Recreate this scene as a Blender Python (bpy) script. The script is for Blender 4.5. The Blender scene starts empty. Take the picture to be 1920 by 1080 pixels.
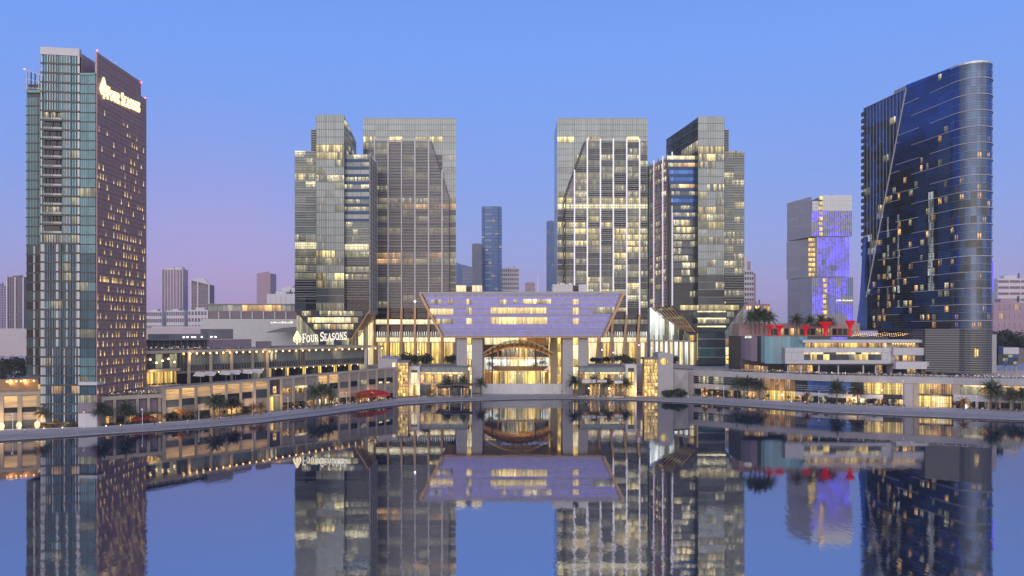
import bpy, math, random
from mathutils import Vector, Matrix
random.seed(7)
R = random.random
sc = bpy.context.scene
col = sc.collection
# ------------------------------------------------------------------ camera, world, sun, exposure
H, F, HZ = 40.0, 1300.0, 620.0
cam = bpy.data.objects.new('camera', bpy.data.cameras.new('camera'))
col.objects.link(cam)
cam.location = (0, 0, H)
cam.rotation_euler = (math.radians(90), 0, 0)
cam.data.sensor_width = 36
cam.data.lens = F / 1920 * 36
cam.data.shift_y = (HZ - 540) / 1920
cam.data.clip_start = 1
cam.data.clip_end = 60000
sc.camera = cam

SUN_EL, SUN_AZ = 9.0, 188.0            # afterglow behind the camera
world = bpy.data.worlds.new('World')
sc.world = world
world.use_nodes = True
wn, wl = world.node_tree.nodes, world.node_tree.links
wn.clear()


def ramp(nodes, stops, interp='EASE'):
    r = nodes.new('ShaderNodeValToRGB')
    r.color_ramp.interpolation = interp
    e = r.color_ramp.elements
    while len(e) < len(stops):
        e.new(0.5)
    for k, (p, c) in enumerate(stops):
        e[k].position = p
        e[k].color = (c[0], c[1], c[2], 1)
    return r


def mth(nodes, links, op, a, b=None, clamp=False):
    m = nodes.new('ShaderNodeMath')
    m.operation = op
    m.use_clamp = clamp
    for k, v in enumerate((a, b)):
        if v is None:
            continue
        if isinstance(v, (int, float)):
            m.inputs[k].default_value = v
        else:
            links.new(v, m.inputs[k])
    return m.outputs[0]


tc = wn.new('ShaderNodeTexCoord')
sep = wn.new('ShaderNodeSeparateXYZ')
wl.new(tc.outputs['Generated'], sep.inputs[0])
zpos = mth(wn, wl, 'ADD', mth(wn, wl, 'MULTIPLY', sep.outputs[2], 0.8), 0.1, True)
east = ramp(wn, [(0.10, (0.39, 0.32, 0.62)), (0.135, (0.325, 0.315, 0.68)), (0.18, (0.255, 0.325, 0.77)),
                 (0.26, (0.195, 0.33, 0.85)), (0.40, (0.150, 0.335, 0.94)), (0.62, (0.11, 0.25, 0.72)), (1.0, (0.08, 0.19, 0.58))], 'LINEAR')
west = ramp(wn, [(0.10, (1.35, 1.20, 1.09)), (0.20, (1.85, 1.74, 1.66)), (0.35, (1.92, 1.89, 1.90)),
                 (0.60, (0.50, 0.62, 0.95)), (1.0, (0.08, 0.19, 0.58))], 'LINEAR')
wl.new(zpos, east.inputs[0])
wl.new(zpos, west.inputs[0])
wf = wn.new('ShaderNodeMapRange')
wf.interpolation_type = 'SMOOTHSTEP'
wf.inputs['From Min'].default_value = 0.15
wf.inputs['From Max'].default_value = -0.85
wl.new(sep.outputs[1], wf.inputs['Value'])
mixs = wn.new('ShaderNodeMixRGB')
wl.new(wf.outputs[0], mixs.inputs[0])
wl.new(east.outputs[0], mixs.inputs[1])
wl.new(west.outputs[0], mixs.inputs[2])
rosy = wn.new('ShaderNodeVectorMath')           # anti-twilight rose low over the city
rosy.operation = 'DISTANCE'
wl.new(tc.outputs['Generated'], rosy.inputs[0])
rosy.inputs[1].default_value = (-0.39, 0.92, 0.02)
rf = wn.new('ShaderNodeMapRange')
rf.interpolation_type = 'SMOOTHERSTEP'
rf.inputs['From Min'].default_value = 0.34
rf.inputs['From Max'].default_value = 0.0
rf.inputs['To Max'].default_value = 0.34
wl.new(rosy.outputs['Value'], rf.inputs['Value'])
mixr = wn.new('ShaderNodeMixRGB')
wl.new(rf.outputs[0], mixr.inputs[0])
wl.new(mixs.outputs[0], mixr.inputs[1])
mixr.inputs[2].default_value = (0.60, 0.30, 0.62, 1)
bg1 = wn.new('ShaderNodeBackground')
wl.new(mixr.outputs[0], bg1.inputs[0])
bg1.inputs[1].default_value = 0.93
sky = wn.new('ShaderNodeTexSky')
sky.sky_type = 'NISHITA'
sky.sun_disc = False
sky.sun_elevation = math.radians(1.5)
sky.sun_rotation = math.radians(SUN_AZ)
bg2 = wn.new('ShaderNodeBackground')
wl.new(sky.outputs[0], bg2.inputs[0])
bg2.inputs[1].default_value = 0.05
addw = wn.new('ShaderNodeAddShader')
wl.new(bg1.outputs[0], addw.inputs[0])
wl.new(bg2.outputs[0], addw.inputs[1])
wo = wn.new('ShaderNodeOutputWorld')
wl.new(addw.outputs[0], wo.inputs[0])

sun = bpy.data.objects.new('sun', bpy.data.lights.new('sun', 'SUN'))
col.objects.link(sun)
sun.data.energy = 0.9
sun.data.angle = math.radians(60)
sun.data.color = (1.0, 0.95, 0.91)
a_, e_ = math.radians(SUN_AZ), math.radians(SUN_EL + 12)
sun.rotation_euler = Vector((-math.sin(a_) * math.cos(e_), -math.cos(a_) * math.cos(e_), -math.sin(e_))).to_track_quat('-Z', 'Y').to_euler()

sc.view_settings.view_transform = 'Standard'
sc.view_settings.look = 'None'
sc.view_settings.exposure = 0.0
sc.view_settings.gamma = 1.0
sc.view_settings.use_curve_mapping = False
sc.cycles.use_denoising = True
sc.render.filter_size = 1.05
sc.cycles.max_bounces = 5
sc.cycles.diffuse_bounces = 2
sc.cycles.glossy_bounces = 4
sc.cycles.transmission_bounces = 2
sc.cycles.sample_clamp_indirect = 4.0
sc.cycles.caustics_reflective = False
sc.cycles.caustics_refractive = False


def X(px, Y): return (px - 960) * Y / F
def Z(py, Y): return H + (HZ - py) * Y / F
GZ = 1.25                                # level of the paved waterfront
def YG(py, z=GZ): return (H - z) * F / (py - HZ)   # distance of a ground point seen at that height


# ------------------------------------------------------------------ materials
MATS = {}


def newmat(name):
    m = bpy.data.materials.new(name)
    m.use_nodes = True
    n, l = m.node_tree.nodes, m.node_tree.links
    return m, n, l, n['Principled BSDF']


def mat(name, c, rough=0.6, metal=0.0, var=0.15, scale=0.6, bump=0.0, spec=0.5, stretch=(1, 1, 1), rnd=0.0):
    """weathered surface: colour mottled by noise, small differences from piece to piece"""
    m, n, l, b = newmat(name)
    t = n.new('ShaderNodeTexCoord')
    mp = n.new('ShaderNodeMapping')
    mp.inputs['Scale'].default_value = stretch
    oi = n.new('ShaderNodeObjectInfo')
    off = n.new('ShaderNodeVectorMath')
    off.operation = 'ADD'
    l.new(t.outputs['Object'], mp.inputs[0])
    l.new(mp.outputs[0], off.inputs[0])
    l.new(oi.outputs['Location'], off.inputs[1])
    nz = n.new('ShaderNodeTexNoise')
    nz.inputs['Scale'].default_value = scale
    nz.inputs['Detail'].default_value = 5
    l.new(off.outputs[0], nz.inputs['Vector'])
    k = mth(n, l, 'ADD', mth(n, l, 'MULTIPLY', mth(n, l, 'SUBTRACT', nz.outputs[0], 0.5), var * 2.2), 1.0)
    if rnd:
        k = mth(n, l, 'MULTIPLY', k, mth(n, l, 'ADD', mth(n, l, 'MULTIPLY', mth(n, l, 'SUBTRACT', oi.outputs['Random'], 0.5), rnd * 2), 1.0))
    mx = n.new('ShaderNodeVectorMath')
    mx.operation = 'SCALE'
    mx.inputs[0].default_value = c
    l.new(k, mx.inputs['Scale'])
    l.new(mx.outputs[0], b.inputs['Base Color'])
    b.inputs['Roughness'].default_value = rough
    b.inputs['Metallic'].default_value = metal
    b.inputs['Specular IOR Level'].default_value = spec
    if bump:
        bp = n.new('ShaderNodeBump')
        bp.inputs['Strength'].default_value = bump
        bp.inputs['Distance'].default_value = 0.1
        l.new(nz.outputs[0], bp.inputs['Height'])
        l.new(bp.outputs[0], b.inputs['Normal'])
    MATS[name] = m
    return m


def lit(name, c, s, base=(0.05, 0.05, 0.05), contrast=0.8, scale=1.0, stretch=(1, 1, 0.35), rnd=0.6, rough=0.12, spec=0.5, cw=1.5, part=0.75, prof=0.5):
    """a lit window: rooms of differing brightness, blinds and furniture inside, brightest under the ceiling"""
    m, n, l, b = newmat(name)
    t = n.new('ShaderNodeTexCoord')
    oi = n.new('ShaderNodeObjectInfo')
    mp = n.new('ShaderNodeMapping')
    mp.inputs['Scale'].default_value = stretch
    l.new(t.outputs['Object'], mp.inputs[0])
    off = n.new('ShaderNodeVectorMath')
    off.operation = 'ADD'
    l.new(mp.outputs[0], off.inputs[0])
    l.new(oi.outputs['Location'], off.inputs[1])
    nz = n.new('ShaderNodeTexNoise')
    nz.inputs['Scale'].default_value = scale
    nz.inputs['Detail'].default_value = 3
    nz.inputs['Roughness'].default_value = 0.7
    l.new(off.outputs[0], nz.inputs['Vector'])
    k = mth(n, l, 'ADD', mth(n, l, 'MULTIPLY', mth(n, l, 'SUBTRACT', nz.outputs[0], 0.5), contrast * 3.6), 1.0)
    k = mth(n, l, 'MAXIMUM', k, 0.08)
    if part:
        sp_ = n.new('ShaderNodeSeparateXYZ')
        l.new(t.outputs['Object'], sp_.inputs[0])
        cell = mth(n, l, 'FLOOR', mth(n, l, 'ADD', mth(n, l, 'DIVIDE', sp_.outputs[0], cw), mth(n, l, 'MULTIPLY', oi.outputs['Random'], 91.7)))
        wn_ = n.new('ShaderNodeTexWhiteNoise')
        wn_.noise_dimensions = '1D'
        l.new(cell, wn_.inputs['W'])
        k = mth(n, l, 'MULTIPLY', k, mth(n, l, 'ADD', mth(n, l, 'MULTIPLY', mth(n, l, 'SUBTRACT', wn_.outputs['Value'], 0.5), part * 2), 1.0))
    if prof:
        sg = n.new('ShaderNodeSeparateXYZ')
        l.new(t.outputs['Generated'], sg.inputs[0])
        k = mth(n, l, 'MULTIPLY', k, mth(n, l, 'ADD', mth(n, l, 'MULTIPLY', mth(n, l, 'SUBTRACT', sg.outputs[2], 0.5), prof * 2), 1.0))
    r = mth(n, l, 'ADD', mth(n, l, 'MULTIPLY', mth(n, l, 'SUBTRACT', oi.outputs['Random'], 0.5), rnd * 2), 1.0)
    k = mth(n, l, 'MAXIMUM', mth(n, l, 'MULTIPLY', mth(n, l, 'MULTIPLY', k, r), s), 0.0)
    b.inputs['Base Color'].default_value = (*base, 1)
    b.inputs['Roughness'].default_value = rough
    b.inputs['Specular IOR Level'].default_value = spec
    b.inputs['Emission Color'].default_value = (*c, 1)
    l.new(k, b.inputs['Emission Strength'])
    m.cycles.emission_sampling = 'NONE'
    MATS[name] = m
    return m


def glow(name, c, s, sampling='AUTO'):
    m, n, l, b = newmat(name)
    b.inputs['Base Color'].default_value = (c[0] * .3, c[1] * .3, c[2] * .3, 1)
    nz = n.new('ShaderNodeTexNoise')
    nz.inputs['Scale'].default_value = 2.0
    l.new(mth(n, l, 'MULTIPLY', mth(n, l, 'ADD', nz.outputs[0], 0.5), s), b.inputs['Emission Strength'])
    b.inputs['Emission Color'].default_value = (*c, 1)
    m.cycles.emission_sampling = sampling
    MATS[name] = m
    return m


mat('stone', (0.38, 0.355, 0.37), 0.7, var=0.12, scale=0.25, rnd=0.06, bump=0.1)
mat('stone_warm', (0.36, 0.30, 0.24), 0.7, var=0.2, scale=0.5, rnd=0.1, bump=0.1)
mat('stone_pale', (0.55, 0.53, 0.53), 0.7, var=0.1, scale=0.3, rnd=0.05, bump=0.1)
mat('slat_stone', (0.24, 0.215, 0.20), 0.65, var=0.35, scale=0.8, stretch=(0.2, 0.2, 3.0), rnd=0.12)
mat('paving', (0.36, 0.33, 0.36), 0.75, var=0.15, scale=0.12, bump=0.1)
mat('paving_dark', (0.20, 0.18, 0.20), 0.8, var=0.25, scale=0.1, bump=0.1)
mat('quay', (0.30, 0.28, 0.30), 0.7, var=0.35, scale=0.25, bump=0.2)
mat('land', (0.16, 0.14, 0.13), 0.9, var=0.4, scale=0.01)
mat('sand', (0.50, 0.42, 0.44), 0.9, var=0.12, scale=0.02)
mat('white_panel', (0.50, 0.48, 0.51), 0.45, var=0.08, scale=0.3, rnd=0.05)
mat('white_fin', (0.58, 0.57, 0.58), 0.4, var=0.06)
mat('grey_glass', (0.35, 0.39, 0.38), 0.22, var=0.14, scale=0.15, spec=0.5, rnd=0.10)
mat('grey_glass2', (0.185, 0.222, 0.225), 0.18, var=0.2, scale=0.15, spec=0.5, rnd=0.14)
mat('smoke_glass', (0.052, 0.066, 0.076), 0.10, var=0.25, scale=0.2, spec=0.4, rnd=0.3)
mat('dark_glass', (0.014, 0.018, 0.027), 0.08, var=0.35, scale=0.2, spec=0.35, rnd=0.35)
mat('navy_glass', (0.034, 0.085, 0.26), 0.16, metal=0.7, var=0.3, scale=0.05, rnd=0.25)
mat('curved_glass', (0.065, 0.095, 0.17), 0.2, metal=0.55, var=0.25, scale=0.08, rnd=0.2)
mat('blue_band', (0.012, 0.045, 0.15), 0.25, var=0.2, spec=0.3, rnd=0.2)
mat('teal_glass', (0.10, 0.235, 0.285), 0.12, var=0.2, scale=0.3, spec=0.45, rnd=0.18)
mat('teal_bright', (0.10, 0.24, 0.30), 0.12, var=0.2, scale=0.3, spec=0.5, rnd=0.25)
mat('teal_dark', (0.022, 0.085, 0.14), 0.10, var=0.25, scale=0.3, spec=0.4, rnd=0.25)
mat('green_glass', (0.05, 0.10, 0.105), 0.12, var=0.2, scale=0.3, spec=0.4, rnd=0.25)
mat('louvre_metal', (0.25, 0.265, 0.265), 0.4, metal=0.3, var=0.1, rnd=0.06)
mat('louvre_mauve', (0.245, 0.24, 0.25), 0.4, metal=0.3, var=0.1, rnd=0.06)
mat('charcoal', (0.045, 0.042, 0.048), 0.5, var=0.2, rnd=0.1)
mat('brown_clad', (0.36, 0.235, 0.235), 0.45, metal=0.2, var=0.2, rnd=0.12)
mat('brown_fin', (0.34, 0.26, 0.29), 0.4, metal=0.3, var=0.15)
mat('bronze', (0.34, 0.21, 0.12), 0.4, metal=0.5, var=0.2, rnd=0.1)
mat('gilt', (0.46, 0.30, 0.13), 0.4, metal=0.3, var=0.15)
mat('timber', (0.36, 0.20, 0.09), 0.55, var=0.3, scale=0.8, stretch=(0.3, 0.3, 2))
mat('lilac_panel', (0.29, 0.28, 0.35), 0.3, var=0.2, scale=0.3, spec=0.5, rnd=0.10)
mat('roof_grey', (0.19, 0.175, 0.19), 0.8, var=0.2, scale=0.2)
mat('mauve_wall', (0.22, 0.17, 0.21), 0.8, var=0.15, scale=0.2)
mat('far_wall', (0.36, 0.245, 0.30), 0.8, var=0.1, scale=0.05)
mat('far_dark', (0.15, 0.075, 0.12), 0.5, var=0.3, scale=0.2, rnd=0.3)
mat('far_blue', (0.035, 0.09, 0.24), 0.3, metal=0.1, var=0.25, scale=0.02, rnd=0.2, spec=0.4)
mat('far_slate', (0.10, 0.12, 0.18), 0.4, var=0.2, scale=0.05, spec=0.3)
mat('far_blue_pale', (0.11, 0.19, 0.36), 0.3, var=0.25, scale=0.05, spec=0.4)
mat('far_white', (0.58, 0.54, 0.57), 0.8, var=0.1, scale=0.05)
mat('trunk_bark', (0.14, 0.10, 0.07), 0.9, var=0.4, scale=3.0, bump=0.5)
mat('frond_green', (0.065, 0.085, 0.045), 0.6, var=0.5, scale=1.5, rnd=0.3)
mat('leaf_dark', (0.035, 0.05, 0.022), 0.7, var=0.6, scale=0.8, rnd=0.3)
mat('leaf_orange', (0.26, 0.12, 0.03), 0.7, var=0.5, scale=1.0, rnd=0.3)  # own orange of shrubs; amber light put into lit palms and trees
mat('leaf_olive', (0.085, 0.075, 0.04), 0.7, var=0.6, scale=0.8, rnd=0.3)
mat('flower_red', (0.35, 0.05, 0.04), 0.7, var=0.5, scale=0.8)
mat('red_fabric', (0.38, 0.012, 0.02), 0.7, var=0.15)
mat('white_fabric', (0.62, 0.58, 0.56), 0.8, var=0.08)
mat('steel', (0.45, 0.45, 0.46), 0.35, metal=0.6, var=0.05)
mat('white_paint', (0.72, 0.71, 0.72), 0.4, var=0.05)
mat('black_rubber', (0.02, 0.02, 0.02), 0.8, var=0.1)
mat('cloth_dark', (0.05, 0.05, 0.07), 0.9, var=0.2, rnd=0.6)
mat('cloth_pale', (0.5, 0.48, 0.48), 0.9, var=0.2, rnd=0.4)
lit('lit_bright', (1.0, 0.88, 0.50), 1.10, contrast=0.5, rnd=0.25, part=0.35, prof=.3)
lit('lit_warm', (1.0, 0.72, 0.28), 1.05, contrast=0.5, rnd=0.25, part=0.4, prof=.3, cw=1.1)
lit('lit_yellow', (1.0, 0.80, 0.34), 0.62, contrast=0.8)
lit('lit_dim', (0.85, 0.78, 0.40), 0.20, base=(0.09, 0.095, 0.095), contrast=0.8, rnd=0.6)
lit('lit_amber', (1.0, 0.56, 0.20), 0.62, contrast=0.7, part=.6)
lit('lit_speck', (1.0, 0.88, 0.50), 0.34, base=(0.09, 0.095, 0.10), contrast=1.6, scale=1.2, rnd=0.5, part=1.0, cw=1.3, prof=.8)
lit('lit_grey', (0.85, 0.84, 0.62), 0.09, base=(0.25, 0.26, 0.255), contrast=1.0, rnd=0.7, rough=0.2)
lit('lit_room', (1.0, 0.68, 0.27), 0.85, contrast=0.6, scale=0.8, rnd=0.4, base=(.1, .06, .05), part=0, prof=-.5)
lit('lit_gold', (1.0, 0.66, 0.17), 0.92, contrast=0.9, scale=1.1, stretch=(1, 1, 0.1), rnd=0.3, part=.7, prof=.25, cw=.8)
lit('lit_cream', (1.0, 0.80, 0.42), 1.1, contrast=0.6, scale=0.9, stretch=(1, 1, 0.12), rnd=0.2, part=.35, prof=.15, cw=1.1)
lit('lit_shop', (1.0, 0.56, 0.18), 0.42, contrast=1.8, scale=1.1, stretch=(1, 1, 0.8), rnd=0.6, part=.9, cw=.9)
lit('lit_white', (0.95, 1.0, 0.90), 1.0, contrast=0.6, scale=0.8, stretch=(1, 1, 0.12), rnd=0.25, part=.4)
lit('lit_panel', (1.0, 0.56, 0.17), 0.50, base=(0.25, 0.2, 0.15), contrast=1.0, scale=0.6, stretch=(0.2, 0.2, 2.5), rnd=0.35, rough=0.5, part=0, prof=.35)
lit('painted_glints', (0.9, 0.95, 1.0), 0.20, base=(0.02, 0.03, 0.06), contrast=4.5, scale=3.2, stretch=(1, 1, 0.6), rnd=0.4, part=.8, cw=.8, prof=0)  # emissive glints painting the mirrored lights of other towers
lit('led_blue', (0.12, 0.08, 1.0), 1.2, base=(0.05, 0.05, 0.2), contrast=0.6, scale=0.15, rnd=0.4, part=0, prof=0)
lit('led_dots', (0.10, 0.05, 1.0), 0.75, base=(0.13, 0.13, 0.25), contrast=2.2, scale=0.35, stretch=(1, 1, 1), rnd=0.6, part=0, prof=0)
lit('far_window', (1.0, 0.85, 0.6), 0.09, base=(0.10, 0.08, 0.11), contrast=3.0, scale=0.5, rnd=0.9, part=0, prof=0)
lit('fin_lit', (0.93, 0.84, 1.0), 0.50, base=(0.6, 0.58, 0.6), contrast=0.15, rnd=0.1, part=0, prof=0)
glow('lamp_warm', (1.0, 0.62, 0.26), 4.0, 'NONE')
glow('lamp_white', (1.0, 0.92, 0.95), 5.0, 'NONE')
glow('lamp_pink', (0.85, 0.5, 1.0), 4.0, 'NONE')
glow('beacon_red', (1.0, 0.10, 0.08), 8.0, 'NONE')
glow('lamp_green', (0.1, 1.0, 0.3), 2.0, 'NONE')
glow('sign_gold', (1.0, 0.82, 0.42), 1.9, 'NONE')
glow('sign_white', (1.0, 0.93, 0.80), 1.05, 'NONE')
glow('red_lit', (0.85, 0.010, 0.018), 0.50, 'NONE')


def water_mat():
    m, n, l, b = newmat('water')
    n.remove(b)
    t = n.new('ShaderNodeTexCoord')
    mp = n.new('ShaderNodeMapping')
    mp.inputs['Scale'].default_value = (0.55, 0.28, 1)
    l.new(t.outputs['Object'], mp.inputs[0])
    nz = n.new('ShaderNodeTexNoise')
    nz.inputs['Scale'].default_value = 1.3
    nz.inputs['Detail'].default_value = 5
    l.new(mp.outputs[0], nz.inputs['Vector'])
    big = n.new('ShaderNodeTexNoise')               # calm and ruffled patches
    big.inputs['Scale'].default_value = 0.022
    l.new(t.outputs['Object'], big.inputs['Vector'])
    br = n.new('ShaderNodeMapRange')
    br.inputs['From Min'].default_value = 0.42
    br.inputs['From Max'].default_value = 0.68
    br.inputs['To Min'].default_value = 0.0035
    br.inputs['To Max'].default_value = 0.022
    l.new(big.outputs[0], br.inputs['Value'])
    bp = n.new('ShaderNodeBump')
    bp.inputs['Distance'].default_value = 1.0
    l.new(br.outputs[0], bp.inputs['Strength'])
    l.new(nz.outputs[0], bp.inputs['Height'])
    fr = n.new('ShaderNodeFresnel')
    fr.inputs['IOR'].default_value = 11.0
    gl = n.new('ShaderNodeBsdfGlossy')
    gl.inputs['Color'].default_value = (0.86, 0.87, 0.96, 1)
    gl.inputs['Roughness'].default_value = 0.012
    df = n.new('ShaderNodeBsdfDiffuse')
    df.inputs['Color'].default_value = (0.006, 0.015, 0.04, 1)
    l.new(bp.outputs[0], gl.inputs['Normal'])
    mx = n.new('ShaderNodeMixShader')
    l.new(fr.outputs[0], mx.inputs[0])
    l.new(df.outputs[0], mx.inputs[1])
    l.new(gl.outputs[0], mx.inputs[2])
    l.new(mx.outputs[0], n['Material Output'].inputs[0])
    MATS['water'] = m


water_mat()


# ------------------------------------------------------------------ object helpers
def tag(o, label=None, cat=None, group=None, kind=None):
    if label: o['label'] = label
    if cat: o['category'] = cat
    if group: o['group'] = group
    if kind: o['kind'] = kind
    return o


def thing(name, loc, label, cat, group=None):
    o = bpy.data.objects.new(name, None)
    col.objects.link(o)
    o.location = loc
    o.empty_display_size = 1
    return tag(o, label, cat, group)


def wloc(o):
    v = Vector(o.location)
    while o.parent:
        o = o.parent
        v += Vector(o.location)
    return v


class MB:
    """collects shapes and links them as one mesh"""
    def __init__(s): s.v, s.f, s.m, s.mats = [], [], [], []

    def mi(s, m):
        if m not in s.mats: s.mats.append(m)
        return s.mats.index(m)

    def poly(s, pts, m):
        b = len(s.v)
        s.v += [tuple(p) for p in pts]
        s.f.append(tuple(range(b, b + len(pts))))
        s.m.append(s.mi(m))

    def hexa(s, c, m):            # 8 corners: bottom 4 (ccw from above) then top 4
        b = len(s.v)
        s.v += [tuple(p) for p in c]
        k = s.mi(m)
        for q in ((3, 2, 1, 0), (4, 5, 6, 7), (0, 1, 5, 4), (1, 2, 6, 5), (2, 3, 7, 6), (3, 0, 4, 7)):
            s.f.append(tuple(b + i for i in q))
            s.m.append(k)
        return s

    def box(s, x0, x1, y0, y1, z0, z1, m):
        return s.hexa([(x0, y0, z0), (x1, y0, z0), (x1, y1, z0), (x0, y1, z0), (x0, y0, z1), (x1, y0, z1), (x1, y1, z1), (x0, y1, z1)], m)

    def bar(s, p, q, w, d, m, up=(0, 0, 1)):
        p, q = Vector(p), Vector(q)
        t = (q - p).normalized()
        upv = Vector(up)
        if abs(t.dot(upv)) > 0.95: upv = Vector((0, 1, 0))
        a = t.cross(upv).normalized() * w / 2
        c = a.cross(t).normalized() * d / 2
        return s.hexa([p - a - c, p + a - c, q + a - c, q - a - c, p - a + c, p + a + c, q + a + c, q - a + c], m)

    def prism(s, pts, z0, z1, m):  # pts ccw from above
        n = len(pts)
        b = len(s.v)
        k = s.mi(m)
        z0l = z0 if isinstance(z0, (list, tuple)) else [z0] * n
        z1l = z1 if isinstance(z1, (list, tuple)) else [z1] * n
        s.v += [(p[0], p[1], z) for p, z in zip(pts, z0l)] + [(p[0], p[1], z) for p, z in zip(pts, z1l)]
        s.f.append(tuple(b + i for i in reversed(range(n))))
        s.f.append(tuple(b + n + i for i in range(n)))
        s.m += [k, k]
        for i in range(n):
            j = (i + 1) % n
            s.f.append((b + i, b + j, b + n + j, b + n + i))
            s.m.append(k)
        return s

    def xz(s, pts, y0, y1, m):     # outline in the x-z plane (ccw seen from -y), extruded back
        n = len(pts)
        b = len(s.v)
        k = s.mi(m)
        s.v += [(p[0], y0, p[1]) for p in pts] + [(p[0], y1, p[1]) for p in pts]
        s.f.append(tuple(b + i for i in range(n)))
        s.f.append(tuple(b + n + i for i in reversed(range(n))))
        s.m += [k, k]
        for i in range(n):
            j = (i + 1) % n
            s.f.append((b + j, b + i, b + n + i, b + n + j))
            s.m.append(k)
        return s

    def lathe(s, prof, n, m, c=(0, 0, 0), cap=True):
        b = len(s.v)
        k = s.mi(m)
        for r, z in prof:
            for i in range(n):
                a = 2 * math.pi * i / n
                s.v.append((c[0] + r * math.cos(a), c[1] + r * math.sin(a), c[2] + z))
        for j in range(len(prof) - 1):
            for i in range(n):
                q = (i + 1) % n
                s.f.append((b + j * n + i, b + j * n + q, b + (j + 1) * n + q, b + (j + 1) * n + i))
                s.m.append(k)
        if cap:
            s.f.append(tuple(b + i for i in reversed(range(n))))
            s.f.append(tuple(b + (len(prof) - 1) * n + i for i in range(n)))
            s.m += [k, k]
        return s

    def mesh(s, name, off=(0, 0, 0)):
        me = bpy.data.meshes.new(name)
        ox, oy, oz = off
        me.from_pydata([(x - ox, y - oy, z - oz) for x, y, z in s.v], [], s.f)
        for m in s.mats: me.materials.append(MATS[m])
        me.polygons.foreach_set('material_index', s.m)
        me.update()
        return me

    def build(s, name, parent=None, kind=None):
        off = wloc(parent) if parent else (0, 0, 0)
        o = bpy.data.objects.new(name, s.mesh(name, off))
        col.objects.link(o)
        if parent: o.parent = parent
        if kind: o['kind'] = kind
        return o


def place(mesh, name, parent, loc, rz=0.0):
    o = bpy.data.objects.new(name, mesh)
    col.objects.link(o)
    if parent:
        o.parent = parent
        loc = Vector(loc) - wloc(parent)
    o.location = loc
    if rz: o.rotation_euler = (0, 0, rz)
    return o


def copy_tree(src, loc=None, rz=None, scale=None, **kw):
    r = src.copy()
    col.objects.link(r)
    if loc is not None: r.location = loc
    if rz is not None: r.rotation_euler = (0, 0, rz)
    if scale is not None: r.scale = (scale, scale, scale)
    for k, v in kw.items(): r[k] = v
    for ch in src.children:
        c = ch.copy()
        col.objects.link(c)
        c.parent = r
        for g in ch.children:
            d = g.copy()
            col.objects.link(d)
            d.parent = c
    return r


PANES = {}


def pane_mesh(w, h, th, m):
    k = (round(w, 2), round(h, 2), round(th, 2), m)
    if k not in PANES:
        PANES[k] = MB().box(-w / 2, w / 2, -th / 2, th / 2, -h / 2, h / 2, m).mesh('pane')
    return PANES[k]


class Face:
    """a vertical facade plane from p0 to p1, left to right as seen from outside"""
    def __init__(s, p0, p1):
        s.p0, p1 = Vector(p0), Vector(p1)
        s.L = (p1 - s.p0).length
        s.u = (p1 - s.p0) / s.L
        s.n = Vector((s.u.y, -s.u.x))
        s.rz = math.atan2(s.u.y, s.u.x)

    def pt(s, a, d=0.0): return s.p0 + s.u * a + s.n * d

    def A(s, px):
        k = (px - 960) / F
        return (k * s.p0.y - s.p0.x) / (s.u.x - k * s.u.y)

    def Yat(s, px): return s.pt(s.A(px)).y
    def ZP(s, px, py): return Z(py, s.Yat(px))

    def box(s, mb, a0, a1, z0, z1, d0, d1, m):
        A_, B_, C_, D_ = s.pt(a0, d1), s.pt(a1, d1), s.pt(a1, d0), s.pt(a0, d0)
        return mb.hexa([(p.x, p.y, z0) for p in (A_, B_, C_, D_)] + [(p.x, p.y, z1) for p in (A_, B_, C_, D_)], m)

    def pane(s, root, name, a0, a1, z0, z1, m, d=0.0, th=0.25):
        p = s.pt((a0 + a1) / 2, d - th / 2)
        return place(pane_mesh(a1 - a0, z1 - z0, th, m), name, root, (p.x, p.y, (z0 + z1) / 2), s.rz)


def front(px0, px1, Y): return Face((X(px0, Y), Y), (X(px1, Y), Y))


def grid(root, f, a0, a1, z0, z1, nb, nf, pick, sp=0.9, gap=0.12, band='louvre_metal', bandf=None, d=0.0, name='window', clip=None, bname='spandrel'):
    """bays x floors of single panes, a spandrel strip under each floor; floor 0 is the top one"""
    fh, bw = (z1 - z0) / nf, (a1 - a0) / nb
    for j in range(nf):
        zt = z1 - j * fh
        zb = zt - fh
        bm_ = bandf(j) if bandf else band
        c0, c1 = clip(zb) if clip else (a0, a1)
        if bm_ and c1 - c0 > 1: f.pane(root, bname, max(c0, a0), min(c1, a1), zb, zb + sp, bm_, d + 0.1, 0.35)
        for i in range(nb):
            x0, x1 = a0 + i * bw + gap / 2, a0 + (i + 1) * bw - gap / 2
            x0, x1 = max(x0, c0), min(x1, c1)
            if x1 - x0 < 0.5: continue
            m = pick(i, j)
            if m: f.pane(root, name, x0, x1, zb + sp + 0.03, zt - 0.03, m, d)


def choose(r, tab):
    for p, m in tab:
        if r < p: return m
        r -= p
    return tab[-1][1]


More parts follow.
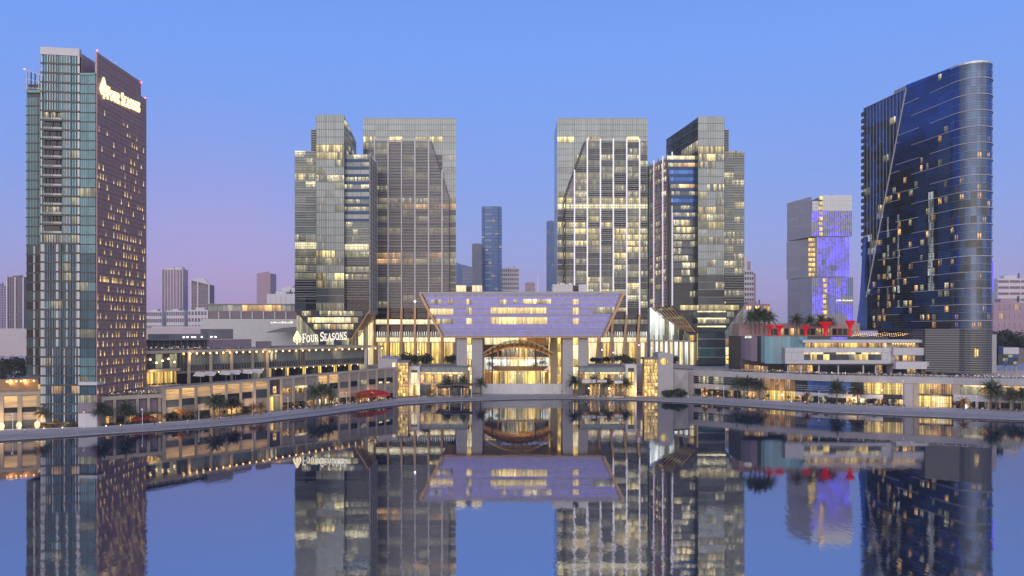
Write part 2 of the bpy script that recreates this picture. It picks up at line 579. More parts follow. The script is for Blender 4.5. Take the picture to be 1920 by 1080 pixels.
# ------------------------------------------------------------------ the setting: water, land, promenade
SH = [(-400, 870), (-200, 848), (0, 828), (100, 822), (200, 815), (300, 808.5), (400, 801), (489, 793.5), (600, 780), (700, 766), (760, 759), (850, 753.5), (960, 750), (1060, 748.5), (1180, 751), (1300, 756.5), (1400, 763), (1540, 773.5), (1700, 781), (1920, 789), (2150, 799), (2400, 812)]
shore = []
for px, py in SH:
    y = YG(py, 0.0)
    shore.append((X(px, y), y))
BK = [(-400, 842), (-200, 824), (0, 806), (100, 803.5), (200, 799.5), (300, 793), (400, 785), (489, 776), (600, 763.5), (700, 752), (760, 747), (850, 741.5), (960, 738.5), (1060, 737.5), (1180, 738.5), (1300, 743), (1400, 748.5), (1540, 757), (1700, 763.5), (1920, 770), (2150, 778), (2400, 789)]
back = []
for px, py in BK:
    y = YG(py)
    back.append((X(px, y), y))


def off_line(t, k):
    return [(a[0] + (b[0] - a[0]) * k, a[1] + (b[1] - a[1]) * k) for a, b in zip(shore, back)]


def ribbon(mb, A_, B_, za, zb, m):
    for i in range(len(A_) - 1):
        mb.poly([(*A_[i], za), (*A_[i + 1], za), (*B_[i + 1], zb), (*B_[i], zb)], m)


w = MB()
w.poly([(-13000, -300, 0), (13000, -300, 0), (13000, 700, 0), (-13000, 700, 0)], 'water')
tag(w.build('water'), 'still dark water of the bay mirroring the skyline', kind='structure')
g = MB()
mid1, mid2 = off_line(0, 0.36), off_line(0, 0.40)
land0 = [(-13000, 250)] + [(x, y + 0.5) for x, y in mid2] + [(13000, 300)]
for i in range(len(land0) - 1):
    (xa, ya), (xb, yb) = land0[i], land0[i + 1]
    g.poly([(xa, ya, 1.1), (xb, yb, 1.1), (xb, 12000, 1.1), (xa, 12000, 1.1)], 'land')
tag(g.build('ground'), 'flat developed ground behind the waterfront', kind='structure')
q = MB()
ribbon(q, shore, shore, -0.8, 0.3, 'charcoal')
ribbon(q, shore, shore, 0.3, 0.62, 'quay')
ribbon(q, shore, mid1, 0.62, 0.62, 'quay')
ribbon(q, mid1, mid1, 0.62, GZ, 'paving_dark')
tag(q.build('quay'), 'low concrete quay step along the waterline', kind='structure')
pv = MB()
ribbon(pv, mid1, back, GZ, GZ, 'paving')
tag(pv.build('promenade'), 'pale curved waterfront promenade', kind='structure')
pv = MB()
bk2 = [(x * 1.07, y * 1.07) for x, y in back]
ribbon(pv, back, bk2, GZ - 0.004, GZ - 0.004, 'paving_dark')
tag(pv.build('pavement'), 'darker paving strip behind the promenade', kind='structure')
kb = MB()
for k, wd in ((0.72, 0.25), (0.98, 0.35)):
    L_ = off_line(0, k)
    for i in range(len(L_) - 1):
        kb.bar((*L_[i], GZ + 0.06), (*L_[i + 1], GZ + 0.06), wd, 0.12, 'stone_pale' if k > 0.9 else 'quay')
tag(kb.build('kerb'), 'low kerb lines along the promenade', kind='structure')

# raised plaza deck behind the waterfront pavilions
DZ = 16.3
pz = MB()
pz.prism([(-100, 434), (X(903, 434), 434), (X(903, 434), 640), (-100, 640)], 1.0, DZ, 'paving')
pz.prism([(X(1056, 434), 434), (110, 434), (110, 640), (X(1056, 434), 640)], 1.0, DZ, 'paving')
pz.prism([(X(903, 434) + .01, 486), (X(1056, 434) - .01, 486), (X(1056, 434) - .01, 640), (X(903, 434) + .01, 640)], 1.0, DZ - .01, 'paving')
pz.prism([(110.01, 432), (330, 410), (420, 400), (420, 640), (110.01, 640)], 1.0, DZ - 0.02, 'paving')
tag(pz.build('plaza'), 'raised paved plaza deck between the office towers', kind='structure')


# ------------------------------------------------------------------ serif sign letters (strokes in a 1-high box)
def arc(cx, cz, rx, rz, a0, a1, n=10):
    return [(cx + rx * math.cos(math.radians(a0 + (a1 - a0) * i / n)), cz + rz * math.sin(math.radians(a0 + (a1 - a0) * i / n))) for i in range(n + 1)]


TK, TN = 0.17, 0.085
LET = {
    'F': (0.62, [([(0.15, 0), (0.15, 1)], TK), ([(0.02, 0.96), (0.60, 0.96)], TN), ([(0.15, 0.5), (0.46, 0.5)], TN), ([(0.0, 0.03), (0.32, 0.03)], TN), ([(0.58, 1), (0.58, 0.76)], TN), ([(0.46, 0.6), (0.46, 0.4)], TN)]),
    'O': (0.86, [(arc(0.42, 0.5, 0.33, 0.46, 60, 300, 10), 0.14), (arc(0.42, 0.5, 0.33, 0.46, -60, 60, 8), 0.16)]),
    'U': (0.84, [([(0.17, 1), (0.17, 0.34)] + arc(0.42, 0.34, 0.25, 0.3, 180, 360, 8) + [(0.67, 1)], 0.13), ([(0, 0.97), (0.34, 0.97)], TN), ([(0.54, 0.97), (0.80, 0.97)], TN)]),
    'R': (0.78, [([(0.15, 0), (0.15, 1)], TK), ([(0.02, 0.97), (0.38, 0.97)] + arc(0.38, 0.74, 0.22, 0.23, 90, -90, 8) + [(0.15, 0.51)], 0.10), ([(0.36, 0.5), (0.72, 0.02)], 0.15), ([(0, 0.03), (0.32, 0.03)], TN)]),
    'S': (0.62, [(arc(0.29, 0.74, 0.22, 0.22, 20, 270, 10) + arc(0.29, 0.27, 0.23, 0.24, 90, -160, 10), 0.13), ([(0.5, 1), (0.5, 0.76)], TN), ([(0.06, 0.25), (0.06, 0)], TN)]),
    'E': (0.66, [([(0.15, 0), (0.15, 1)], TK), ([(0.02, 0.96), (0.56, 0.96)], TN), ([(0.15, 0.5), (0.46, 0.5)], TN), ([(0.0, 0.04), (0.58, 0.04)], TN), ([(0.56, 1), (0.56, 0.78)], TN), ([(0.6, 0.24), (0.6, 0)], TN)]),
    'A': (0.86, [([(0.10, 0), (0.42, 1)], 0.09), ([(0.38, 1), (0.72, 0)], TK), ([(0.2, 0.34), (0.6, 0.34)], TN), ([(0, 0.03), (0.24, 0.03)], TN), ([(0.56, 0.03), (0.86, 0.03)], TN)]),
    'N': (0.88, [([(0.14, 0), (0.14, 1)], 0.10), ([(0.14, 0.98), (0.72, 0.02)], TK), ([(0.72, 0), (0.72, 1)], 0.10), ([(0, 0.03), (0.28, 0.03)], TN), ([(0.58, 0.97), (0.86, 0.97)], TN)]),
}


def letter_mb(ch, h, m, fr):
    """fr(x, z, d) maps letter space to world"""
    mb = MB()
    for k, (ln, wd) in enumerate(LET[ch][1]):
        for (x0, z0), (x1, z1) in zip(ln[:-1], ln[1:]):
            dx, dz = x1 - x0, z1 - z0
            L_ = math.hypot(dx, dz) or 1
            ex, ez = dx / L_ * 0.03, dz / L_ * 0.03
            nx, nz = -dz / L_ * wd / 2, dx / L_ * wd / 2
            p = [(x0 - ex + nx, z0 - ez + nz), (x0 - ex - nx, z0 - ez - nz), (x1 + ex - nx, z1 + ez - nz), (x1 + ex + nx, z1 + ez + nz)]
            dd = 0.004 * (k + 1)
            mb.hexa([fr(a * h, b * h, dd) for a, b in p] + [fr(a * h, b * h, 0.35 + dd) for a, b in p], m)
    return mb


def hotel_sign(root, fr, hbig, hsmall, m, total, x0=0.0):
    """FOUR SEASONS in capitals and small capitals, fitted to a length"""
    seq = [('F', hbig), ('O', hsmall), ('U', hsmall), ('R', hsmall), (' ', 0), ('S', hbig), ('E', hsmall), ('A', hsmall), ('S', hsmall), ('O', hsmall), ('N', hsmall), ('S', hsmall)]
    wsum = sum(LET[c][0] * h + 0.08 * hsmall if c != ' ' else 0.34 * hsmall for c, h in seq)
    sx = total / wsum
    x = x0
    for c, h in seq:
        if c == ' ':
            x += 0.34 * hsmall * sx
            continue
        xx = x
        letter_mb(c, h, m, lambda a, b, d: fr(xx + a * sx, b, d)).build('letter', root)
        x += (LET[c][0] * h + 0.08 * hsmall) * sx


def hotel_emblem(root, fr, h, m):
    """the tree emblem: pointed crown of leaves on a short stem"""
    mb = MB()
    out = [(0, 1.0), (-.10, .78), (-.20, .60), (-.27, .42), (-.24, .27), (-.13, .17)]
    def seg(p, q, wd, k):
        dx, dz = q[0] - p[0], q[1] - p[1]
        L_ = math.hypot(dx, dz)
        nx, nz = -dz / L_ * wd / 2, dx / L_ * wd / 2
        P = [(p[0] + nx, p[1] + nz), (p[0] - nx, p[1] - nz), (q[0] - nx, q[1] - nz), (q[0] + nx, q[1] + nz)]
        mb.hexa([fr(a * h, b * h, k * .004) for a, b in P] + [fr(a * h, b * h, .35 + k * .004) for a, b in P], m)
    k = 0
    for sgn in (-1, 1):
        pts = [(a * sgn, b) for a, b in out]
        for p, q in zip(pts[:-1], pts[1:]):
            k += 1
            seg(p, q, .085, k)
        for (p, q) in (((0, .30), (.17 * sgn, .44)), ((0, .46), (.12 * sgn, .60)), ((0, .62), (.06 * sgn, .76))):
            k += 1
            seg(p, q, .08, k)
    seg((0, 0), (0, .80), .08, k + 1)
    mb.build('emblem', root)


# ------------------------------------------------------------------ hotel tower on the left
def hotel_tower():
    XE, YN, YF = -167.6, 280.0, 313.6
    root = thing('hotel_tower', (-185, 296, GZ), 'tall hotel tower with teal glass front and dark brown finned side', 'hotel')
    b = GZ
    ztop = Z(97, YN)
    xl, xm = X(83, YN), X(150, YN)
    # carcass: left wing, tall front slab, glass bay, brown slab
    c = MB()
    c.prism([(xl + .3, 279.2), (xm - .2, 280.6), (xm - .2, 316), (xl + .3, 316)], b, Z(99, YN), 'charcoal')
    c.prism([(xm - .2, 281), (XE - 1.0, 281), (XE - 1.0, 316), (xm - .2, 316)], b, Z(138, YN), 'charcoal')
    c.prism([(X(49, 284), 284.4), (xl + .3, 284.4), (xl + .3, 312), (X(49, 284), 312)], Z(706, 284), Z(168, 284), 'charcoal')
    c.build('core', root)
    s = MB()
    s.prism([(XE - 1.0, YN + .3), (XE - .25, YN + .3), (XE - .25, YF), (XE - 1.0, YF)], b, ztop, 'brown_clad')
    s.prism([(XE - 1.0, YF + .05), (XE - .25, YF + .05), (XE - .25, 318), (XE - 1.0, 318)], b, Z(186, 318), 'brown_clad')
    s.build('side_wall', root)
    # front faces
    f1 = Face((xl, 277.9), (xm, 279.9))
    f2 = Face((xm + .05, 280), (XE - .6, 280))
    f0 = Face((X(49, 284), 284), (xl - .1, 284))
    fh = 3.8
    zf = Z(106, YN)
    nf = 39
    rows = [zf - i * fh for i in range(nf + 1)]
    whit = MB()
    mull = MB()
    for j in range(nf):
        zt, zb = rows[j], rows[j + 1]
        py = HZ - (zt - H) * F / YN
        f1.pane(root, 'spandrel', 0.0, f1.L, zb, zb + .75, 'charcoal', .30, .5)
        upper = py < 447
        balc = 195 < py < 440
        # four panes across the front slab
        edges = [(0.9, 3.6), (3.8, 7.9), (8.1, 11.2), (11.4, f1.L - .5)]
        for i, (p0, p1) in enumerate(edges):
            if i < 2 and balc: continue
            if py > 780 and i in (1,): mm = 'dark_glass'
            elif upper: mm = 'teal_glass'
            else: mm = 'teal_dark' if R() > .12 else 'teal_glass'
            if 425 < py < 450 and i in (1, 3) or (i == 2 and 480 < py < 535 and R() < .8) or (R() < .03 and py > 280): mm = 'lit_dim'
            if (j, i) in ((35, 3), (35, 1)): mm = 'lit_amber'
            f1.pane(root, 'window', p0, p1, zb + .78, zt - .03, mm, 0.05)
        if balc:
            lamp = R() < .12 or py > 400
            bal = f1.pane(root, 'balcony', 0.9, 7.9, zb + .74, zb + 1.45, 'grey_glass', .30, .08)
            f1.pane(root, 'balcony_recess', .9, 7.9, zb + 1.5, zt - .03, 'lit_speck' if lamp and R() < .5 else 'dark_glass', -.6)
            bb = MB()
            for k in range(9):
                f1.box(bb, 1.2 + k * .8, 1.2 + k * .8 + .2, zb + .8, zb + 1.45, .31, .36, 'charcoal')
            bb.build('baluster', bal, 'stuff')
            for k in range(5):
                if R() < .7: f1.box(mull, 1.5 + k * 1.35, 1.65 + k * 1.35, zb + 1.8, zt, -.3, .0, 'charcoal')
        # barcode of pale vertical panels
        n = 30
        for k in range(n):
            a = .1 + k * (f1.L - .3) / n
            if balc and .9 < a < 7.8: continue
            if upper:
                if (k * 7 + 3) % 11 in (0, 3, 5, 8): f1.box(whit, a, a + (.24 if k % 3 else .17), zb + .75, zt, .06, .22, 'white_fin')
            elif py < 640:
                if a < 1.3 or 5.6 < a < 6.6 or 9.2 < a < 9.9 or a > f1.L - 1.3: f1.box(whit, a, a + .38, zb + .75, zt, .06, .22, 'white_fin')
            elif a < 1.7 or (j == 30) or (k * 5) % 9 == 0: f1.box(whit, a, a + .34, zb + .75, zt, .06, .22, 'white_panel')
            if k % 2 == 0: f1.box(mull, a - .09, a, zb + .75, zt, .07, .30, 'charcoal')
        for a in (.05, f1.L - .45):
            f1.box(whit, a, a + .42, zb + .75, zt, .06, .26, 'white_fin')
        # glass bay
        if zt < Z(140, YN):
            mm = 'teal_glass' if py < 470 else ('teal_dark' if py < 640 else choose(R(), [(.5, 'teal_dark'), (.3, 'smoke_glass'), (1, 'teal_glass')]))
            if R() < .08 or 425 < py < 440 or 515 < py < 530: mm = 'lit_dim'
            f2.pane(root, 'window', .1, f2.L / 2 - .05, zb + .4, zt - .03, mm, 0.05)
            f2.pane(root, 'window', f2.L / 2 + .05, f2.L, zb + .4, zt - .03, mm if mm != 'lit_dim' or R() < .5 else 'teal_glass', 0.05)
            f2.pane(root, 'spandrel', .05, f2.L, zb, zb + .38, 'charcoal', .2, .4)
            for k in range(7):
                f2.box(mull, .9 + k * .85, .98 + k * .85, zb + .4, zt, .06, .13, 'smoke_glass')
        if Z(706, 284) < zb and zt < Z(172, 284):
            pat = j % 5
            for i in range(2):
                p0, p1 = .2 + i * f0.L / 2, f0.L / 2 + i * f0.L / 2 - .1
                if 655 < py < 668: mm = 'lit_white'
                elif py < 450: mm = 'lit_grey' if R() < .12 else 'green_glass'
                else: mm = 'dark_glass' if R() < .5 else 'green_glass'
                f0.pane(root, 'window', p0, p1, zb + .6, zt - .03, mm, 0.05)
            f0.pane(root, 'spandrel', 0, f0.L, zb, zb + .57, 'charcoal', .2, .4)
            if py < 450:
                for k in range(6): f0.box(whit, .5 + k * 1.2, .82 + k * 1.2, zb + .6, zt, .06, .18, 'teal_glass')
            else:
                f0.box(whit, 3.1, 3.75, zb + .6, zt, .06, .18, 'white_panel')
                for k in range(9): f0.box(mull, .5 + k * .75, .6 + k * .75, zb + .6, zt, .06, .18, 'charcoal')
    whit.build('cladding_strip', root, 'stuff')
    mull.build('mullion', root, 'stuff')
    p = MB()
    f1.box(p, 0, f1.L, rows[0], Z(92, YN), -1.5, .4, 'white_panel')
    p.build('parapet', root)
    p = MB()
    f2.box(p, 0, f2.L, Z(141, YN), Z(137, YN), -1, .3, 'teal_glass')
    f0.box(p, 0, f0.L, Z(174, 284), Z(168.5, 284), -1, .3, 'teal_glass')
    p.build('glass_parapet', root)
    # open frame over the left wing
    fr = MB()
    za, zb_ = Z(131, 284), Z(147, 284)
    zl = Z(168, 284)
    for k in range(7):
        a = k * (f0.L - .3) / 6
        zt = za + (zb_ - za) * k / 6
        f0.box(fr, a, a + .3, zl, zt, -.6, -.2, 'white_panel' if k % 3 == 0 else 'charcoal')
    for q in (0, .45, .9):
        pa, pb = f0.pt(0, -.4), f0.pt(f0.L, -.4)
        fr.bar((pa.x, pa.y, zl + (za - zl) * (1 - q)), (pb.x, pb.y, zl + (zb_ - zl) * (1 - q)), .3, .35, 'white_panel')
    f0.box(fr, 0, f0.L, zl + .01, zb_ - 2.0, -1.3, -1.1, 'smoke_glass')
    fr.build('crown_frame', root)
    # lower white ledge and base volume at the foot of the glass bay
    for d_, back_, za_, zb_2, m_ in ((278.6, .9, Z(722, 279), Z(716, 279), 'white_panel'), (278.7, .8, b, Z(775, 279), 'white_panel'), (278.8, .7, Z(774, 279), Z(756, 279), 'mauve_wall')):
        p = MB()
        p.prism([(xm + .1, d_), (XE + back_, d_), (XE + back_, 283.2), (xm + .1, 283.2)], za_, zb_2, m_)
        p.build('base_block', root)
    # brown side: fins, floor lines, lit guest rooms
    fs = Face((XE - .25, YN + .3), (XE - .25, 318))
    fin, ln = MB(), MB()
    nb = 40
    bw = fs.L / nb
    z18 = Z(186, 318)
    for k in range(nb + 1):
        a = k * bw
        zt = ztop if a < YF - YN - .3 else z18
        fs.box(fin, a - .10, a + .10, b + 6, zt, 0, .13 if k % 3 else .2, 'brown_fin' if k % 2 else 'brown_clad')
    for j in range(nf + 1):
        a1 = YF - YN - .4 if rows[j] > z18 else fs.L
        fs.box(ln, 0, a1, rows[j] - .12, rows[j] + .12, 0, .1, 'charcoal')
        if j < nf: fs.box(ln, 0, a1, rows[j] - fh / 2 - .07, rows[j] - fh / 2 + .07, 0, .08, 'charcoal')
    fin.build('vertical_fin', root, 'stuff')
    ln.build('floor_line', root, 'stuff')
    cnt = 0
    rr = random.Random(3)
    for j in range(5, nf - 1):
        zt = rows[j]
        py = HZ - (zt - H) * F / 297
        pr = .07 + .20 * max(0, min(1, (py - 210) / 330))
        if 512 < py < 530: pr = .48
        last = -9
        for k in range(nb - 1):
            a = k * bw + .12
            if zt > z18 - 1 and a > YF - YN - 2: continue
            if rr.random() < pr * 1.25 and cnt < 299 and (k - last != 1 or pr > .4):
                cnt += 1
                last = k
                fs.pane(root, 'guest_room_window', a + .04, a + bw - .28, zt - 3.2, zt - (1.0 if rr.random() < .6 else 1.6), 'lit_room', .06, .1)
    # roof inner wall, mast, rail, red beacons
    p = MB()
    p.box(xm + .3, XE - 1.2, 300, 300.5, Z(138, YN), Z(100, YN) - 4, 'brown_clad')
    p.box(xm - .15, xm + .15, 281, 315, Z(138, YN), Z(99, YN), 'brown_clad')
    p.build('roof_screen', root)
    p = MB()
    p.bar((-171, 296, ztop - 3), (-171, 296, ztop + 3), .2, .2, 'steel')
    p.bar((-175, 296, ztop + 1.8), (-168.5, 296, ztop + 1.8), .15, .15, 'steel')
    p.bar((-175, 296, ztop + .6), (-169, 303, ztop - 2), .3, .3, 'sand')
    p.build('roof_crane', root)
    for px, py, Y in ((81, 89, 279), (182, 94, 281), (265, 154, 313), (272, 183, 317.5), (46, 129, 284)):
        o = MB().lathe([(.05, 0), (.26, .1), (.26, .45), (.05, .6)], 8, 'beacon_red', (X(px, Y), Y, Z(py, Y) - .4)).build('beacon', root)
    # sign on the brown side
    zc = 135.8
    def fr2(a, h_, d): return (XE + .2 + d, 286.3 + a, zc + (a * .09) + h_)
    hotel_sign(root, fr2, 5.2, 4.2, 'sign_gold', 25.6)
    hotel_emblem(root, lambda a, h_, d: (XE + .2 + d, 284.0 + a, zc - .8 + h_), 8.6, 'sign_gold')


hotel_tower()


# ------------------------------------------------------------------ office towers
def glass_tab(row_lit, base):
    def pk(i, j):
        return choose(R(), row_lit.get(j, base))
    return pk


def outer_left():
    Y = 460.0
    root = thing('office_tower', (X(620, Y), Y + 20, DZ), 'grey office tower with dark blue bands and chamfered foot rising behind the hotel roof sign', 'tower', 'office towers around the plaza')
    zb = Z(583, Y)
    yb = Y + 36
    xa0, xa1 = X(593, Y), X(645, Y)
    c = MB()
    c.prism([(xa0 + .2, Y + .4), (xa1 - .2, Y + .4), (xa1 - .2, yb), (xa0 + .2, yb)], [zb] * 4, [Z(216, Y), Z(216, Y), Z(266, yb), Z(266, yb)], 'grey_glass2')
    c.prism([(X(553, 464), 464.4), (xa0 + .15, 464.4), (xa0 + .15, 494), (X(553, 464), 494)], zb, Z(284, 464), 'charcoal')
    c.prism([(X(583.5, 478), 478), (xa0 + .1, 478), (xa0 + .1, 494), (X(583.5, 478), 494)], zb, Z(243, 478), 'charcoal')
    c.prism([(xa1 - .15, 464.4), (X(692, 464), 464.4), (X(692, 464), 490), (xa1 - .15, 490)], zb, Z(290, 464), 'charcoal')
    c.build('core', root)
    # centre slab: 27 floors
    fA = front(593, 645, Y)
    dim = [(.16, 'lit_grey'), (.10, 'lit_dim'), (1, 'grey_glass')]
    rowsA = {0: [(1, 'grey_glass')], 1: [(1, 'grey_glass')], 2: [(1, 'grey_glass')], 3: [(1, 'grey_glass')], 4: [(.6, 'lit_yellow'), (1, 'lit_speck')], 5: [(.5, 'lit_yellow'), (1, 'lit_speck')],
             6: [(.6, 'lit_speck'), (1, 'grey_glass')], 8: [(.6, 'lit_speck'), (1, 'grey_glass')]}
    for j in range(18, 23): rowsA[j] = [(.55, 'lit_dim'), (.2, 'lit_yellow'), (1, 'lit_grey')]
    rowsA[23] = rowsA[24] = [(1, 'smoke_glass')]
    rowsA[25] = [(.4, 'lit_yellow'), (1, 'lit_dim')]
    grid(root, fA, 0, fA.L, zb, Z(215, Y), 3, 26, glass_tab(rowsA, dim), sp=.45, band='grey_glass2')
    fB = front(553, 593, 464)
    base = [(.10, 'lit_speck'), (.12, 'lit_grey'), (1, 'grey_glass2')]
    rb = {1: [(.6, 'lit_speck'), (1, 'grey_glass2')], 3: [(.6, 'lit_yellow'), (1, 'lit_speck')], 2: [(.5, 'lit_speck'), (1, 'lit_dim')], 12: [(1, 'lit_bright')]}
    for j in range(13, 18): rb[j] = [(.7, 'lit_dim'), (1, 'lit_speck')] if j < 17 else [(1, 'dark_glass')]
    for j in range(17, 21): rb[j] = [(.2, 'smoke_glass'), (1, 'dark_glass')]
    fB_, nB = fB, 21
    grid(root, fB, 0, fB.L, zb, Z(283, 464), 2, nB, glass_tab(rb, base), sp=.8, bandf=lambda j: 'louvre_metal' if j < 13 else 'charcoal')
    fD = front(645.5, 692, 464)
    rd = {}
    for j in range(9): rd[j] = [(.75, 'lit_speck'), (1, 'grey_glass2')] if j % 3 != 2 else [(.2, 'lit_speck'), (1, 'grey_glass')]
    rd[12] = [(1, 'lit_bright')]
    for j in range(13, 18): rd[j] = [(.7, 'lit_dim'), (1, 'lit_speck')] if j != 14 else [(.3, 'lit_speck'), (1, 'smoke_glass')]
    for j in range(17, 21): rd[j] = [(.15, 'lit_speck'), (1, 'dark_glass')]
    fh = (Z(290, 464) - zb) / 21
    for j in range(21):
        z1 = Z(290, 464) - j * fh
        sp = 2.0 if j < 9 else .9
        fD.pane(root, 'spandrel', .05, fD.L, z1 - fh, z1 - fh + sp, 'blue_band' if j < 9 else ('louvre_metal' if j < 13 else 'charcoal'), .25 if j < 9 else .1, .5)
        for i in range(3):
            fD.pane(root, 'window', .1 + i * fD.L / 3, (i + 1) * fD.L / 3 - .05, z1 - fh + sp + .03, z1 - .03, choose(R(), rd.get(j, [(.15, 'lit_speck'), (1, 'grey_glass2')])), 0)
    # sunshade blades on the wings
    z = zb + 8
    while z < Z(284, 464) - .5:
        for f, on in ((fB, True), (fD, z < Z(412, 464))):
            if on: f.pane(root, 'louvre', -.2, f.L + .0, z, z + .28, 'louvre_metal', .75, .6)
        z += fh / 3
    fC = front(583, 593, 478)
    for k in range(9):
        z = Z(283, 478) + 1 + k * 1.65
        fC.pane(root, 'louvre', -.2, fC.L, z, z + .5, 'louvre_metal', .5, .6)
    # mullion lines
    m = MB()
    for k in range(17):
        a = k * fA.L / 16
        fA.box(m, a - .09, a + .09, zb, Z(215, Y), .02, .16, 'charcoal')
    for f, n in ((fB, 12), (fD, 14)):
        for k in range(n + 1):
            a = k * f.L / n
            f.box(m, a - .05, a + .05, zb, Z(292, 464), .02, .13, 'charcoal')
    # right end: slab side and striped wall
    xs, ys = X(645, Y), 496.0
    fS = Face((xs, Y + .2), (xs, ys))
    for k in range(11):
        a = k * fS.L / 10
        zt = Z(216, Y) + (Z(266, ys) - Z(216, Y)) * a / fS.L
        fS.box(m, a - .06, a + .06, Z(300, ys), zt, 0, .15, 'louvre_metal')
    for j in range(9):
        z = Z(292, 464) + j * 4.7
        a1 = min(fS.L, fS.L * (Z(216, Y) - z - .5) / (Z(216, Y) - Z(266, ys)))
        if a1 > 2:
            fS.box(m, 0, a1, z, z + .25, .02, .2, 'louvre_metal')
            for i in range(int(a1 // 6)):
                fS.pane(root, 'window', i * 6 + .2, i * 6 + 5.8, z + .3, min(z + 4.6, Z(216, Y) + (Z(266, ys) - Z(216, Y)) * (i * 6 + 6) / fS.L), choose(R(), [(.25, 'lit_speck'), (1, 'grey_glass2')]), 0)
    m.build('mullion', root, 'stuff')
    fE = Face((X(692, 464) + .1, 464.2), (X(706, 490), 490))
    e = MB()
    e.prism([(X(692, 464) - 1, 464.6), (X(692, 464) + .05, 464.4), (X(706, 490) - .05, 490), (X(706, 490) - 1, 490)], zb, Z(289, 464), 'dark_glass')
    e.build('end_wall', root)
    for k in range(7):
        a = k * fE.L / 6
        fE.pane(root, 'fin', a - .22, a + .22, zb - 2, Z(287, 464) + (1.2 if k % 2 else 0), 'white_fin' if k % 2 == 0 else 'louvre_metal', .62, .3)
    e = MB()
    for k in range(62):
        z = zb + k * (Z(289, 464) - zb) / 62
        fE.box(e, 0, fE.L, z, z + .45, 0, .3, 'charcoal' if k % 2 else 'louvre_metal')
    e.build('slat', root, 'stuff')
    # chamfered foot
    ztop = zb
    rowsP = [(583, 595), (595, 607.5), (607.5, 620), (620, 633)]
    def edge(py):
        t = (py - 583) / 50.
        return 553 + 44 * t, 692 - 37 * t
    p = MB()
    p.xz([(X(597, 463), Z(633, 463)), (X(655, 463), Z(633, 463)), (X(692, 463), zb - .02), (X(553, 463), zb - .02)], 463.6, 492, 'charcoal')
    p.build('chamfered_foot', root)
    fP = front(553, 692, 463)
    for r, (y0, y1) in enumerate(rowsP):
        l, rgt = edge(y1)
        a0, a1 = fP.A(l) + .8, fP.A(rgt) - .8
        z1, z0 = Z(y0, 463), Z(y1, 463)
        n = 7 if r < 3 else 6
        for i in range(n):
            b0, b1 = a0 + i * (a1 - a0) / n, a0 + (i + 1) * (a1 - a0) / n
            mm = [choose(R(), [(.4, 'lit_speck'), (1, 'smoke_glass')]), 'lit_bright' if 0 < i < n - 1 else 'lit_yellow', choose(R(), [(.35, 'lit_amber'), (.35, 'lit_yellow'), (1, 'lit_speck')]), 'smoke_glass'][r]
            fP.pane(root, 'window', b0 + .1, b1 - .1, z0 + .9, z1 - .1, mm, 0)
        fP.pane(root, 'spandrel', a0 - .3, a1 + .3, z0, z0 + .8, 'charcoal', .2, .6)
    p = MB()
    p.prism([(X(597, 463), 463.8), (X(655, 463), 463.8), (X(655, 463), 490), (X(597, 463), 490)], DZ, Z(633, 463) - .05, 'smoke_glass')
    p.build('lobby_core', root)
    fG = front(597, 655, 463.6)
    for i in range(4):
        fG.pane(root, 'window', i * fG.L / 4 + .1, (i + 1) * fG.L / 4 - .1, DZ + .2, Z(634, 463), choose(R(), [(.5, 'lit_dim'), (1, 'smoke_glass')]), 0)
    # inclined bronze ribs and the glazed wedge lobby
    for k in range(9):
        t = k / 8
        pa = Vector((X(692, 464) + .3 + (X(706, 490) - X(692, 464)) * t, 463.2 + 26 * t, zb))
        pb = Vector((X(655, 464) + .4 + 4 * t, 463.2 + 24 * t, Z(640, 463)))
        MB().bar(pa, pb, .4, .6, 'bronze').build('inclined_rib', root)
    fL = Face((X(556, 478), 478), (X(604, 466), 466))
    for i in range(4):
        a0, a1 = i * fL.L / 4, (i + 1) * fL.L / 4
        fL.pane(root, 'lobby_window', a0 + .05, a1 - .05, DZ, Z(584 + 12 * i, 470) - 2.5, 'lit_dim', 0)
    fR = Face((X(662, 470), 470), (X(700, 488), 488))
    for i in range(4):
        a0, a1 = i * fR.L / 4, (i + 1) * fR.L / 4
        fR.pane(root, 'lobby_window', a0 + .1, a1 - .1, DZ, Z(626 - 7 * i, 478), 'lit_cream' if i % 2 else 'lit_dim', 0)
    r = MB()
    r.bar((X(606, Y), Y + 9, Z(214.2, Y)), (X(636, Y), Y + 9, Z(214.2, Y)), .4, .4, 'steel')
    r.bar((X(620, Y), Y + 9, Z(216, Y)), (X(620, Y), Y + 9, Z(212, Y)), .5, .5, 'steel')
    r.build('roof_crane', root)


outer_left()


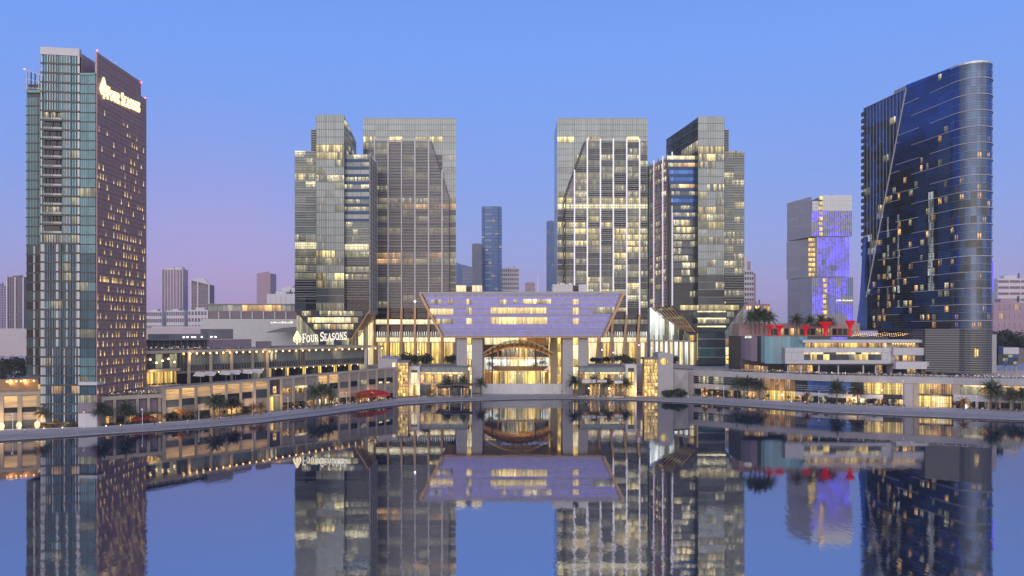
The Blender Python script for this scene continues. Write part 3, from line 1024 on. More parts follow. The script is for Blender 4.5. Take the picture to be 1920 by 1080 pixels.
def inner(mirror):
    """slab tower with a free-standing louvred screen and tall fins on its water side"""
    Y = 500.0
    if not mirror:
        px0, px1, fins, sl, sr = 681, 855, [704, 729, 754, 779, 804.5, 829.5], 690, 843
        label = 'slab tower with mauve louvred screen and thin pale fins, left of the bridge building'
    else:
        px0, px1, fins, sl, sr = 1045, 1214, [1198, 1174, 1149, 1125, 1100.5, 1076.5], 1060, 1212
        label = 'slab tower with glowing white fins and many lit offices, right of the bridge building'
    root = thing('office_tower', (X((px0 + px1) / 2, Y), Y + 20, DZ), label, 'tower', 'office towers around the plaza')
    f = front(px0, px1, Y)
    ztop = Z(222, Y)
    zlow = Z(577, Y)
    c = MB()
    x0, x1 = X(px0, Y), X(px1, Y)
    if not mirror: c.prism([(x0 + .1, Y + .4), (x1 - .1, Y + .4), (x1 - 3.6, Y + 36), (x0 - 1, Y + 36)], zlow - 25, ztop - .3, 'grey_glass2')
    else: c.prism([(x0 + .1, Y + .4), (x1 - .1, Y + .4), (x1 + 1.5, Y + 36), (X(1039.3, 536), 536)], zlow - 25, ztop - .3, 'grey_glass2')
    c.build('core', root)
    # diagonal-cornered screen limits (along the facade) by height
    def lim(z):
        py = HZ - (z - H) * F / Y
        if not mirror:
            r = 808 + (py - 264) * (843 - 808) / (372 - 264) if py < 372 else 843
            return f.A(690), f.A(r)
        l = 1099 - (py - 264) * (1099 - 1060) / (372 - 264) if py < 372 else 1060
        return f.A(l), f.A(1212)
    nf = 31
    zscr = Z(264, Y)
    cells = sorted([px0] + fins + [px1])
    fh = (ztop - zlow) / nf
    rnd = random.Random(11 if mirror else 5)
    for j in range(nf):
        z1 = ztop - j * fh
        z0 = z1 - fh
        py = HZ - (z1 - H) * F / Y
        f.pane(root, 'spandrel', 0, f.L, z0, z0 + (.7 if j % 3 == 2 else .4), 'stone' if j % 3 == 2 else 'louvre_metal', .22, .4)
        for i in range(7):
            a0, a1 = f.A(cells[i]) + .1, f.A(cells[i + 1]) - .1
            u = rnd.random()
            l0, l1 = lim(z0 + 1)
            inside = l0 < (a0 + a1) / 2 < l1 and z1 < zscr
            if not inside:
                mm = 'grey_glass' if py < 262 else choose(u, [(.14, 'lit_grey'), (.10, 'lit_dim'), (1, 'grey_glass')])
                if 252 < py < 275 and u < .16: mm = 'lit_yellow'
                if py > 480: mm = choose(u, [(.3, 'lit_dim'), (1, 'smoke_glass')])
            elif not mirror:
                mm = choose(u, [(.10, 'lit_dim'), (.03, 'lit_speck'), (1, 'smoke_glass')])
                if 360 < py < 372: mm = choose(u, [(.6, 'lit_speck'), (1, 'lit_dim')])
                if 372 <= py < 384 and i > 1: mm = 'lit_amber' if u < .75 else 'lit_dim'
                if 266 < py < 286: mm = choose(u, [(.3, 'lit_dim'), (1, 'smoke_glass')])
                if 463 < py < 474: mm = 'lit_amber' if i in (1, 2, 5) else 'lit_dim'
                if 474 <= py < 487: mm = 'lit_amber' if i < 4 else 'lit_dim'
                if 400 < py < 412 or 425 < py < 436 or 511 < py < 522: mm = choose(u, [(.5, 'lit_dim'), (.2, 'lit_speck'), (1, 'smoke_glass')])
            else:
                mm = choose(u, [(.30, 'lit_yellow' if py > 395 else 'lit_dim'), (.26 if py > 395 else .16, 'lit_speck'), (.14, 'lit_dim'), (.15, 'dark_glass'), (1, 'smoke_glass')])
                if 320 < py < 380 and i > 3 or 430 < py < 520 and i == 3 and u < .6: mm = 'dark_glass' if u < .75 else 'lit_speck'
                if 380 < py < 392: mm = 'lit_bright'
                if 370 < py <= 380: mm = choose(u, [(.6, 'lit_yellow'), (1, 'lit_speck')])
                if py > 545: mm = 'lit_speck' if u < .25 else 'dark_glass'
            f.pane(root, 'window', a0, a1, z0 + .38, z1 - .03, mm, 0)
    m = MB()
    n = 42
    for k in range(n + 1):
        a = k * f.L / n
        f.box(m, a - .09, a + .09, zlow, ztop, .02, .16, 'charcoal' if k % 6 else 'louvre_metal')
    m.build('mullion', root, 'stuff')
    # screen blades
    zz = zlow
    lm = 'louvre_mauve' if not mirror else 'louvre_metal'
    st = 1.09 if not mirror else 1.45
    while zz < zscr:
        l0, l1 = lim(zz)
        f.pane(root, 'louvre', l0, l1, zz, zz + (.42 if not mirror else .3), lm, 2.0, .5)
        zz += st
    fr = MB()
    for py, w_ in ((264, .5),):
        l0, l1 = lim(Z(266, Y))
        f.box(fr, l0, l1, Z(265, Y), Z(264, Y) + .2, 1.4, 2.2, 'white_fin')
    # raking edge of the screen
    pts = [(808, 264), (843, 372), (843, 577)] if not mirror else [(1099, 264), (1060, 372), (1060, 577)]
    for (pa, ya), (pb, yb) in zip(pts[:-1], pts[1:]):
        A_, B_ = f.pt(f.A(pa), 1.7), f.pt(f.A(pb), 1.7)
        fr.bar((A_.x, A_.y, Z(ya, Y)), (B_.x, B_.y, Z(yb, Y)), .5, .6, 'charcoal')
        if mirror and ya < 400:
            C_, D_ = f.pt(f.A(pa), .1), f.pt(f.A(pb), .1)
            s = 1.8
            fr.bar((C_.x - s, C_.y, Z(ya + 4, Y)), (D_.x - s, D_.y, Z(yb + 4, Y)), .5, .6, 'charcoal')
            for k in range(18):
                t0, t1 = k / 18, (k + 1) / 18
                if k % 2: t0, t1 = t1, t0
                fr.bar((A_.x + (B_.x - A_.x) * t0, A_.y, Z(ya + (yb - ya) * t0, Y)), (C_.x - s + (D_.x - C_.x) * t1, C_.y, Z(ya + 4 + (yb - ya) * t1, Y)), .45, .45, 'charcoal')
    fr.build('screen_frame', root)
    # fins; below the screen they rake outwards as bronze-clad columns
    for k, px in enumerate(fins):
        zt = Z(262, Y) if k < 5 else Z(320, Y)
        if not mirror and k == 0: zt = Z(262, Y)
        a = f.A(px)
        zf = Z(577, Y) if not mirror else Z(590, Y)
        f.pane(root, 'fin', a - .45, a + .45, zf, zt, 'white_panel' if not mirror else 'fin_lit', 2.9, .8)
        A_ = f.pt(a, 2.4)
        dx = (-1 if mirror else 1) * (.8 if not mirror else 3.5) * (1 if mirror else 0)
        MB().bar((A_.x, A_.y, zf), (A_.x + dx, A_.y - 2.0, DZ), 1.5, 1.1, 'bronze').build('column', root)
    # lower floors seen between the columns
    rowsL = [(577, 587), (587, 599), (599, 611), (611, 625)]
    for r, (y0, y1) in enumerate(rowsL):
        z1, z0 = Z(y0, Y), Z(y1, Y)
        f.pane(root, 'spandrel', 0, f.L, z0, z0 + 1.1, 'charcoal', .1, .4)
        for i in range(7):
            a0, a1 = f.A(cells[i]) + .1, f.A(cells[i + 1]) - .1
            mm = [choose(R(), [(.2, 'lit_yellow'), (1, 'dark_glass')]), choose(R(), [(.2, 'lit_bright'), (1, 'dark_glass')]) if not mirror else 'dark_glass', 'lit_bright' if not mirror else choose(R(), [(.7, 'lit_dim'), (1, 'dark_glass')]), 'dark_glass'][r]
            f.pane(root, 'window', a0, a1, z0 + 1.15, z1 - .1, mm, 0)
    for i in range(7):
        a0, a1 = f.A(cells[i]), f.A(cells[i + 1])
        for k in range(5):
            a = a0 + (a1 - a0) * (k + 1) / 6
            f.pane(root, 'pendant_light', a - .16, a + .16, Z(632 - 1.2 * (k % 2), Y), Z(622, Y), 'lit_white', 1.2, .25)
        f.pane(root, 'lobby_window', a0 + .8, a1 - .8, Z(641, Y), Z(633, Y), 'lit_cream', .2)
        f.pane(root, 'lobby_window', a0 + (1.9 if i % 2 else 1.3), a1 - (1.5 if i % 2 else 2.1), DZ + .1, Z(642.5, Y), 'lit_gold' if i % 2 or not mirror else 'lit_cream', .1)
    p = MB()
    f.box(p, 0, f.L, Z(642.3, Y), Z(641.2, Y), 1.0, 1.6, 'stone_pale')
    f.box(p, 0, f.L, DZ, Z(625, Y) - .05, -3, -.3, 'stone_warm')
    p.build('lobby_wall', root)
    p = MB()
    for px in ((703, 780) if not mirror else (1110, 1200)):
        pp = f.pt(f.A(px), -6)
        p.lathe([(.3, 0), (.3, 1.2), (.05, 1.4)], 6, 'charcoal', (pp.x, pp.y, ztop))
    f.box(p, 0, f.L, ztop - .3, ztop + .25, -.6, .2, 'louvre_metal')
    p.build('roof_edge', root)
    if mirror:
        q = MB()
        f.box(q, f.A(1212.3), f.A(1218), DZ, Z(310, Y), -4, -1, 'teal_dark')
        q.build('side_glazing', root)


inner(False)
inner(True)


def outer_right():
    Y = 460.0
    root = thing('office_tower', (X(1335, Y), Y + 20, DZ), 'grey office tower with striped side wall and raked bronze foot beside the terrace palms', 'tower', 'office towers around the plaza')
    zb = Z(572, Y)
    xa0, xa1 = X(1309, Y), X(1358, Y)
    c = MB()
    c.prism([(xa0 + .2, Y + .4), (xa1 - .2, Y + .4), (xa1 - .2, 516), (115, 516)], [zb] * 4, [Z(219, Y), Z(219, Y), Z(262, 516), Z(262, 516)], 'smoke_glass')
    c.prism([(xa1 - .15, 464.4), (X(1395, 464), 464.4), (X(1395, 464), 500), (xa1 - .15, 500)], zb, Z(284, 464), 'charcoal')
    c.prism([(xa1 - .1, 480), (X(1366, 480), 480), (X(1366, 480), 500), (xa1 - .1, 500)], zb, Z(243, 480), 'charcoal')
    c.prism([(X(1256, 466), 466.4), (xa0 + .1, 466.4), (xa0 + .1, 496), (X(1256, 466), 496)], zb, Z(291, 466), 'charcoal')
    c.build('core', root)
    fA = front(1309, 1358, Y)
    base = [(.22, 'lit_grey'), (.12, 'lit_speck'), (.12, 'lit_dim'), (1, 'grey_glass')]
    ra = {0: [(1, 'grey_glass')], 1: [(1, 'grey_glass')], 2: [(1, 'grey_glass')], 3: [(.3, 'lit_speck'), (1, 'grey_glass')], 4: [(.6, 'lit_yellow'), (1, 'lit_dim')], 5: [(.8, 'lit_speck'), (1, 'lit_yellow')],
          12: [(.5, 'lit_yellow'), (1, 'lit_dim')], 13: [(.6, 'lit_yellow'), (1, 'lit_speck')], 14: [(.4, 'lit_yellow'), (1, 'lit_dim')], 21: [(1, 'smoke_glass')], 22: [(.4, 'lit_speck'), (1, 'smoke_glass')], 23: [(1, 'dark_glass')], 24: [(1, 'smoke_glass')]}
    grid(root, fA, 0, fA.L, zb, Z(218, Y), 3, 25, glass_tab(ra, base), sp=.5, band='grey_glass2')
    fB = front(1358.2, 1395, 464)
    bb = [(.22, 'lit_speck'), (.2, 'lit_dim'), (.1, 'lit_yellow'), (1, 'grey_glass2')]
    rb = {0: [(.7, 'lit_speck'), (1, 'lit_dim')], 1: [(1, 'grey_glass2')]}
    for j in range(17, 21): rb[j] = [(.2, 'lit_speck'), (1, 'dark_glass')]
    rb[20] = [(1, 'dark_glass')]
    grid(root, fB, 0, fB.L, zb, Z(283, 464), 2, 21, glass_tab(rb, bb), sp=.9, bandf=lambda j: 'louvre_metal' if j < 16 else 'charcoal')
    # recessed wing with blue spandrels; its left edge rakes
    fD = front(1250, 1308.8, 466)
    zt = Z(292, 466)
    fh = (zt - zb) / 21
    for j in range(21):
        z1 = zt - j * fh
        py = HZ - (z1 - H) * F / 466
        l = fD.A(1250.5 + 12.5 * min(1, max(0, (py - 290) / 115)))
        sp = 2.2 if j < 9 else .9
        fD.pane(root, 'spandrel', l, fD.L, z1 - fh, z1 - fh + sp, 'blue_band' if j < 9 else 'charcoal', .2 if j < 9 else .1, .5)
        tab = [(.6, 'lit_speck'), (.1, 'lit_yellow'), (1, 'smoke_glass')]
        if j == 0: tab = [(.7, 'lit_bright'), (1, 'lit_amber')]
        if j in (1, 4): tab = [(.5, 'lit_amber'), (1, 'lit_yellow')]
        if j in (2, 3, 6): tab = [(1, 'navy_glass')]
        if j > 17: tab = [(.2, 'lit_speck'), (1, 'dark_glass')]
        for i in range(3):
            a0 = l + i * (fD.L - l) / 3
            fD.pane(root, 'window', a0 + .06, a0 + (fD.L - l) / 3 - .06, z1 - fh + sp + .03, z1 - .03, choose(R(), tab), 0)
    z = zb + 2
    while z < Z(284, 464) - .5:
        fB.pane(root, 'louvre', 0, fB.L + .25, z, z + .28, 'louvre_metal', .75, .6)
        z += 4.9 / 3
    fC = front(1358.3, 1366, 480)
    for k in range(9):
        z = Z(283, 480) + 1 + k * 1.65
        fC.pane(root, 'louvre', 0, fC.L + .3, z, z + .5, 'louvre_metal', .5, .6)
    m = MB()
    for f, n, z1 in ((fA, 15, Z(218, Y)), (fB, 11, Z(284, 464))):
        for k in range(n + 1):
            a = k * f.L / n
            f.box(m, a - .085, a + .085, zb, z1, .02, .14, 'charcoal')
    # dark upper side of the slab, with raking pale lines and lit openings
    fS = Face((115, 516), (xa0, Y + .2))
    for k in range(15):
        a = k * fS.L / 14
        z1 = Z(262, 516) + (Z(219, Y) - Z(262, 516)) * a / fS.L
        fS.box(m, a - .07, a + .07, Z(292, 466), z1, .03, .18, 'charcoal')
    m.build('mullion', root, 'stuff')
    n = 6
    for r in range(3):
        for i in range(n):
            a0, a1 = i * fS.L / n, (i + 1) * fS.L / n
            zt_ = Z(262, 516) + (Z(219, Y) - Z(262, 516)) * i / n
            z0 = Z(290, 470) + r * 7.5
            if z0 + 7.3 < zt_ + 8:
                fS.pane(root, 'window', a0 + .1, a1 - .1, z0, min(z0 + 7.3, zt_ - .1), 'lit_speck' if r == 0 and i > 2 else 'smoke_glass', 0.02)
    for py0, py1 in ((262, 222), (276, 240), (288, 258)):
        A_, B_ = fS.pt(0, .3), fS.pt(fS.L, .3)
        MB().bar((A_.x, A_.y, Z(py0, 516)), (B_.x, B_.y, Z(py1, Y)), .35, .3, 'louvre_metal').build('raking_rail', root)
    # striped side wall with glowing fins
    fE = Face((99.2, 499), (108.4, 466))
    ztE0, ztE1 = Z(310, 499), Z(290, 466)
    e = MB()
    e.prism([(99.2, 499), (108.4, 466), (110, 466.5), (104, 499)], [zb] * 4, [ztE0, ztE1, ztE1, ztE0], 'brown_clad')
    e.build('end_wall', root)
    e = MB()
    for k in range(46):
        z = zb + k * (ztE0 - zb) / 46
        fE.box(e, 0, fE.L, z, z + .45, 0, .3, 'charcoal' if k % 3 else 'louvre_mauve')
    e.build('slat', root, 'stuff')
    for j in range(20):
        z = zb + 2 + j * (ztE0 - zb - 4) / 20
        for i in range(4):
            if R() < .55: fE.pane(root, 'window', i * fE.L / 4 + 1, (i + 1) * fE.L / 4 - 1, z, z + 3.4, choose(R(), [(.3, 'lit_speck'), (.25, 'lit_dim'), (1, 'grey_glass2')]), .35, .1)
    for k in range(6):
        a = .5 + k * (fE.L - 1) / 5
        z1 = ztE0 + (ztE1 - ztE0) * a / fE.L + 2
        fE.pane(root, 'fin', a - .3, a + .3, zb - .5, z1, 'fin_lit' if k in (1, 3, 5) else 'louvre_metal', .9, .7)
    # foot: dark glass throat, chamfered shoulders, raked ribs, bright lobby
    p = MB()
    p.xz([(X(1309, 463), Z(622, 463)), (X(1360, 463), Z(622, 463)), (X(1395, 463), Z(573, 463)), (X(1395, 463), zb - .02), (X(1262, 463), zb - .02)], 463.6, 496, 'charcoal')
    p.build('chamfered_foot', root)
    fP = front(1262, 1396, 463)
    for r, (y0, y1) in enumerate(((572, 584), (584, 597), (597, 609), (609, 621))):
        t = (y1 - 572) / 50.
        a0, a1 = fP.A(1262 + 47 * t) + .5, fP.A(1395 - 35 * t) - .5
        z1, z0 = Z(y0, 463), Z(y1, 463)
        n = 7
        for i in range(n):
            b0, b1 = a0 + i * (a1 - a0) / n, a0 + (i + 1) * (a1 - a0) / n
            mid = 1306 < 1262 + (b0 + b1) / 2 / (463 / F) < 1362
            mm = ['lit_yellow', 'smoke_glass', 'lit_speck', 'smoke_glass'][r] if mid else choose(R(), [(.4, 'lit_dim'), (1, 'dark_glass')])
            if r == 0 and i in (0, 1, 6): mm = 'lit_yellow'
            fP.pane(root, 'window', b0 + .1, b1 - .1, z0 + .9, z1 - .1, mm, 0)
        fP.pane(root, 'spandrel', a0 - .3, a1 + .3, z0, z0 + .8, 'charcoal', .2, .6)
    for py in (566, 583, 596, 611):
        fP.pane(root, 'light_band', fP.A(1307), fP.A(1360), Z(py + 2.6, 463), Z(py, 463), 'lit_bright', 1.3, .8)
    p = MB()
    p.prism([(X(1309, 463), 464), (X(1360, 463), 464), (X(1360, 463), 490), (X(1309, 463), 490)], DZ, Z(622, 463) - .05, 'dark_glass')
    p.build('throat', root)
    fT = front(1309, 1360, 463.9)
    for py in (635, 652, 669):
        fT.pane(root, 'spandrel', 0, fT.L, Z(py + 1.2, 464), Z(py, 464), 'steel', .3, .5)
    for j in range(4):
        for i in range(3):
            fT.pane(root, 'window', i * fT.L / 3 + .1, (i + 1) * fT.L / 3 - .1, Z((652, 669, 684, 635)[j] - .2, 464), Z((636.4, 653.4, 670.4, 622.5)[j], 464), choose(R(), [(.7, 'smoke_glass'), (1, 'green_glass')]), 0)
    fT.pane(root, 'light_band', -.9, -.1, DZ + 4, Z(625, 464), 'lit_gold', .3)
    for k in range(8):
        t = k / 7
        pa = Vector((108.6 - 9.2 * t, 465.4 + 33 * t, zb))
        pb = Vector((X(1303, 464) - 4.0 * t, 463.8 + 26 * t, Z(625, 463) + 1))
        MB().bar(pa, pb, .3, .5, 'bronze').build('inclined_rib', root)
    p = MB()
    p.poly([(110.4, 465.6, zb - .3), (X(1303, 464) + 1.6, 464.4, Z(625, 463)), (X(1303, 464) - 2.4, 490, Z(625, 463)), (101.4, 498, zb - .3)], 'smoke_glass')
    for k in range(6):
        t0, t1 = (k + .15) / 6, (k + .7) / 6
        q0, q1 = Vector((109.8, 465.4, zb - .8)), Vector((X(1303, 464) + .9, 464.2, Z(625, 463)))
        q2, q3 = Vector((X(1303, 464) - 3.1, 490, Z(625, 463))), Vector((100.8, 498, zb - .8))
        if k % 2 == 0: p.poly([q0.lerp(q1, t0), q0.lerp(q1, t1), q3.lerp(q2, t1), q3.lerp(q2, t0)], 'lit_dim')
    p.build('raked_soffit', root)
    fL = Face((X(1219, 505), 505), (X(1302, 474), 474))
    n = 9
    for i in range(n):
        a0, a1 = i * fL.L / n, (i + 1) * fL.L / n
        fL.pane(root, 'lobby_window', a0 + .5, a1 - .5, DZ + .2, Z(641, 490), 'lit_white' if i % 2 else 'lit_cream', 0)
        if i < 8:
            t0, t1 = Z(575 + 6.6 * i, 490), Z(575 + 6.6 * (i + 1) - .3, 490)
            P0, P1, Q0, Q1 = fL.pt(a0 + .1, 0), fL.pt(a1 - .1, 0), fL.pt(a0 + .1, -.3), fL.pt(a1 - .1, -.3)
            zl_ = Z(638, 490)
            MB().hexa([(P0.x, P0.y, zl_), (P1.x, P1.y, zl_), (Q1.x, Q1.y, zl_), (Q0.x, Q0.y, zl_), (P0.x, P0.y, t0), (P1.x, P1.y, t1), (Q1.x, Q1.y, t1), (Q0.x, Q0.y, t0)], ('lit_white', 'lit_white', 'lit_white', 'lit_dim', 'lit_white', 'lit_dim', 'smoke_glass', 'lit_dim')[i]).build('lobby_window', root)
        else: fL.pane(root, 'lobby_window', a0 + .4, a1 - .4, Z(638, 490), Z(628, 490), 'lit_gold', 0)
        q = fL.pt(a0, .7)
        MB().box(q.x - .35, q.x + .35, q.y - .35, q.y + .35, DZ, Z(628, 490), 'stone_warm').build('column', root)
    # pale glazed wedge hall under the right shoulder
    fW = Face((X(1361, 476), 476), (X(1394, 486), 486))
    for i in range(4):
        a0, a1 = i * fW.L / 4 + .1, (i + 1) * fW.L / 4 - .1
        fW.pane(root, 'lobby_window', a0, a1, Z(634, 480), Z(617 - 13 * i, 480), 'lit_dim' if i % 2 else 'lit_grey', 0)
        for r in range(3): fW.pane(root, 'lobby_window', a0, a1, Z(650 + 16 * r, 480) + .2, Z(635 + 16 * r, 480), ('lit_shop', 'lit_cream', 'lit_gold')[(i + r) % 3], 0)
    p = MB()
    fL.box(p, -1, fL.L, Z(641, 490) + .05, Z(638, 490) - .05, -.5, 3, 'stone_pale')
    p.build('lobby_canopy', root)


outer_right()


# ------------------------------------------------------------------ bridge building on stone legs
def bridge_building():
    Y = 420.0
    root = thing('bridge_building', (6, Y + 15, 3), 'violet-lit trapezoid building bridging between two pairs of pale stone legs', 'building')
    D = 40
    zt, zb = Z(551, Y), Z(631, Y)
    p = MB()
    p.xz([(X(832, Y), zb), (X(1129, Y), zb), (X(1166, Y), zt), (X(792, Y), zt)], Y + .4, Y + D, 'lilac_panel')
    p.build('body', root)
    p = MB()
    for (xa, za, xb, zb_) in ((788, 551, 829.5, 632.5), (1169, 550, 1131.5, 632.5)):
        p.bar((X(xa, Y), Y + D / 2 - .8, Z(za, Y)), (X(xb, Y), Y + D / 2 - .8, Z(zb_, Y)), 1.5, D + 1.2, 'bronze', up=(0, 1, 0))
    p.xz([(X(829, Y), zb - .8), (X(1132, Y), zb - .8), (X(1132, Y), zb - .05), (X(829, Y), zb - .05)], Y - .4, Y + D, 'bronze')
    p.build('edge_frame', root)
    p = MB()
    p.xz([(X(786, Y), zt + .05), (X(1171, Y), zt + .05), (X(1171, Y), Z(546.5, Y)), (X(786, Y), Z(547.5, Y))], Y - .3, Y + D, 'stone')
    p.build('parapet', root)
    f = front(792, 1166, Y)
    def lim(py):
        t = (py - 551) / 80
        return 792 + 40 * t + 1.5, 1166 - 37 * t - 1.5
    # lamella bands with LED lines below each
    n = 13
    ph = 79.0 / n
    for k in range(n):
        y0 = 551.5 + k * ph
        l, r = lim(y0 + ph)
        f.pane(root, 'lamella', f.A(l), f.A(r), Z(y0 + ph * .36, Y), Z(y0, Y), 'lilac_panel', .28, .3)
        f.pane(root, 'led_strip', f.A(l), f.A(r), Z(y0 + ph * .36 + .75, Y), Z(y0 + ph * .36 + .05, Y), 'led_blue', .22, .2)
        f.pane(root, 'panel_band', f.A(l), f.A(r), Z(y0 + ph, Y) + .03, Z(y0 + ph * .4 + .8, Y), 'lilac_panel', .05, .3)
    def rowp(px0, px1, py0, py1, step, m):
        k = max(1, round((px1 - px0) / step))
        for i in range(k):
            a, b = px0 + (px1 - px0) * i / k, px0 + (px1 - px0) * (i + 1) / k
            mm = m if R() < .9 else 'lit_dim'
            f.pane(root, 'window', f.A(a) + .1, f.A(b) - .1, Z(py1, Y), Z(py0, Y), mm, .62, .3)
    for py0, py1 in ((561, 571), (577, 590), (597, 608)):
        rowp(874.5, 885, py0, py1, 5.5, 'lit_warm')
        rowp(1074, 1085, py0, py1, 5.5, 'lit_warm')
    rowp(808, 829, 562, 571, 7, 'lit_dim'); rowp(840, 850, 561, 571, 5, 'lit_yellow')
    rowp(806, 850, 579, 590, 9, 'lit_warm'); rowp(817, 850, 598, 608, 8, 'lit_yellow')
    rowp(920, 1025, 577, 588, 10.5, 'lit_warm'); rowp(920, 1026, 595, 608, 10.6, 'lit_warm')
    rowp(938, 950, 562, 571, 6, 'lit_yellow'); rowp(962, 970, 562, 569, 4, 'lit_speck'); rowp(980, 1033, 561, 570, 9, 'lit_yellow')
    rowp(1112, 1152, 576, 588, 10, 'lit_speck')
    for k in range(34):
        x = 800 + k * 10.8
        f.pane(root, 'downlight', f.A(x) - .14, f.A(x) + .14, Z(555.5, Y), Z(554.8, Y), 'lit_cream', 1.0, .2)
    # roof boxes
    for px0, px1, py0, m in ((855, 874, 534.5, 'lit_cream'), (885, 903.5, 534.5, 'lit_cream'), (1036, 1074, 533, 'stone'), (1085, 1101, 533, 'stone')):
        q = MB()
        q.box(X(px0, Y + 2), X(px1, Y + 2), Y + 2, Y + 16, Z(548, Y + 2), Z(py0, Y + 2), 'stone_pale')
        o = q.build('roof_box', root)
        if m == 'lit_cream':
            front(px0, px1, Y + 1.9).pane(o, 'light_panel', .2, 6, Z(546, Y), Z(535.2, Y), 'lit_cream', 0)
            o.children[0].parent = o
    q = MB()
    q.box(X(874.5, Y), X(884.5, Y), Y + 6, Y + 14, zt, Z(536, Y), 'charcoal')
    q.box(X(1074.5, Y), X(1084.5, Y), Y + 6, Y + 14, zt, Z(534, Y), 'charcoal')
    q.build('roof_plant', root)
    # legs, with coursed stone and glowing slots
    for px0, px1 in ((856, 875), (885, 904.5), (1055, 1074), (1085, 1102)):
        q = MB()
        q.box(X(px0, Y + 2), X(px1, Y + 2), Y + 2, Y + 36, 1.1, zb - .1, 'stone')
        o = q.build('leg', root)
        q = MB()
        z = 3.0
        fl = front(px0, px1, Y + 2)
        while z < zb - 1:
            fl.box(q, -.01, fl.L + .01, z, z + .09, -.05, .03, 'slat_stone')
            z += 1.35
        for a in (.33, .66): fl.box(q, fl.L * a - .04, fl.L * a + .04, 1.2, zb - .2, -.05, .025, 'slat_stone')
        q.build('stone_joint', o, 'stuff')
    for px0, px1 in ((875, 885), (1074, 1085)):
        q = MB()
        fl = front(px0, px1, Y + 6)
        fl.box(q, 0, fl.L, 1.2, zb - .2, -20, -.2, 'stone_warm')
        o = q.build('stair_core', root)
        for j in range(7):
            z0 = 4 + j * 4.6
            fl.pane(o, 'window', .2, fl.L - .2, z0, z0 + 4.3, 'lit_cream' if j % 3 else 'lit_gold', 0)
    # violet wash lights under the parapet are only LED strips; warm light under the belly
    return root


bridge_building()


def point(name, loc, power, color=(1, .72, .38), size=.6, aim=(0, 1, .15)):
    """a shielded floodlight throwing its light back onto the buildings"""
    l = bpy.data.lights.new(name, 'SPOT')
    l.energy = power * 2.6
    l.color = color
    l.spot_size = math.radians(165)
    l.spot_blend = .5
    l.shadow_soft_size = size
    o = bpy.data.objects.new(name, l)
    col.objects.link(o)
    o.location = loc
    o.rotation_euler = Vector(aim).to_track_quat('-Z', 'Y').to_euler()
    return o


def foliage_blob(mb, c, r):
    rr = random.Random(int(c[0] * 10))
    for _ in range(160):
        v = Vector((rr.gauss(0, 1), rr.gauss(0, 1), rr.gauss(0, .6))) * r * .42
        a = Vector((rr.gauss(0, 1), rr.gauss(0, 1), rr.gauss(0, 1))).normalized() * .5
        b = Vector((rr.gauss(0, 1), rr.gauss(0, 1), rr.gauss(0, 1))).normalized() * .35
        p = Vector(c) + v
        mb.poly([p - a, p + b, p + a, p - b * .7], 'leaf_dark')


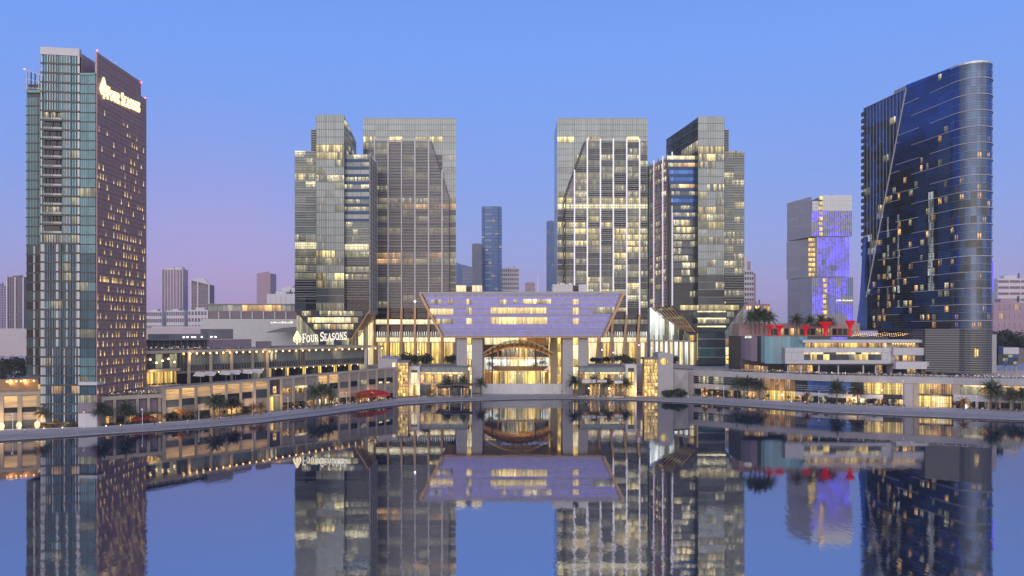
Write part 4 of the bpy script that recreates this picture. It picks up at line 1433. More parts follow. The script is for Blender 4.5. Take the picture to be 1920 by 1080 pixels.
def atrium():
    root = thing('shopping_atrium', (X(980, 450), 455, 2), 'golden glass entrance hall under a bronze lattice roof between the stone legs', 'hall')
    xl, xr = X(905, 430), X(1054, 430)
    p = MB()
    p.box(xl, xr, 429, 430, 1.1, 3.0, 'stone_pale')
    p.box(xl, xr, 430, 486, 1.1, 2.6, 'stone_warm')
    for k in range(6):
        p.box(xl + 2, xl + 14 - k * 1.2, 430.2 + k * 1.5, 450, 2.6 + k * .5, 3.1 + k * .5 - .004 * k, 'stone_pale')
        p.box(xr - 10 + k * 1.3, xr - 3, 430.2 + k * 1.5, 450, 2.6 + k * .5, 3.1 + k * .5 - .004 * k, 'stone_warm')
    p.build('terrace_step', root)
    # back facade: shop bays in two storeys
    Y = 480
    f = Face((xl * 1.08, Y), (xr * 1.13, Y))
    for r, (z0, z1) in enumerate(((2.7, 12.5), (13.0, 21.5), (22, 30), (30.3, 36))):
        n = 9
        for i in range(n):
            mm = choose(R(), [[(.45, 'lit_gold'), (.25, 'lit_shop'), (1, 'lit_yellow')], [(.45, 'lit_white'), (.3, 'lit_cream'), (1, 'lit_gold')], [(.4, 'lit_speck'), (.3, 'lit_dim'), (.2, 'smoke_glass'), (1, 'lit_gold')], [(.3, 'lit_amber'), (.3, 'timber'), (.2, 'lit_cream'), (1, 'lit_shop')]][r])
            if r == 1 and i in (0, 1, 7, 8): mm = 'lit_white'
            if r == 2 and i in (0, 1, 6, 7, 8): mm = 'charcoal' if i != 6 else 'smoke_glass'
            if r == 0 and i in (0, 7): mm = 'timber'
            f.pane(root, 'window', i * f.L / n + .15, (i + 1) * f.L / n - .15, z0, z1 - .2, mm, 0)
        q = MB()
        f.box(q, 0, f.L, z1 - .2, z1 + .45, -1, .5, 'bronze')
        for i in range(n + 1): f.box(q, i * f.L / n - .12, i * f.L / n + .12, z0, z1 - .25, -.4, .3, 'charcoal')
        q.build('facade_frame', root)
    p = MB()
    p.box(xl * 1.04, xr * 1.08, 481, 484, 2.6, 37, 'stone_warm')
    p.box(xr * 1.0 - 6.3, xr - .1, 440, 470, 2.6, 36, 'stone_warm')
    p.build('wall', root)
    # mezzanine floors, rails and slim columns standing in the hall
    for z, y0 in ((12.4, 462), (20.6, 467)):
        q = MB()
        q.box(xl + .6, xr - 8, y0, y0 + 6, z, z + .6, 'bronze')
        for k in range(22): q.box(xl + 1 + k * (xr - xl - 10) / 21 - .05, xl + 1 + k * (xr - xl - 10) / 21 + .05, y0, y0 + .1, z + .6, z + 1.7, 'charcoal')
        q.box(xl + .6, xr - 8, y0, y0 + .1, z + 1.62, z + 1.72, 'steel')
        q.build('mezzanine', root)
    for k in range(7):
        x = xl + 3 + k * (xr - xl - 14) / 6
        q = MB()
        q.lathe([(.3, 2.6), (.26, 26)], 8, 'gilt' if k % 2 else 'charcoal', (x, 460, 0))
        q.build('column', root)
    for x, z in ((xl + 4, 18), (xl + 9, 16), (xr - 16, 17), (xr - 11, 19)):
        q = MB()
        foliage_blob(q, (x, 456, z), 3.0)
        q.build('hanging_greenery', root)
    # golden glass wall beside the right legs
    fr = Face((xr - 6.5, 470), (xr - 6.5, 438))
    fr = Face((xr - 7.2, 452), (xr - .4, 436))
    for j in range(7):
        for i in range(2):
            fr.pane(root, 'window', i * fr.L / 2 + .1, (i + 1) * fr.L / 2 - .1, 3.2 + j * 4.7, 3.2 + j * 4.7 + 4.5, 'lit_gold', 0)
    # lattice shell roof: ribs and purlins on a shallow vault
    def V(u, v):             # u across -1..1, v depth 0..1
        x = xl + .3 + (xr - 6 - xl) * (u + 1) / 2
        y = 427 + 34 * v
        return Vector((x, y, 26.0 + 8.2 * (1 - u * u) - 5.5 * v * (1 - .5 * u * u)))
    NU = 14
    for k in range(6):
        mb = MB()
        v = k / 5
        for i in range(NU):
            mb.bar(V(-1 + 2 * i / NU, v), V(-1 + 2 * (i + 1) / NU, v), .4, .5, 'gilt')
        mb.build('roof_rib', root)
    mb = MB()
    for i in range(NU + 1):
        for k in range(5):
            u = -1 + 2 * i / NU
            mb.bar(V(u, k / 5), V(u, (k + 1) / 5), .35, .4, 'timber')
            if i < NU: mb.bar(V(u, k / 5), V(u + 2 / NU, (k + 1) / 5), .25, .3, 'timber')
    for i in range(NU):
        for k in range(2, 5):
            a, b = -1 + 2 * i / NU, -1 + 2 * (i + 1) / NU
            mb.poly([V(a, k / 5) + Vector((0, 0, .3)), V(b, k / 5) + Vector((0, 0, .3)), V(b, (k + 1) / 5) + Vector((0, 0, .3)), V(a, (k + 1) / 5) + Vector((0, 0, .3))], 'timber')
    mb.build('roof_lattice', root, 'stuff')
    for px in (923, 1004):
        mb = MB()
        x = X(px, 440)
        mb.lathe([(.45, 2.6), (.4, 28)], 8, 'charcoal', (x, 440, 0))
        for s in (-1, 1): mb.bar((x, 440, 22), (x + 5 * s, 436, 29), .3, .3, 'bronze')
        mb.build('column', root)
    # entrance canopy with glass box
    p = MB()
    za, zb = Z(694.5, 424), Z(687, 440)
    p.hexa([(X(930, 424), 424, za - .5), (X(1018, 424), 424, za - .5), (X(1022, 424) + 3, 444, zb - .5), (X(925, 424) - 2, 444, zb - .5),
            (X(930, 424), 424, za), (X(1018, 424), 424, za), (X(1022, 424) + 3, 444, zb), (X(925, 424) - 2, 444, zb)], 'bronze')
    p.build('canopy', root)
    fg = front(938, 1012, 431.5)
    for i in range(8):
        fg.pane(root, 'glass_door', i * fg.L / 8 + .08, (i + 1) * fg.L / 8 - .08, 3.15, Z(696, 432), choose(R(), [(.4, 'lit_gold'), (.4, 'lit_dim'), (1, 'lit_yellow')]), 0)
    for px in (936, 1013):
        mb = MB()
        mb.lathe([(.35, 2.6), (.35, Z(695, 426))], 8, 'charcoal', (X(px, 427), 427, 0))
        mb.build('post', root)
    mb = MB()
    for k in range(26):
        mb.bar((xl + 1 + k * (xr - xl - 2) / 25, 429.4, 3.0), (xl + 1 + k * (xr - xl - 2) / 25, 429.4, 4.0), .08, .08, 'steel')
    mb.bar((xl + 1, 429.4, 4.0), (xr - 1, 429.4, 4.0), .1, .1, 'steel')
    mb.build('railing', root)


atrium()
for x, y, z, e in ((X(930, 450), 448, 12, 5000), (X(985, 450), 452, 16, 6000), (X(1020, 450), 448, 11, 4500), (X(980, 434), 434, 8, 2500)):
    point('hall_light', (x, y, z), e)
# white screen wall and low ramp in front of the hall
p = MB()
f = front(898, 1063, 425)
tw = thing('screen_wall', (X(980, 425), 425.5, GZ), 'long low pale stone wall of upright slabs before the golden hall', 'wall')
for i in range(13):
    f.pane(tw, 'slab', i * f.L / 13 + .03, (i + 1) * f.L / 13 - .03, GZ - .1, Z(719.5, 425), 'stone_pale', .01 * (i % 3), .8)


# ------------------------------------------------------------------ waterfront pavilions
def pavilion(mirror):
    def P(a): return 1960 - a if mirror else a
    Y = 412.0
    root = thing('pavilion', (X(P(830), Y), Y + 8, GZ), 'glass-fronted cafe pavilion with blue-grey fascia %s' % ('behind the outdoor tables and right-hand row of palms' if mirror else 'left of the left stone legs, dark canopies before it'), 'pavilion', 'pavilions either side of the golden hall')
    pxa, pxb = sorted((P(788), P(878) if not mirror else P(873)))
    f = front(pxa, pxb, Y)
    p = MB()
    f.box(p, 0, f.L, GZ - .1, Z(697, Y), -20, -.6, 'stone_warm')
    f.box(p, -.3, f.L + .3, Z(689, Y), Z(687.2, Y), -20, .9, 'roof_grey')
    p.build('body', root)
    n = 20
    for i in range(n):
        f.pane(root, 'fascia_panel', i * f.L / n + .03, (i + 1) * f.L / n - .03, Z(697, Y), Z(688.6, Y), 'teal_glass' if (i * 5 + mirror) % 4 == 0 else 'grey_glass2', .5, .3)
    for i in range(9):
        a0, a1 = i * f.L / 9 + .1, (i + 1) * f.L / 9 - .1
        f.pane(root, 'clerestory', a0, a1, Z(701.5, Y), Z(698, Y), 'lit_cream' if 0 < i < 8 and R() < .8 else 'lit_amber', 0)
        f.pane(root, 'window', a0, a1, Z(717, Y), Z(702.5, Y), choose(R(), [(.55, 'lit_shop'), (.25, 'lit_gold'), (1, 'lit_speck')]), -.1)
        f.pane(root, 'shop_door', a0, a1, GZ + .1, Z(721, Y), choose(R(), [(.5, 'lit_shop'), (.2, 'dark_glass'), (1, 'smoke_glass')]), -.1)
    p = MB()
    if not mirror:
        for q0, q1, y0, y1 in ((818, 850, 721, 724), (848, 886, 719.5, 722.5), (820, 880, 725.5, 727)):
            p.box(X(q0, Y - 5), X(q1, Y - 5), Y - 9, Y - .2, Z(y1, Y - 5), Z(y0, Y - 5), 'charcoal')
        for q in (820, 843, 865, 884): p.box(X(q, Y - 8) - .2, X(q, Y - 8) + .2, Y - 8.2, Y - 7.8, GZ, Z(726, Y - 8), 'steel')
    else:
        for q0, q1, y0, y1 in ((1090, 1116, 711, 717), (1118, 1136, 712, 716), (1150, 1166, 713, 718)):
            p.box(X(q0, Y - 3), X(q1, Y - 3), Y - 7, Y - .2, Z(y1, Y - 3), Z(y0, Y - 3), 'white_panel')
    p.build('canopy', root)
    # portal box with tall lit window
    pxa, pxb = sorted((P(766.5), P(787)))
    f = front(pxa, pxb, Y - 3)
    zt = Z(687 if not mirror else 683, Y - 3)
    p = MB()
    w_ = 1.4
    for a0, a1, z0, z1 in ((0, w_, GZ - .1, zt), (f.L - w_, f.L, GZ - .1, zt), (w_, f.L - w_, zt - 2.2, zt), (w_, f.L - w_, Z(722, Y - 3), Z(719, Y - 3))):
        f.box(p, a0, a1, z0, z1, -8, .3, 'stone_pale')
    p.build('portal', root)
    for i in range(2):
        a0 = w_ + i * (f.L - 2 * w_) / 2
        f.pane(root, 'portal_window', a0 + .06, a0 + (f.L - 2 * w_) / 2 - .06, Z(718.8, Y - 3), Z(699 if not mirror else 697.5, Y - 3), 'lit_gold' if mirror else 'lit_cream', -.5)
        f.pane(root, 'portal_window', a0 + .06, a0 + (f.L - 2 * w_) / 2 - .06, Z(698.6 if not mirror else 697, Y - 3), zt - 2.25, 'smoke_glass', -.5)
        f.pane(root, 'shop_door', a0 + .06, a0 + (f.L - 2 * w_) / 2 - .06, GZ + .1, Z(722.2, Y - 3), 'lit_gold', -.5)


pavilion(False)
pavilion(True)
for px, e in ((778, 900), (835, 700), (1110, 700), (1150, 900), (1197, 900)):
    point('cafe_light', (X(px, 404), 403.5, 5.0), e, (1, .66, .3), .3)


def stair_block(name, label, px0, px1, py0, Y, wall_px, cat):
    root = thing(name, (X(px0, Y), Y + 5, GZ), label, cat)
    f = front(px0, px1, Y)
    zt = Z(py0, Y)
    nr, nc = 11, 4
    for j in range(nr):
        for i in range(nc):
            z0 = GZ + .5 + j * (zt - GZ - 1.5) / nr
            f.pane(root, 'window', i * f.L / nc + .08, (i + 1) * f.L / nc - .08, z0 + .06, z0 + (zt - GZ - 1.5) / nr - .06, 'lit_gold' if R() < .8 else 'lit_amber', 0)
    p = MB()
    f.box(p, 0, f.L, GZ - .1, zt - .9, -6, -.3, 'timber')
    f.box(p, -.5, f.L + .5, zt - .95, zt + .3, -9, .8, 'roof_grey')
    for i in range(nc + 1): f.box(p, i * f.L / nc - .1, i * f.L / nc + .1, GZ, zt - 1, -.2, .35, 'bronze')
    p.build('frame', root)
    return root, f


# end block of the left retail building (tall lit stair + plain wall) and the stone block on the right
rt, f = stair_block('stair_hall', 'tall golden glazed stair hall at the end of the left shopping building', 746, 765, 677, 404, None, 'stair hall')
p = MB()
fw = Face((X(712, 403), 403), (X(745, 402), 402))
p.prism([(X(712, 403), 403), (X(745, 402), 402), (X(745, 402), 416), (X(712, 403), 416)], GZ - .1, [Z(671, 403), Z(674, 402), Z(674, 402) + 1, Z(671, 403) + 1], 'stone')
p.build('end_wall', rt)
fw.pane(rt, 'window', fw.A(736), fw.A(741), Z(690, 402), Z(680, 402), 'lit_cream', .1)
rt, f = stair_block('stair_hall', 'tall golden glazed stair hall beside the right cafe portal and round-windowed stone wall', 1208, 1233, 671, 404, None, 'stair hall')
p = MB()
p.xz([(X(1233.5, 404), GZ - .1), (X(1262, 404), GZ - .1), (X(1262, 404), Z(664, 404)), (X(1246, 404), Z(660, 404)), (X(1233.5, 404), Z(662, 404))], 403.5, 418, 'stone')
p.xz([(X(1262.2, 406), GZ - .1), (X(1290, 406), GZ - .1), (X(1290, 406), Z(691, 406)), (X(1262.2, 406), Z(688, 406))], 405.5, 415, 'stone')
p.xz([(X(1258, 406), Z(690.5, 405)), (X(1300, 406), Z(693.5, 405)), (X(1300, 406), Z(692, 405)), (X(1258, 406), Z(688.5, 405))], 404.5, 404.9, 'charcoal')
p.build('stone_wall', rt)
fw = front(1233.5, 1262, 403.5)
mb = MB()
n = 14
mb.xz([(X(1239, 403) + 2.2 + 2.3 * math.cos(2 * math.pi * i / n), Z(678, 403) + 2.0 * math.sin(2 * math.pi * i / n)) for i in range(n)], 403.3, 403.6, 'lit_gold')
mb.build('round_window', rt)
jm = MB()
for k in range(12): fw.box(jm, 0, fw.L, 3 + k * 1.9, 3.06 + k * 1.9, -.05, .03, 'slat_stone')
fh_ = front(1262.4, 1290, 405.5)
for k in range(22):
    for s in (-1, 1):
        a = k * fh_.L / 22
        A_, B_ = fh_.pt(a, .05), fh_.pt(min(fh_.L, max(0, a + s * 8)), .05)
        jm.bar((A_.x, A_.y, 4), (B_.x, B_.y, 4 + abs(B_.x - A_.x) * 1.6), .09, .06, 'slat_stone')
jm.build('stone_joint', rt, 'stuff')


# ------------------------------------------------------------------ left waterfront: shopping building and hotel podium
def left_retail():
    pL = (X(306, YG(790.5)), YG(790.5))
    pR = (X(742, YG(747)), YG(747))
    f = Face(pL, pR)
    root = thing('shopping_building', (f.pt(60).x, f.pt(60).y, GZ), 'long curved waterfront shopping building with amber lit panels between stone posts', 'building')
    def zt(a): return 15.6 + 3.6 * a / f.L
    d = -22
    b = MB()
    A_, B_, C_, D_ = f.pt(0, -.5), f.pt(f.L, -.5), f.pt(f.L, -12), f.pt(0, -20)
    b.prism([A_, B_, C_, D_], GZ - .1, [zt(0) - .9, zt(f.L) - .9, zt(f.L) - .9, zt(0) - .9], 'slat_stone')
    b.build('body', root)
    e = MB()
    A_, B_, C_, D_ = f.pt(-.5, .6), f.pt(f.L + .3, .6), f.pt(f.L + .3, -1.2), f.pt(-.5, -1.2)
    e.prism([A_, B_, C_, D_], [zt(0) - .85, zt(f.L) - .85, zt(f.L) - .85, zt(0) - .85], [zt(0), zt(f.L), zt(f.L), zt(0)], 'stone_warm')
    e.build('cornice', root)
    posts = [308, 338, 367, 396, 424, 451, 477, 503, 527, 550, 573, 595, 615, 635, 655, 672, 689, 706, 722, 738]
    for i, px in enumerate(posts):
        a = f.A(px)
        f.pane(root, 'post', a - .55, a + .55, GZ - .1, zt(a) - .85, 'stone_warm', .45, 1.0)
        if i + 1 == len(posts): break
        a1 = f.A(posts[i + 1]) - .6
        a0 = a + .6
        z1 = zt((a0 + a1) / 2) - 1.0
        if 477 <= px < 503:
            f.pane(root, 'lit_panel', a0, a1, z1 - 3.8, z1, 'lit_panel', 0)
            f.pane(root, 'window', a0, a1, 8, z1 - 4, 'smoke_glass', 0)
            continue
        if px == 503:
            q = MB()
            f.box(q, a0, a1, GZ, z1, -8, -.2, 'charcoal')
            f.box(q, a0, a1, 8.2, 9, -.15, .5, 'stone_warm')
            q.build('entrance', root)
            f.pane(root, 'entrance_door', a0 + .3, (a0 + a1) / 2 - .3, GZ + .05, 8, 'lit_gold', .1)
            f.pane(root, 'entrance_door', (a0 + a1) / 2 + .3, a1 - .3, GZ + .05, 8, 'lit_dim', .1)
            f.pane(root, 'window', a0 + 2, a1 - 2, 9.5, 13, 'lit_shop', .0)
            continue
        litp = px < 477 or px in (595, 615)
        f.pane(root, 'lit_panel' if litp else 'panel', a0, a1, z1 - 4.4, z1, 'lit_panel' if litp else 'slat_stone', 0)
        if not litp and 527 <= px < 600: wm = 'lit_shop' if px < 572 else 'slat_stone'
        elif px > 640: wm = choose(R(), [(.6, 'dark_glass'), (1, 'lit_speck')])
        else: wm = choose(R(), [(.35, 'lit_speck'), (.3, 'dark_glass'), (1, 'smoke_glass')])
        f.pane(root, 'window', a0, a1, z1 - 7.4, z1 - 4.6, wm, -.1)
        for k in range(3):
            zz = z1 - 7.6 - k * 1.0
            if zz - .9 > GZ + 3: f.pane(root, 'stone_band', a0, a1, zz - .92, zz, 'slat_stone', -.05 + .06 * (k % 2), .4)
        f.pane(root, 'shop_window', a0, a1, GZ + .1, GZ + 3.3, choose(R(), [(.4, 'lit_shop'), (.2, 'lit_speck'), (1, 'dark_glass')]), -.15)
    f.pane(root, 'light_bar', f.A(553), f.A(575), f.ZP(564, 727), f.ZP(564, 723), 'lit_cream', .5, .2)
    for px in (713, 727): f.pane(root, 'light_bar', f.A(px - 3), f.A(px + 3), f.ZP(px, 718.5), f.ZP(px, 715.5), 'lit_cream', .4, .2)
    # red entrance awning
    return f


fRet = left_retail()
aw = MB()
a0, a1 = fRet.A(661), fRet.A(718)
n = 12
for i in range(n):
    b0, b1 = a0 + (a1 - a0) * i / n, a0 + (a1 - a0) * (i + 1) / n
    zb0 = 6.0 + 1.2 * math.sin(math.pi * (i + .5) / n)
    P = [fRet.pt(b0 + .05, 6.2), fRet.pt(b1 - .05, 6.2), fRet.pt(b1 - .05, .6), fRet.pt(b0 + .05, .6)]
    aw.hexa([(P[0].x, P[0].y, 4.6), (P[1].x, P[1].y, 4.6), (P[2].x, P[2].y, zb0), (P[3].x, P[3].y, zb0), (P[0].x, P[0].y, 4.8), (P[1].x, P[1].y, 4.8), (P[2].x, P[2].y, zb0 + .2), (P[3].x, P[3].y, zb0 + .2)], 'red_fabric')
    aw.hexa([(P[0].x, P[0].y, 4.0), (P[1].x, P[1].y, 4.0), (P[1].x, P[1].y + .15, 4.0), (P[0].x, P[0].y + .15, 4.0), (P[0].x, P[0].y, 4.55), (P[1].x, P[1].y, 4.55), (P[1].x, P[1].y + .15, 4.55), (P[0].x, P[0].y + .15, 4.55)], 'red_lit')
rt = thing('awning', (fRet.pt((a0 + a1) / 2).x, fRet.pt((a0 + a1) / 2).y, GZ), 'long scalloped red awning at the far end of the left shopping building', 'awning')
aw.build('fabric', rt)
pm = MB()
for i in range(5):
    q = fRet.pt(a0 + (a1 - a0) * i / 4, 6.0)
    pm.box(q.x - .08, q.x + .08, q.y - .08, q.y + .08, GZ, 4.3, 'charcoal')
pm.build('post', rt)


def low_terrace():
    """low colonnaded terrace between the hotel tower and the shopping building"""
    f = Face((X(190, 284), 283.5), (X(304, 297), 296.5))
    root = thing('terrace_building', (f.pt(12).x, f.pt(12).y, GZ), 'low colonnaded terrace at the foot of the hotel tower', 'terrace')
    b = MB()
    A_, B_, C_, D_ = f.pt(0, -1.5), f.pt(f.L, -1.5), f.pt(f.L, -22), f.pt(0, -22)
    b.prism([A_, B_, C_, D_], GZ - .1, 11.4, 'mauve_wall')
    b.build('body', root)
    e = MB()
    f.box(e, -.3, f.L + .3, 11.42, 13.0, -1.8, .5, 'stone_warm')
    e.build('parapet', root)
    for k in range(6):
        a = .8 + k * (f.L - 1.6) / 5
        f.pane(root, 'column', a - .55, a + .55, GZ - .1, 11.4, 'stone_warm', .3, 1.0)
        if k < 5:
            a1 = .8 + (k + 1) * (f.L - 1.6) / 5
            f.pane(root, 'shop_window', a + .7, a1 - .7, GZ + .1, 4.6, 'dark_glass' if k % 2 else 'lit_shop', -1.3)
            f.pane(root, 'wall_panel', a + .7, a1 - .7, 4.8, 11.2, 'mauve_wall', -1.2)
    e = MB()
    f.box(e, 9, f.L - .5, 4.9, 5.4, -1, 3.5, 'charcoal')
    e.build('canopy', root)
    return f


fTer = low_terrace()
for px in (253, 262, 271, 283):
    u = MB()
    a = fTer.A(px)
    c = fTer.pt(a, 2.6)
    u.lathe([(1.7, 0), (1.6, .35), (.1, 1.1)], 8, 'red_fabric', (c.x, c.y, 3.0))
    u.lathe([(.06, 0), (.06, 3.1)], 6, 'steel', (c.x, c.y, GZ))
    tag(u.build('parasol'), 'red parasol outside the low terrace, %s' % {253: 'nearest the hotel tower', 262: 'second from the hotel tower', 271: 'third from the hotel tower', 283: 'nearest the shopping building'}[px], 'parasol', 'red parasols by the low terrace')


def hotel_podium():
    pL, pR = (X(262, 318), 318.0), (X(716, 440), 440.0)
    f = Face(pL, pR)
    root = thing('hotel_podium', (f.pt(60, -5).x, f.pt(60, -5).y, GZ), 'stepped hotel podium with lamps along its cornice and the hotel sign on top', 'building')
    zc = 29.3
    b = MB()
    A_, B_, C_, D_ = f.pt(-3, -3), f.pt(f.A(690), -3), f.pt(f.A(690), -34), f.pt(-3, -42)
    b.prism([A_, B_, C_, D_], GZ, zc - .1, 'charcoal')
    b.build('body', root)
    e = MB()
    A_, B_, C_, D_ = f.pt(-4, 2), f.pt(f.L, 2), f.pt(f.L, -34), f.pt(-4, -42)
    e.prism([A_, B_, C_, D_], zc, zc + 1.3, 'stone_warm')
    e.build('cornice', root)
    # glazed upper wall in bays; terraces with golden rooms near the tower
    n = 26
    aT = f.A(336)
    aE = f.A(690)
    for i in range(n):
        a0, a1 = aT + (aE - aT) * i / n + .1, aT + (aE - aT) * (i + 1) / n - .1
        f.pane(root, 'window', a0, a1, 23.2, zc - .2, choose(R(), [(.08, 'lit_speck'), (.75, 'grey_glass2'), (1, 'smoke_glass')]), -1.6)
        f.pane(root, 'window', a0, a1, 20.4, 23.0, 'smoke_glass', -1.6)
        f.pane(root, 'spandrel', a0 - .1, a1 + .1, 19.3, 20.3, 'slat_stone', -1.2, .8)
        f.pane(root, 'shop_window', a0, a1, 14.5, 19.1, choose(R(), [(.15, 'lit_dim'), (.3, 'smoke_glass'), (1, 'dark_glass')]), -2.6)
    m = MB()
    k = 0
    for i in range(n * 3 + 1):
        a = aT + (aE - aT) * i / (n * 3)
        f.box(m, a - .07, a + .07, 20.4, zc - .1, -1.58, -1.3, 'louvre_mauve')
    m.build('mullion', root, 'stuff')
    for px in (353, 394, 433, 472, 500):
        a = f.A(px)
        f.pane(root, 'column', a - .55, a + .55, 14, zc, 'stone_warm', 1.2, 1.1)
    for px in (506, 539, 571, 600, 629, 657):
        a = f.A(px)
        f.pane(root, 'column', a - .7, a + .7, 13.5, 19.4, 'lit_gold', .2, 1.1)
    for px in (684, 710):
        a = f.A(px)
        f.pane(root, 'column', a - .6, a + .6, 13, zc, 'stone_pale', 1.2, 1.1)
    # golden restaurant levels beside the tower
    for lev, (z0, z1, mm) in enumerate(((15.2, 20.6, 'lit_gold'), (22.2, 28.9, 'timber'))):
        for i in range(6):
            a0, a1 = -2 + (aT + 1.5) * i / 6, -2 + (aT + 1.5) * (i + 1) / 6
            f.pane(root, 'restaurant_window', a0 + .1, a1 - .1, z0, z1, mm if lev == 0 else choose(R(), [(.35, 'lit_dim'), (1, 'smoke_glass')]), -1.4 if lev else -1.0)
    q = MB()
    for i in range(14): f.box(q, -2 + i * (aT + 1) / 13 - .18, -2 + i * (aT + 1) / 13 + .18, 14.4, 20.8, -.95, -.6, 'timber' if i % 3 else 'charcoal')
    f.box(q, -3, aT, 20.8, 22.0, -1.9, 1.0, 'stone_warm')
    f.box(q, -3, aT + .5, 13.0, 14.4, -2, 1.5, 'stone_warm')
    q.build('balcony_floor', root)
    for i in range(7):
        a = -1 + aT * i / 6.5
        c = f.pt(a, .2)
        MB().lathe([(.05, 0), (.55, .1), (.45, .6), (.05, 1.0)], 8, 'lamp_warm', (c.x, c.y, 24.6 + (i % 3) * .8)).build('pendant_lamp', root)
    # cornice lamps in two rows
    for i in range(31):
        px = 340 + i * (712 - 340) / 30
        c = f.pt(f.A(px), 2.1)
        MB().lathe([(.05, -.55), (.42, -.35), (.42, .1), (.1, .4)], 8, 'lamp_warm', (c.x, c.y, zc - .3)).build('cornice_lamp', root)
    for i in range(26):
        px = 376 + i * (672 - 376) / 25
        c = f.pt(f.A(px), -.6)
        MB().lathe([(.05, -.35), (.3, -.2), (.3, .1), (.1, .3)], 8, 'lamp_warm', (c.x, c.y, 19.2)).build('soffit_lamp', root)
    # roof level: dark pergola, mauve plant rooms, parapets
    r = MB()
    def rb(px0, px1, z0, z1, d0, d1, m): f.box(r, f.A(px0), f.A(px1), z0, z1, d0, d1, m)
    rb(268, 405, zc + 1.35, zc + 6.0, -16, -9, 'charcoal')
    rb(255, 404, zc + 6.0, zc + 6.5, -17, -6, 'roof_grey')
    rb(405.5, 488, zc + 1.35, zc + 6.1, -14, -8, 'mauve_wall')
    rb(490, 512, zc + 1.35, zc + 5.0, -5, -1.5, 'mauve_wall')
    rb(520, 640, zc + 1.35, zc + 2.2, -14, -5, 'roof_grey')
    rb(336, 440, zc + 6.2, zc + 9.0, -30, -22, 'roof_grey')
    rb(432, 478, zc + 6.2, zc + 11.6, -28, -20, 'roof_grey')
    r.build('roof_structure', root)
    r = MB()
    for i in range(20):
        a = f.A(270 + i * 11)
        f.box(r, a - .12, a + .12, zc + 1.35, zc + 6, -8.9, -8.7, 'louvre_mauve')
    f.box(r, f.A(262), f.A(500), zc + 2.2, zc + 2.3, 1.2, 1.3, 'steel')
    for i in range(44): 
        a = f.A(262) + (f.A(500) - f.A(262)) * i / 43
        f.box(r, a - .04, a + .04, zc + 1.3, zc + 2.2, 1.2, 1.3, 'steel')
    r.build('pergola_post', root, 'stuff')
    for px in (381, 388, 397, 402, 415, 433, 441):
        c = f.pt(f.A(px), -18)
        MB().lathe([(.05, -.4), (.45, -.2), (.45, .2), (.05, .4)], 8, 'lamp_white', (c.x, c.y, zc + 7.4)).build('roof_lamp', root)
    # sign
    zs = zc + 1.9
    aS = f.A(567)
    fs = front(567, 651, f.Yat(560) - 3)
    Ys = f.Yat(605) + 1
    x0, x1 = X(567, Ys), X(651, Ys)
    hotel_sign(root, lambda a, h_, d: (x0 + a, Ys - d, Z(642.5, Ys) + a * .085 + h_), 5.1, 4.0, 'sign_white', x1 - x0)
    hotel_emblem(root, lambda a, h_, d: (X(557.5, Ys) + a, Ys - d, Z(645.5, Ys) + h_), 7.6, 'sign_gold')
    s = MB()
    s.bar((X(550, Ys), Ys + .4, zs - .7), (x1, Ys + .4, zs + .6), .2, .25, 'charcoal')
    s.box(X(632, Ys), x1, Ys - .25, Ys + .1, Z(644.2, Ys) + 2.2, Z(643.2, Ys) + 2.2, 'sign_white')
    s.build('sign_rail', root)
    return f


fPod = hotel_podium()
for px in (350, 420, 490, 560, 630, 690):
    c = fPod.pt(fPod.A(px), 3.2)
    point('cornice_glow', (c.x, c.y, 27.4), 420, (1, .62, .3), .4)
for px in (320, 380, 437, 464, 515, 604, 640, 690):
    c = fRet.pt(fRet.A(px), 4.0)
    point('facade_glow', (c.x, c.y, 6.0), 420, (1, .6, .26), .3)
c = fPod.pt(fPod.A(280), 3)
point('terrace_glow', (c.x, c.y, 18), 1500, (1, .75, .3), .5)
# white slanted terrace parasols
for k, px in enumerate((362, 381, 410, 428, 452, 470)):
    c = fPod.pt(fPod.A(px), 6.5)
    u = MB()
    dx = 2.9
    u.hexa([(c.x - dx, c.y - 1.6, 18.2), (c.x + dx - .4, c.y - 1.6, 17.9), (c.x + dx - .4, c.y + 1.6, 19.6), (c.x - dx, c.y + 1.6, 19.9), (c.x - dx, c.y - 1.6, 18.35), (c.x + dx - .4, c.y - 1.6, 18.05), (c.x + dx - .4, c.y + 1.6, 19.75), (c.x - dx, c.y + 1.6, 20.05)], 'white_fabric')
    u.bar((c.x, c.y, 14.4), (c.x, c.y, 18.8), .12, .12, 'steel')
    tag(u.build('parasol'), 'white rectangular parasol on the hotel terrace, %s' % ['first from the hotel tower', 'second from the hotel tower', 'third from the hotel tower', 'fourth from the hotel tower', 'fifth from the hotel tower', 'farthest from the hotel tower'][k], 'parasol', 'white parasols on the hotel terrace')


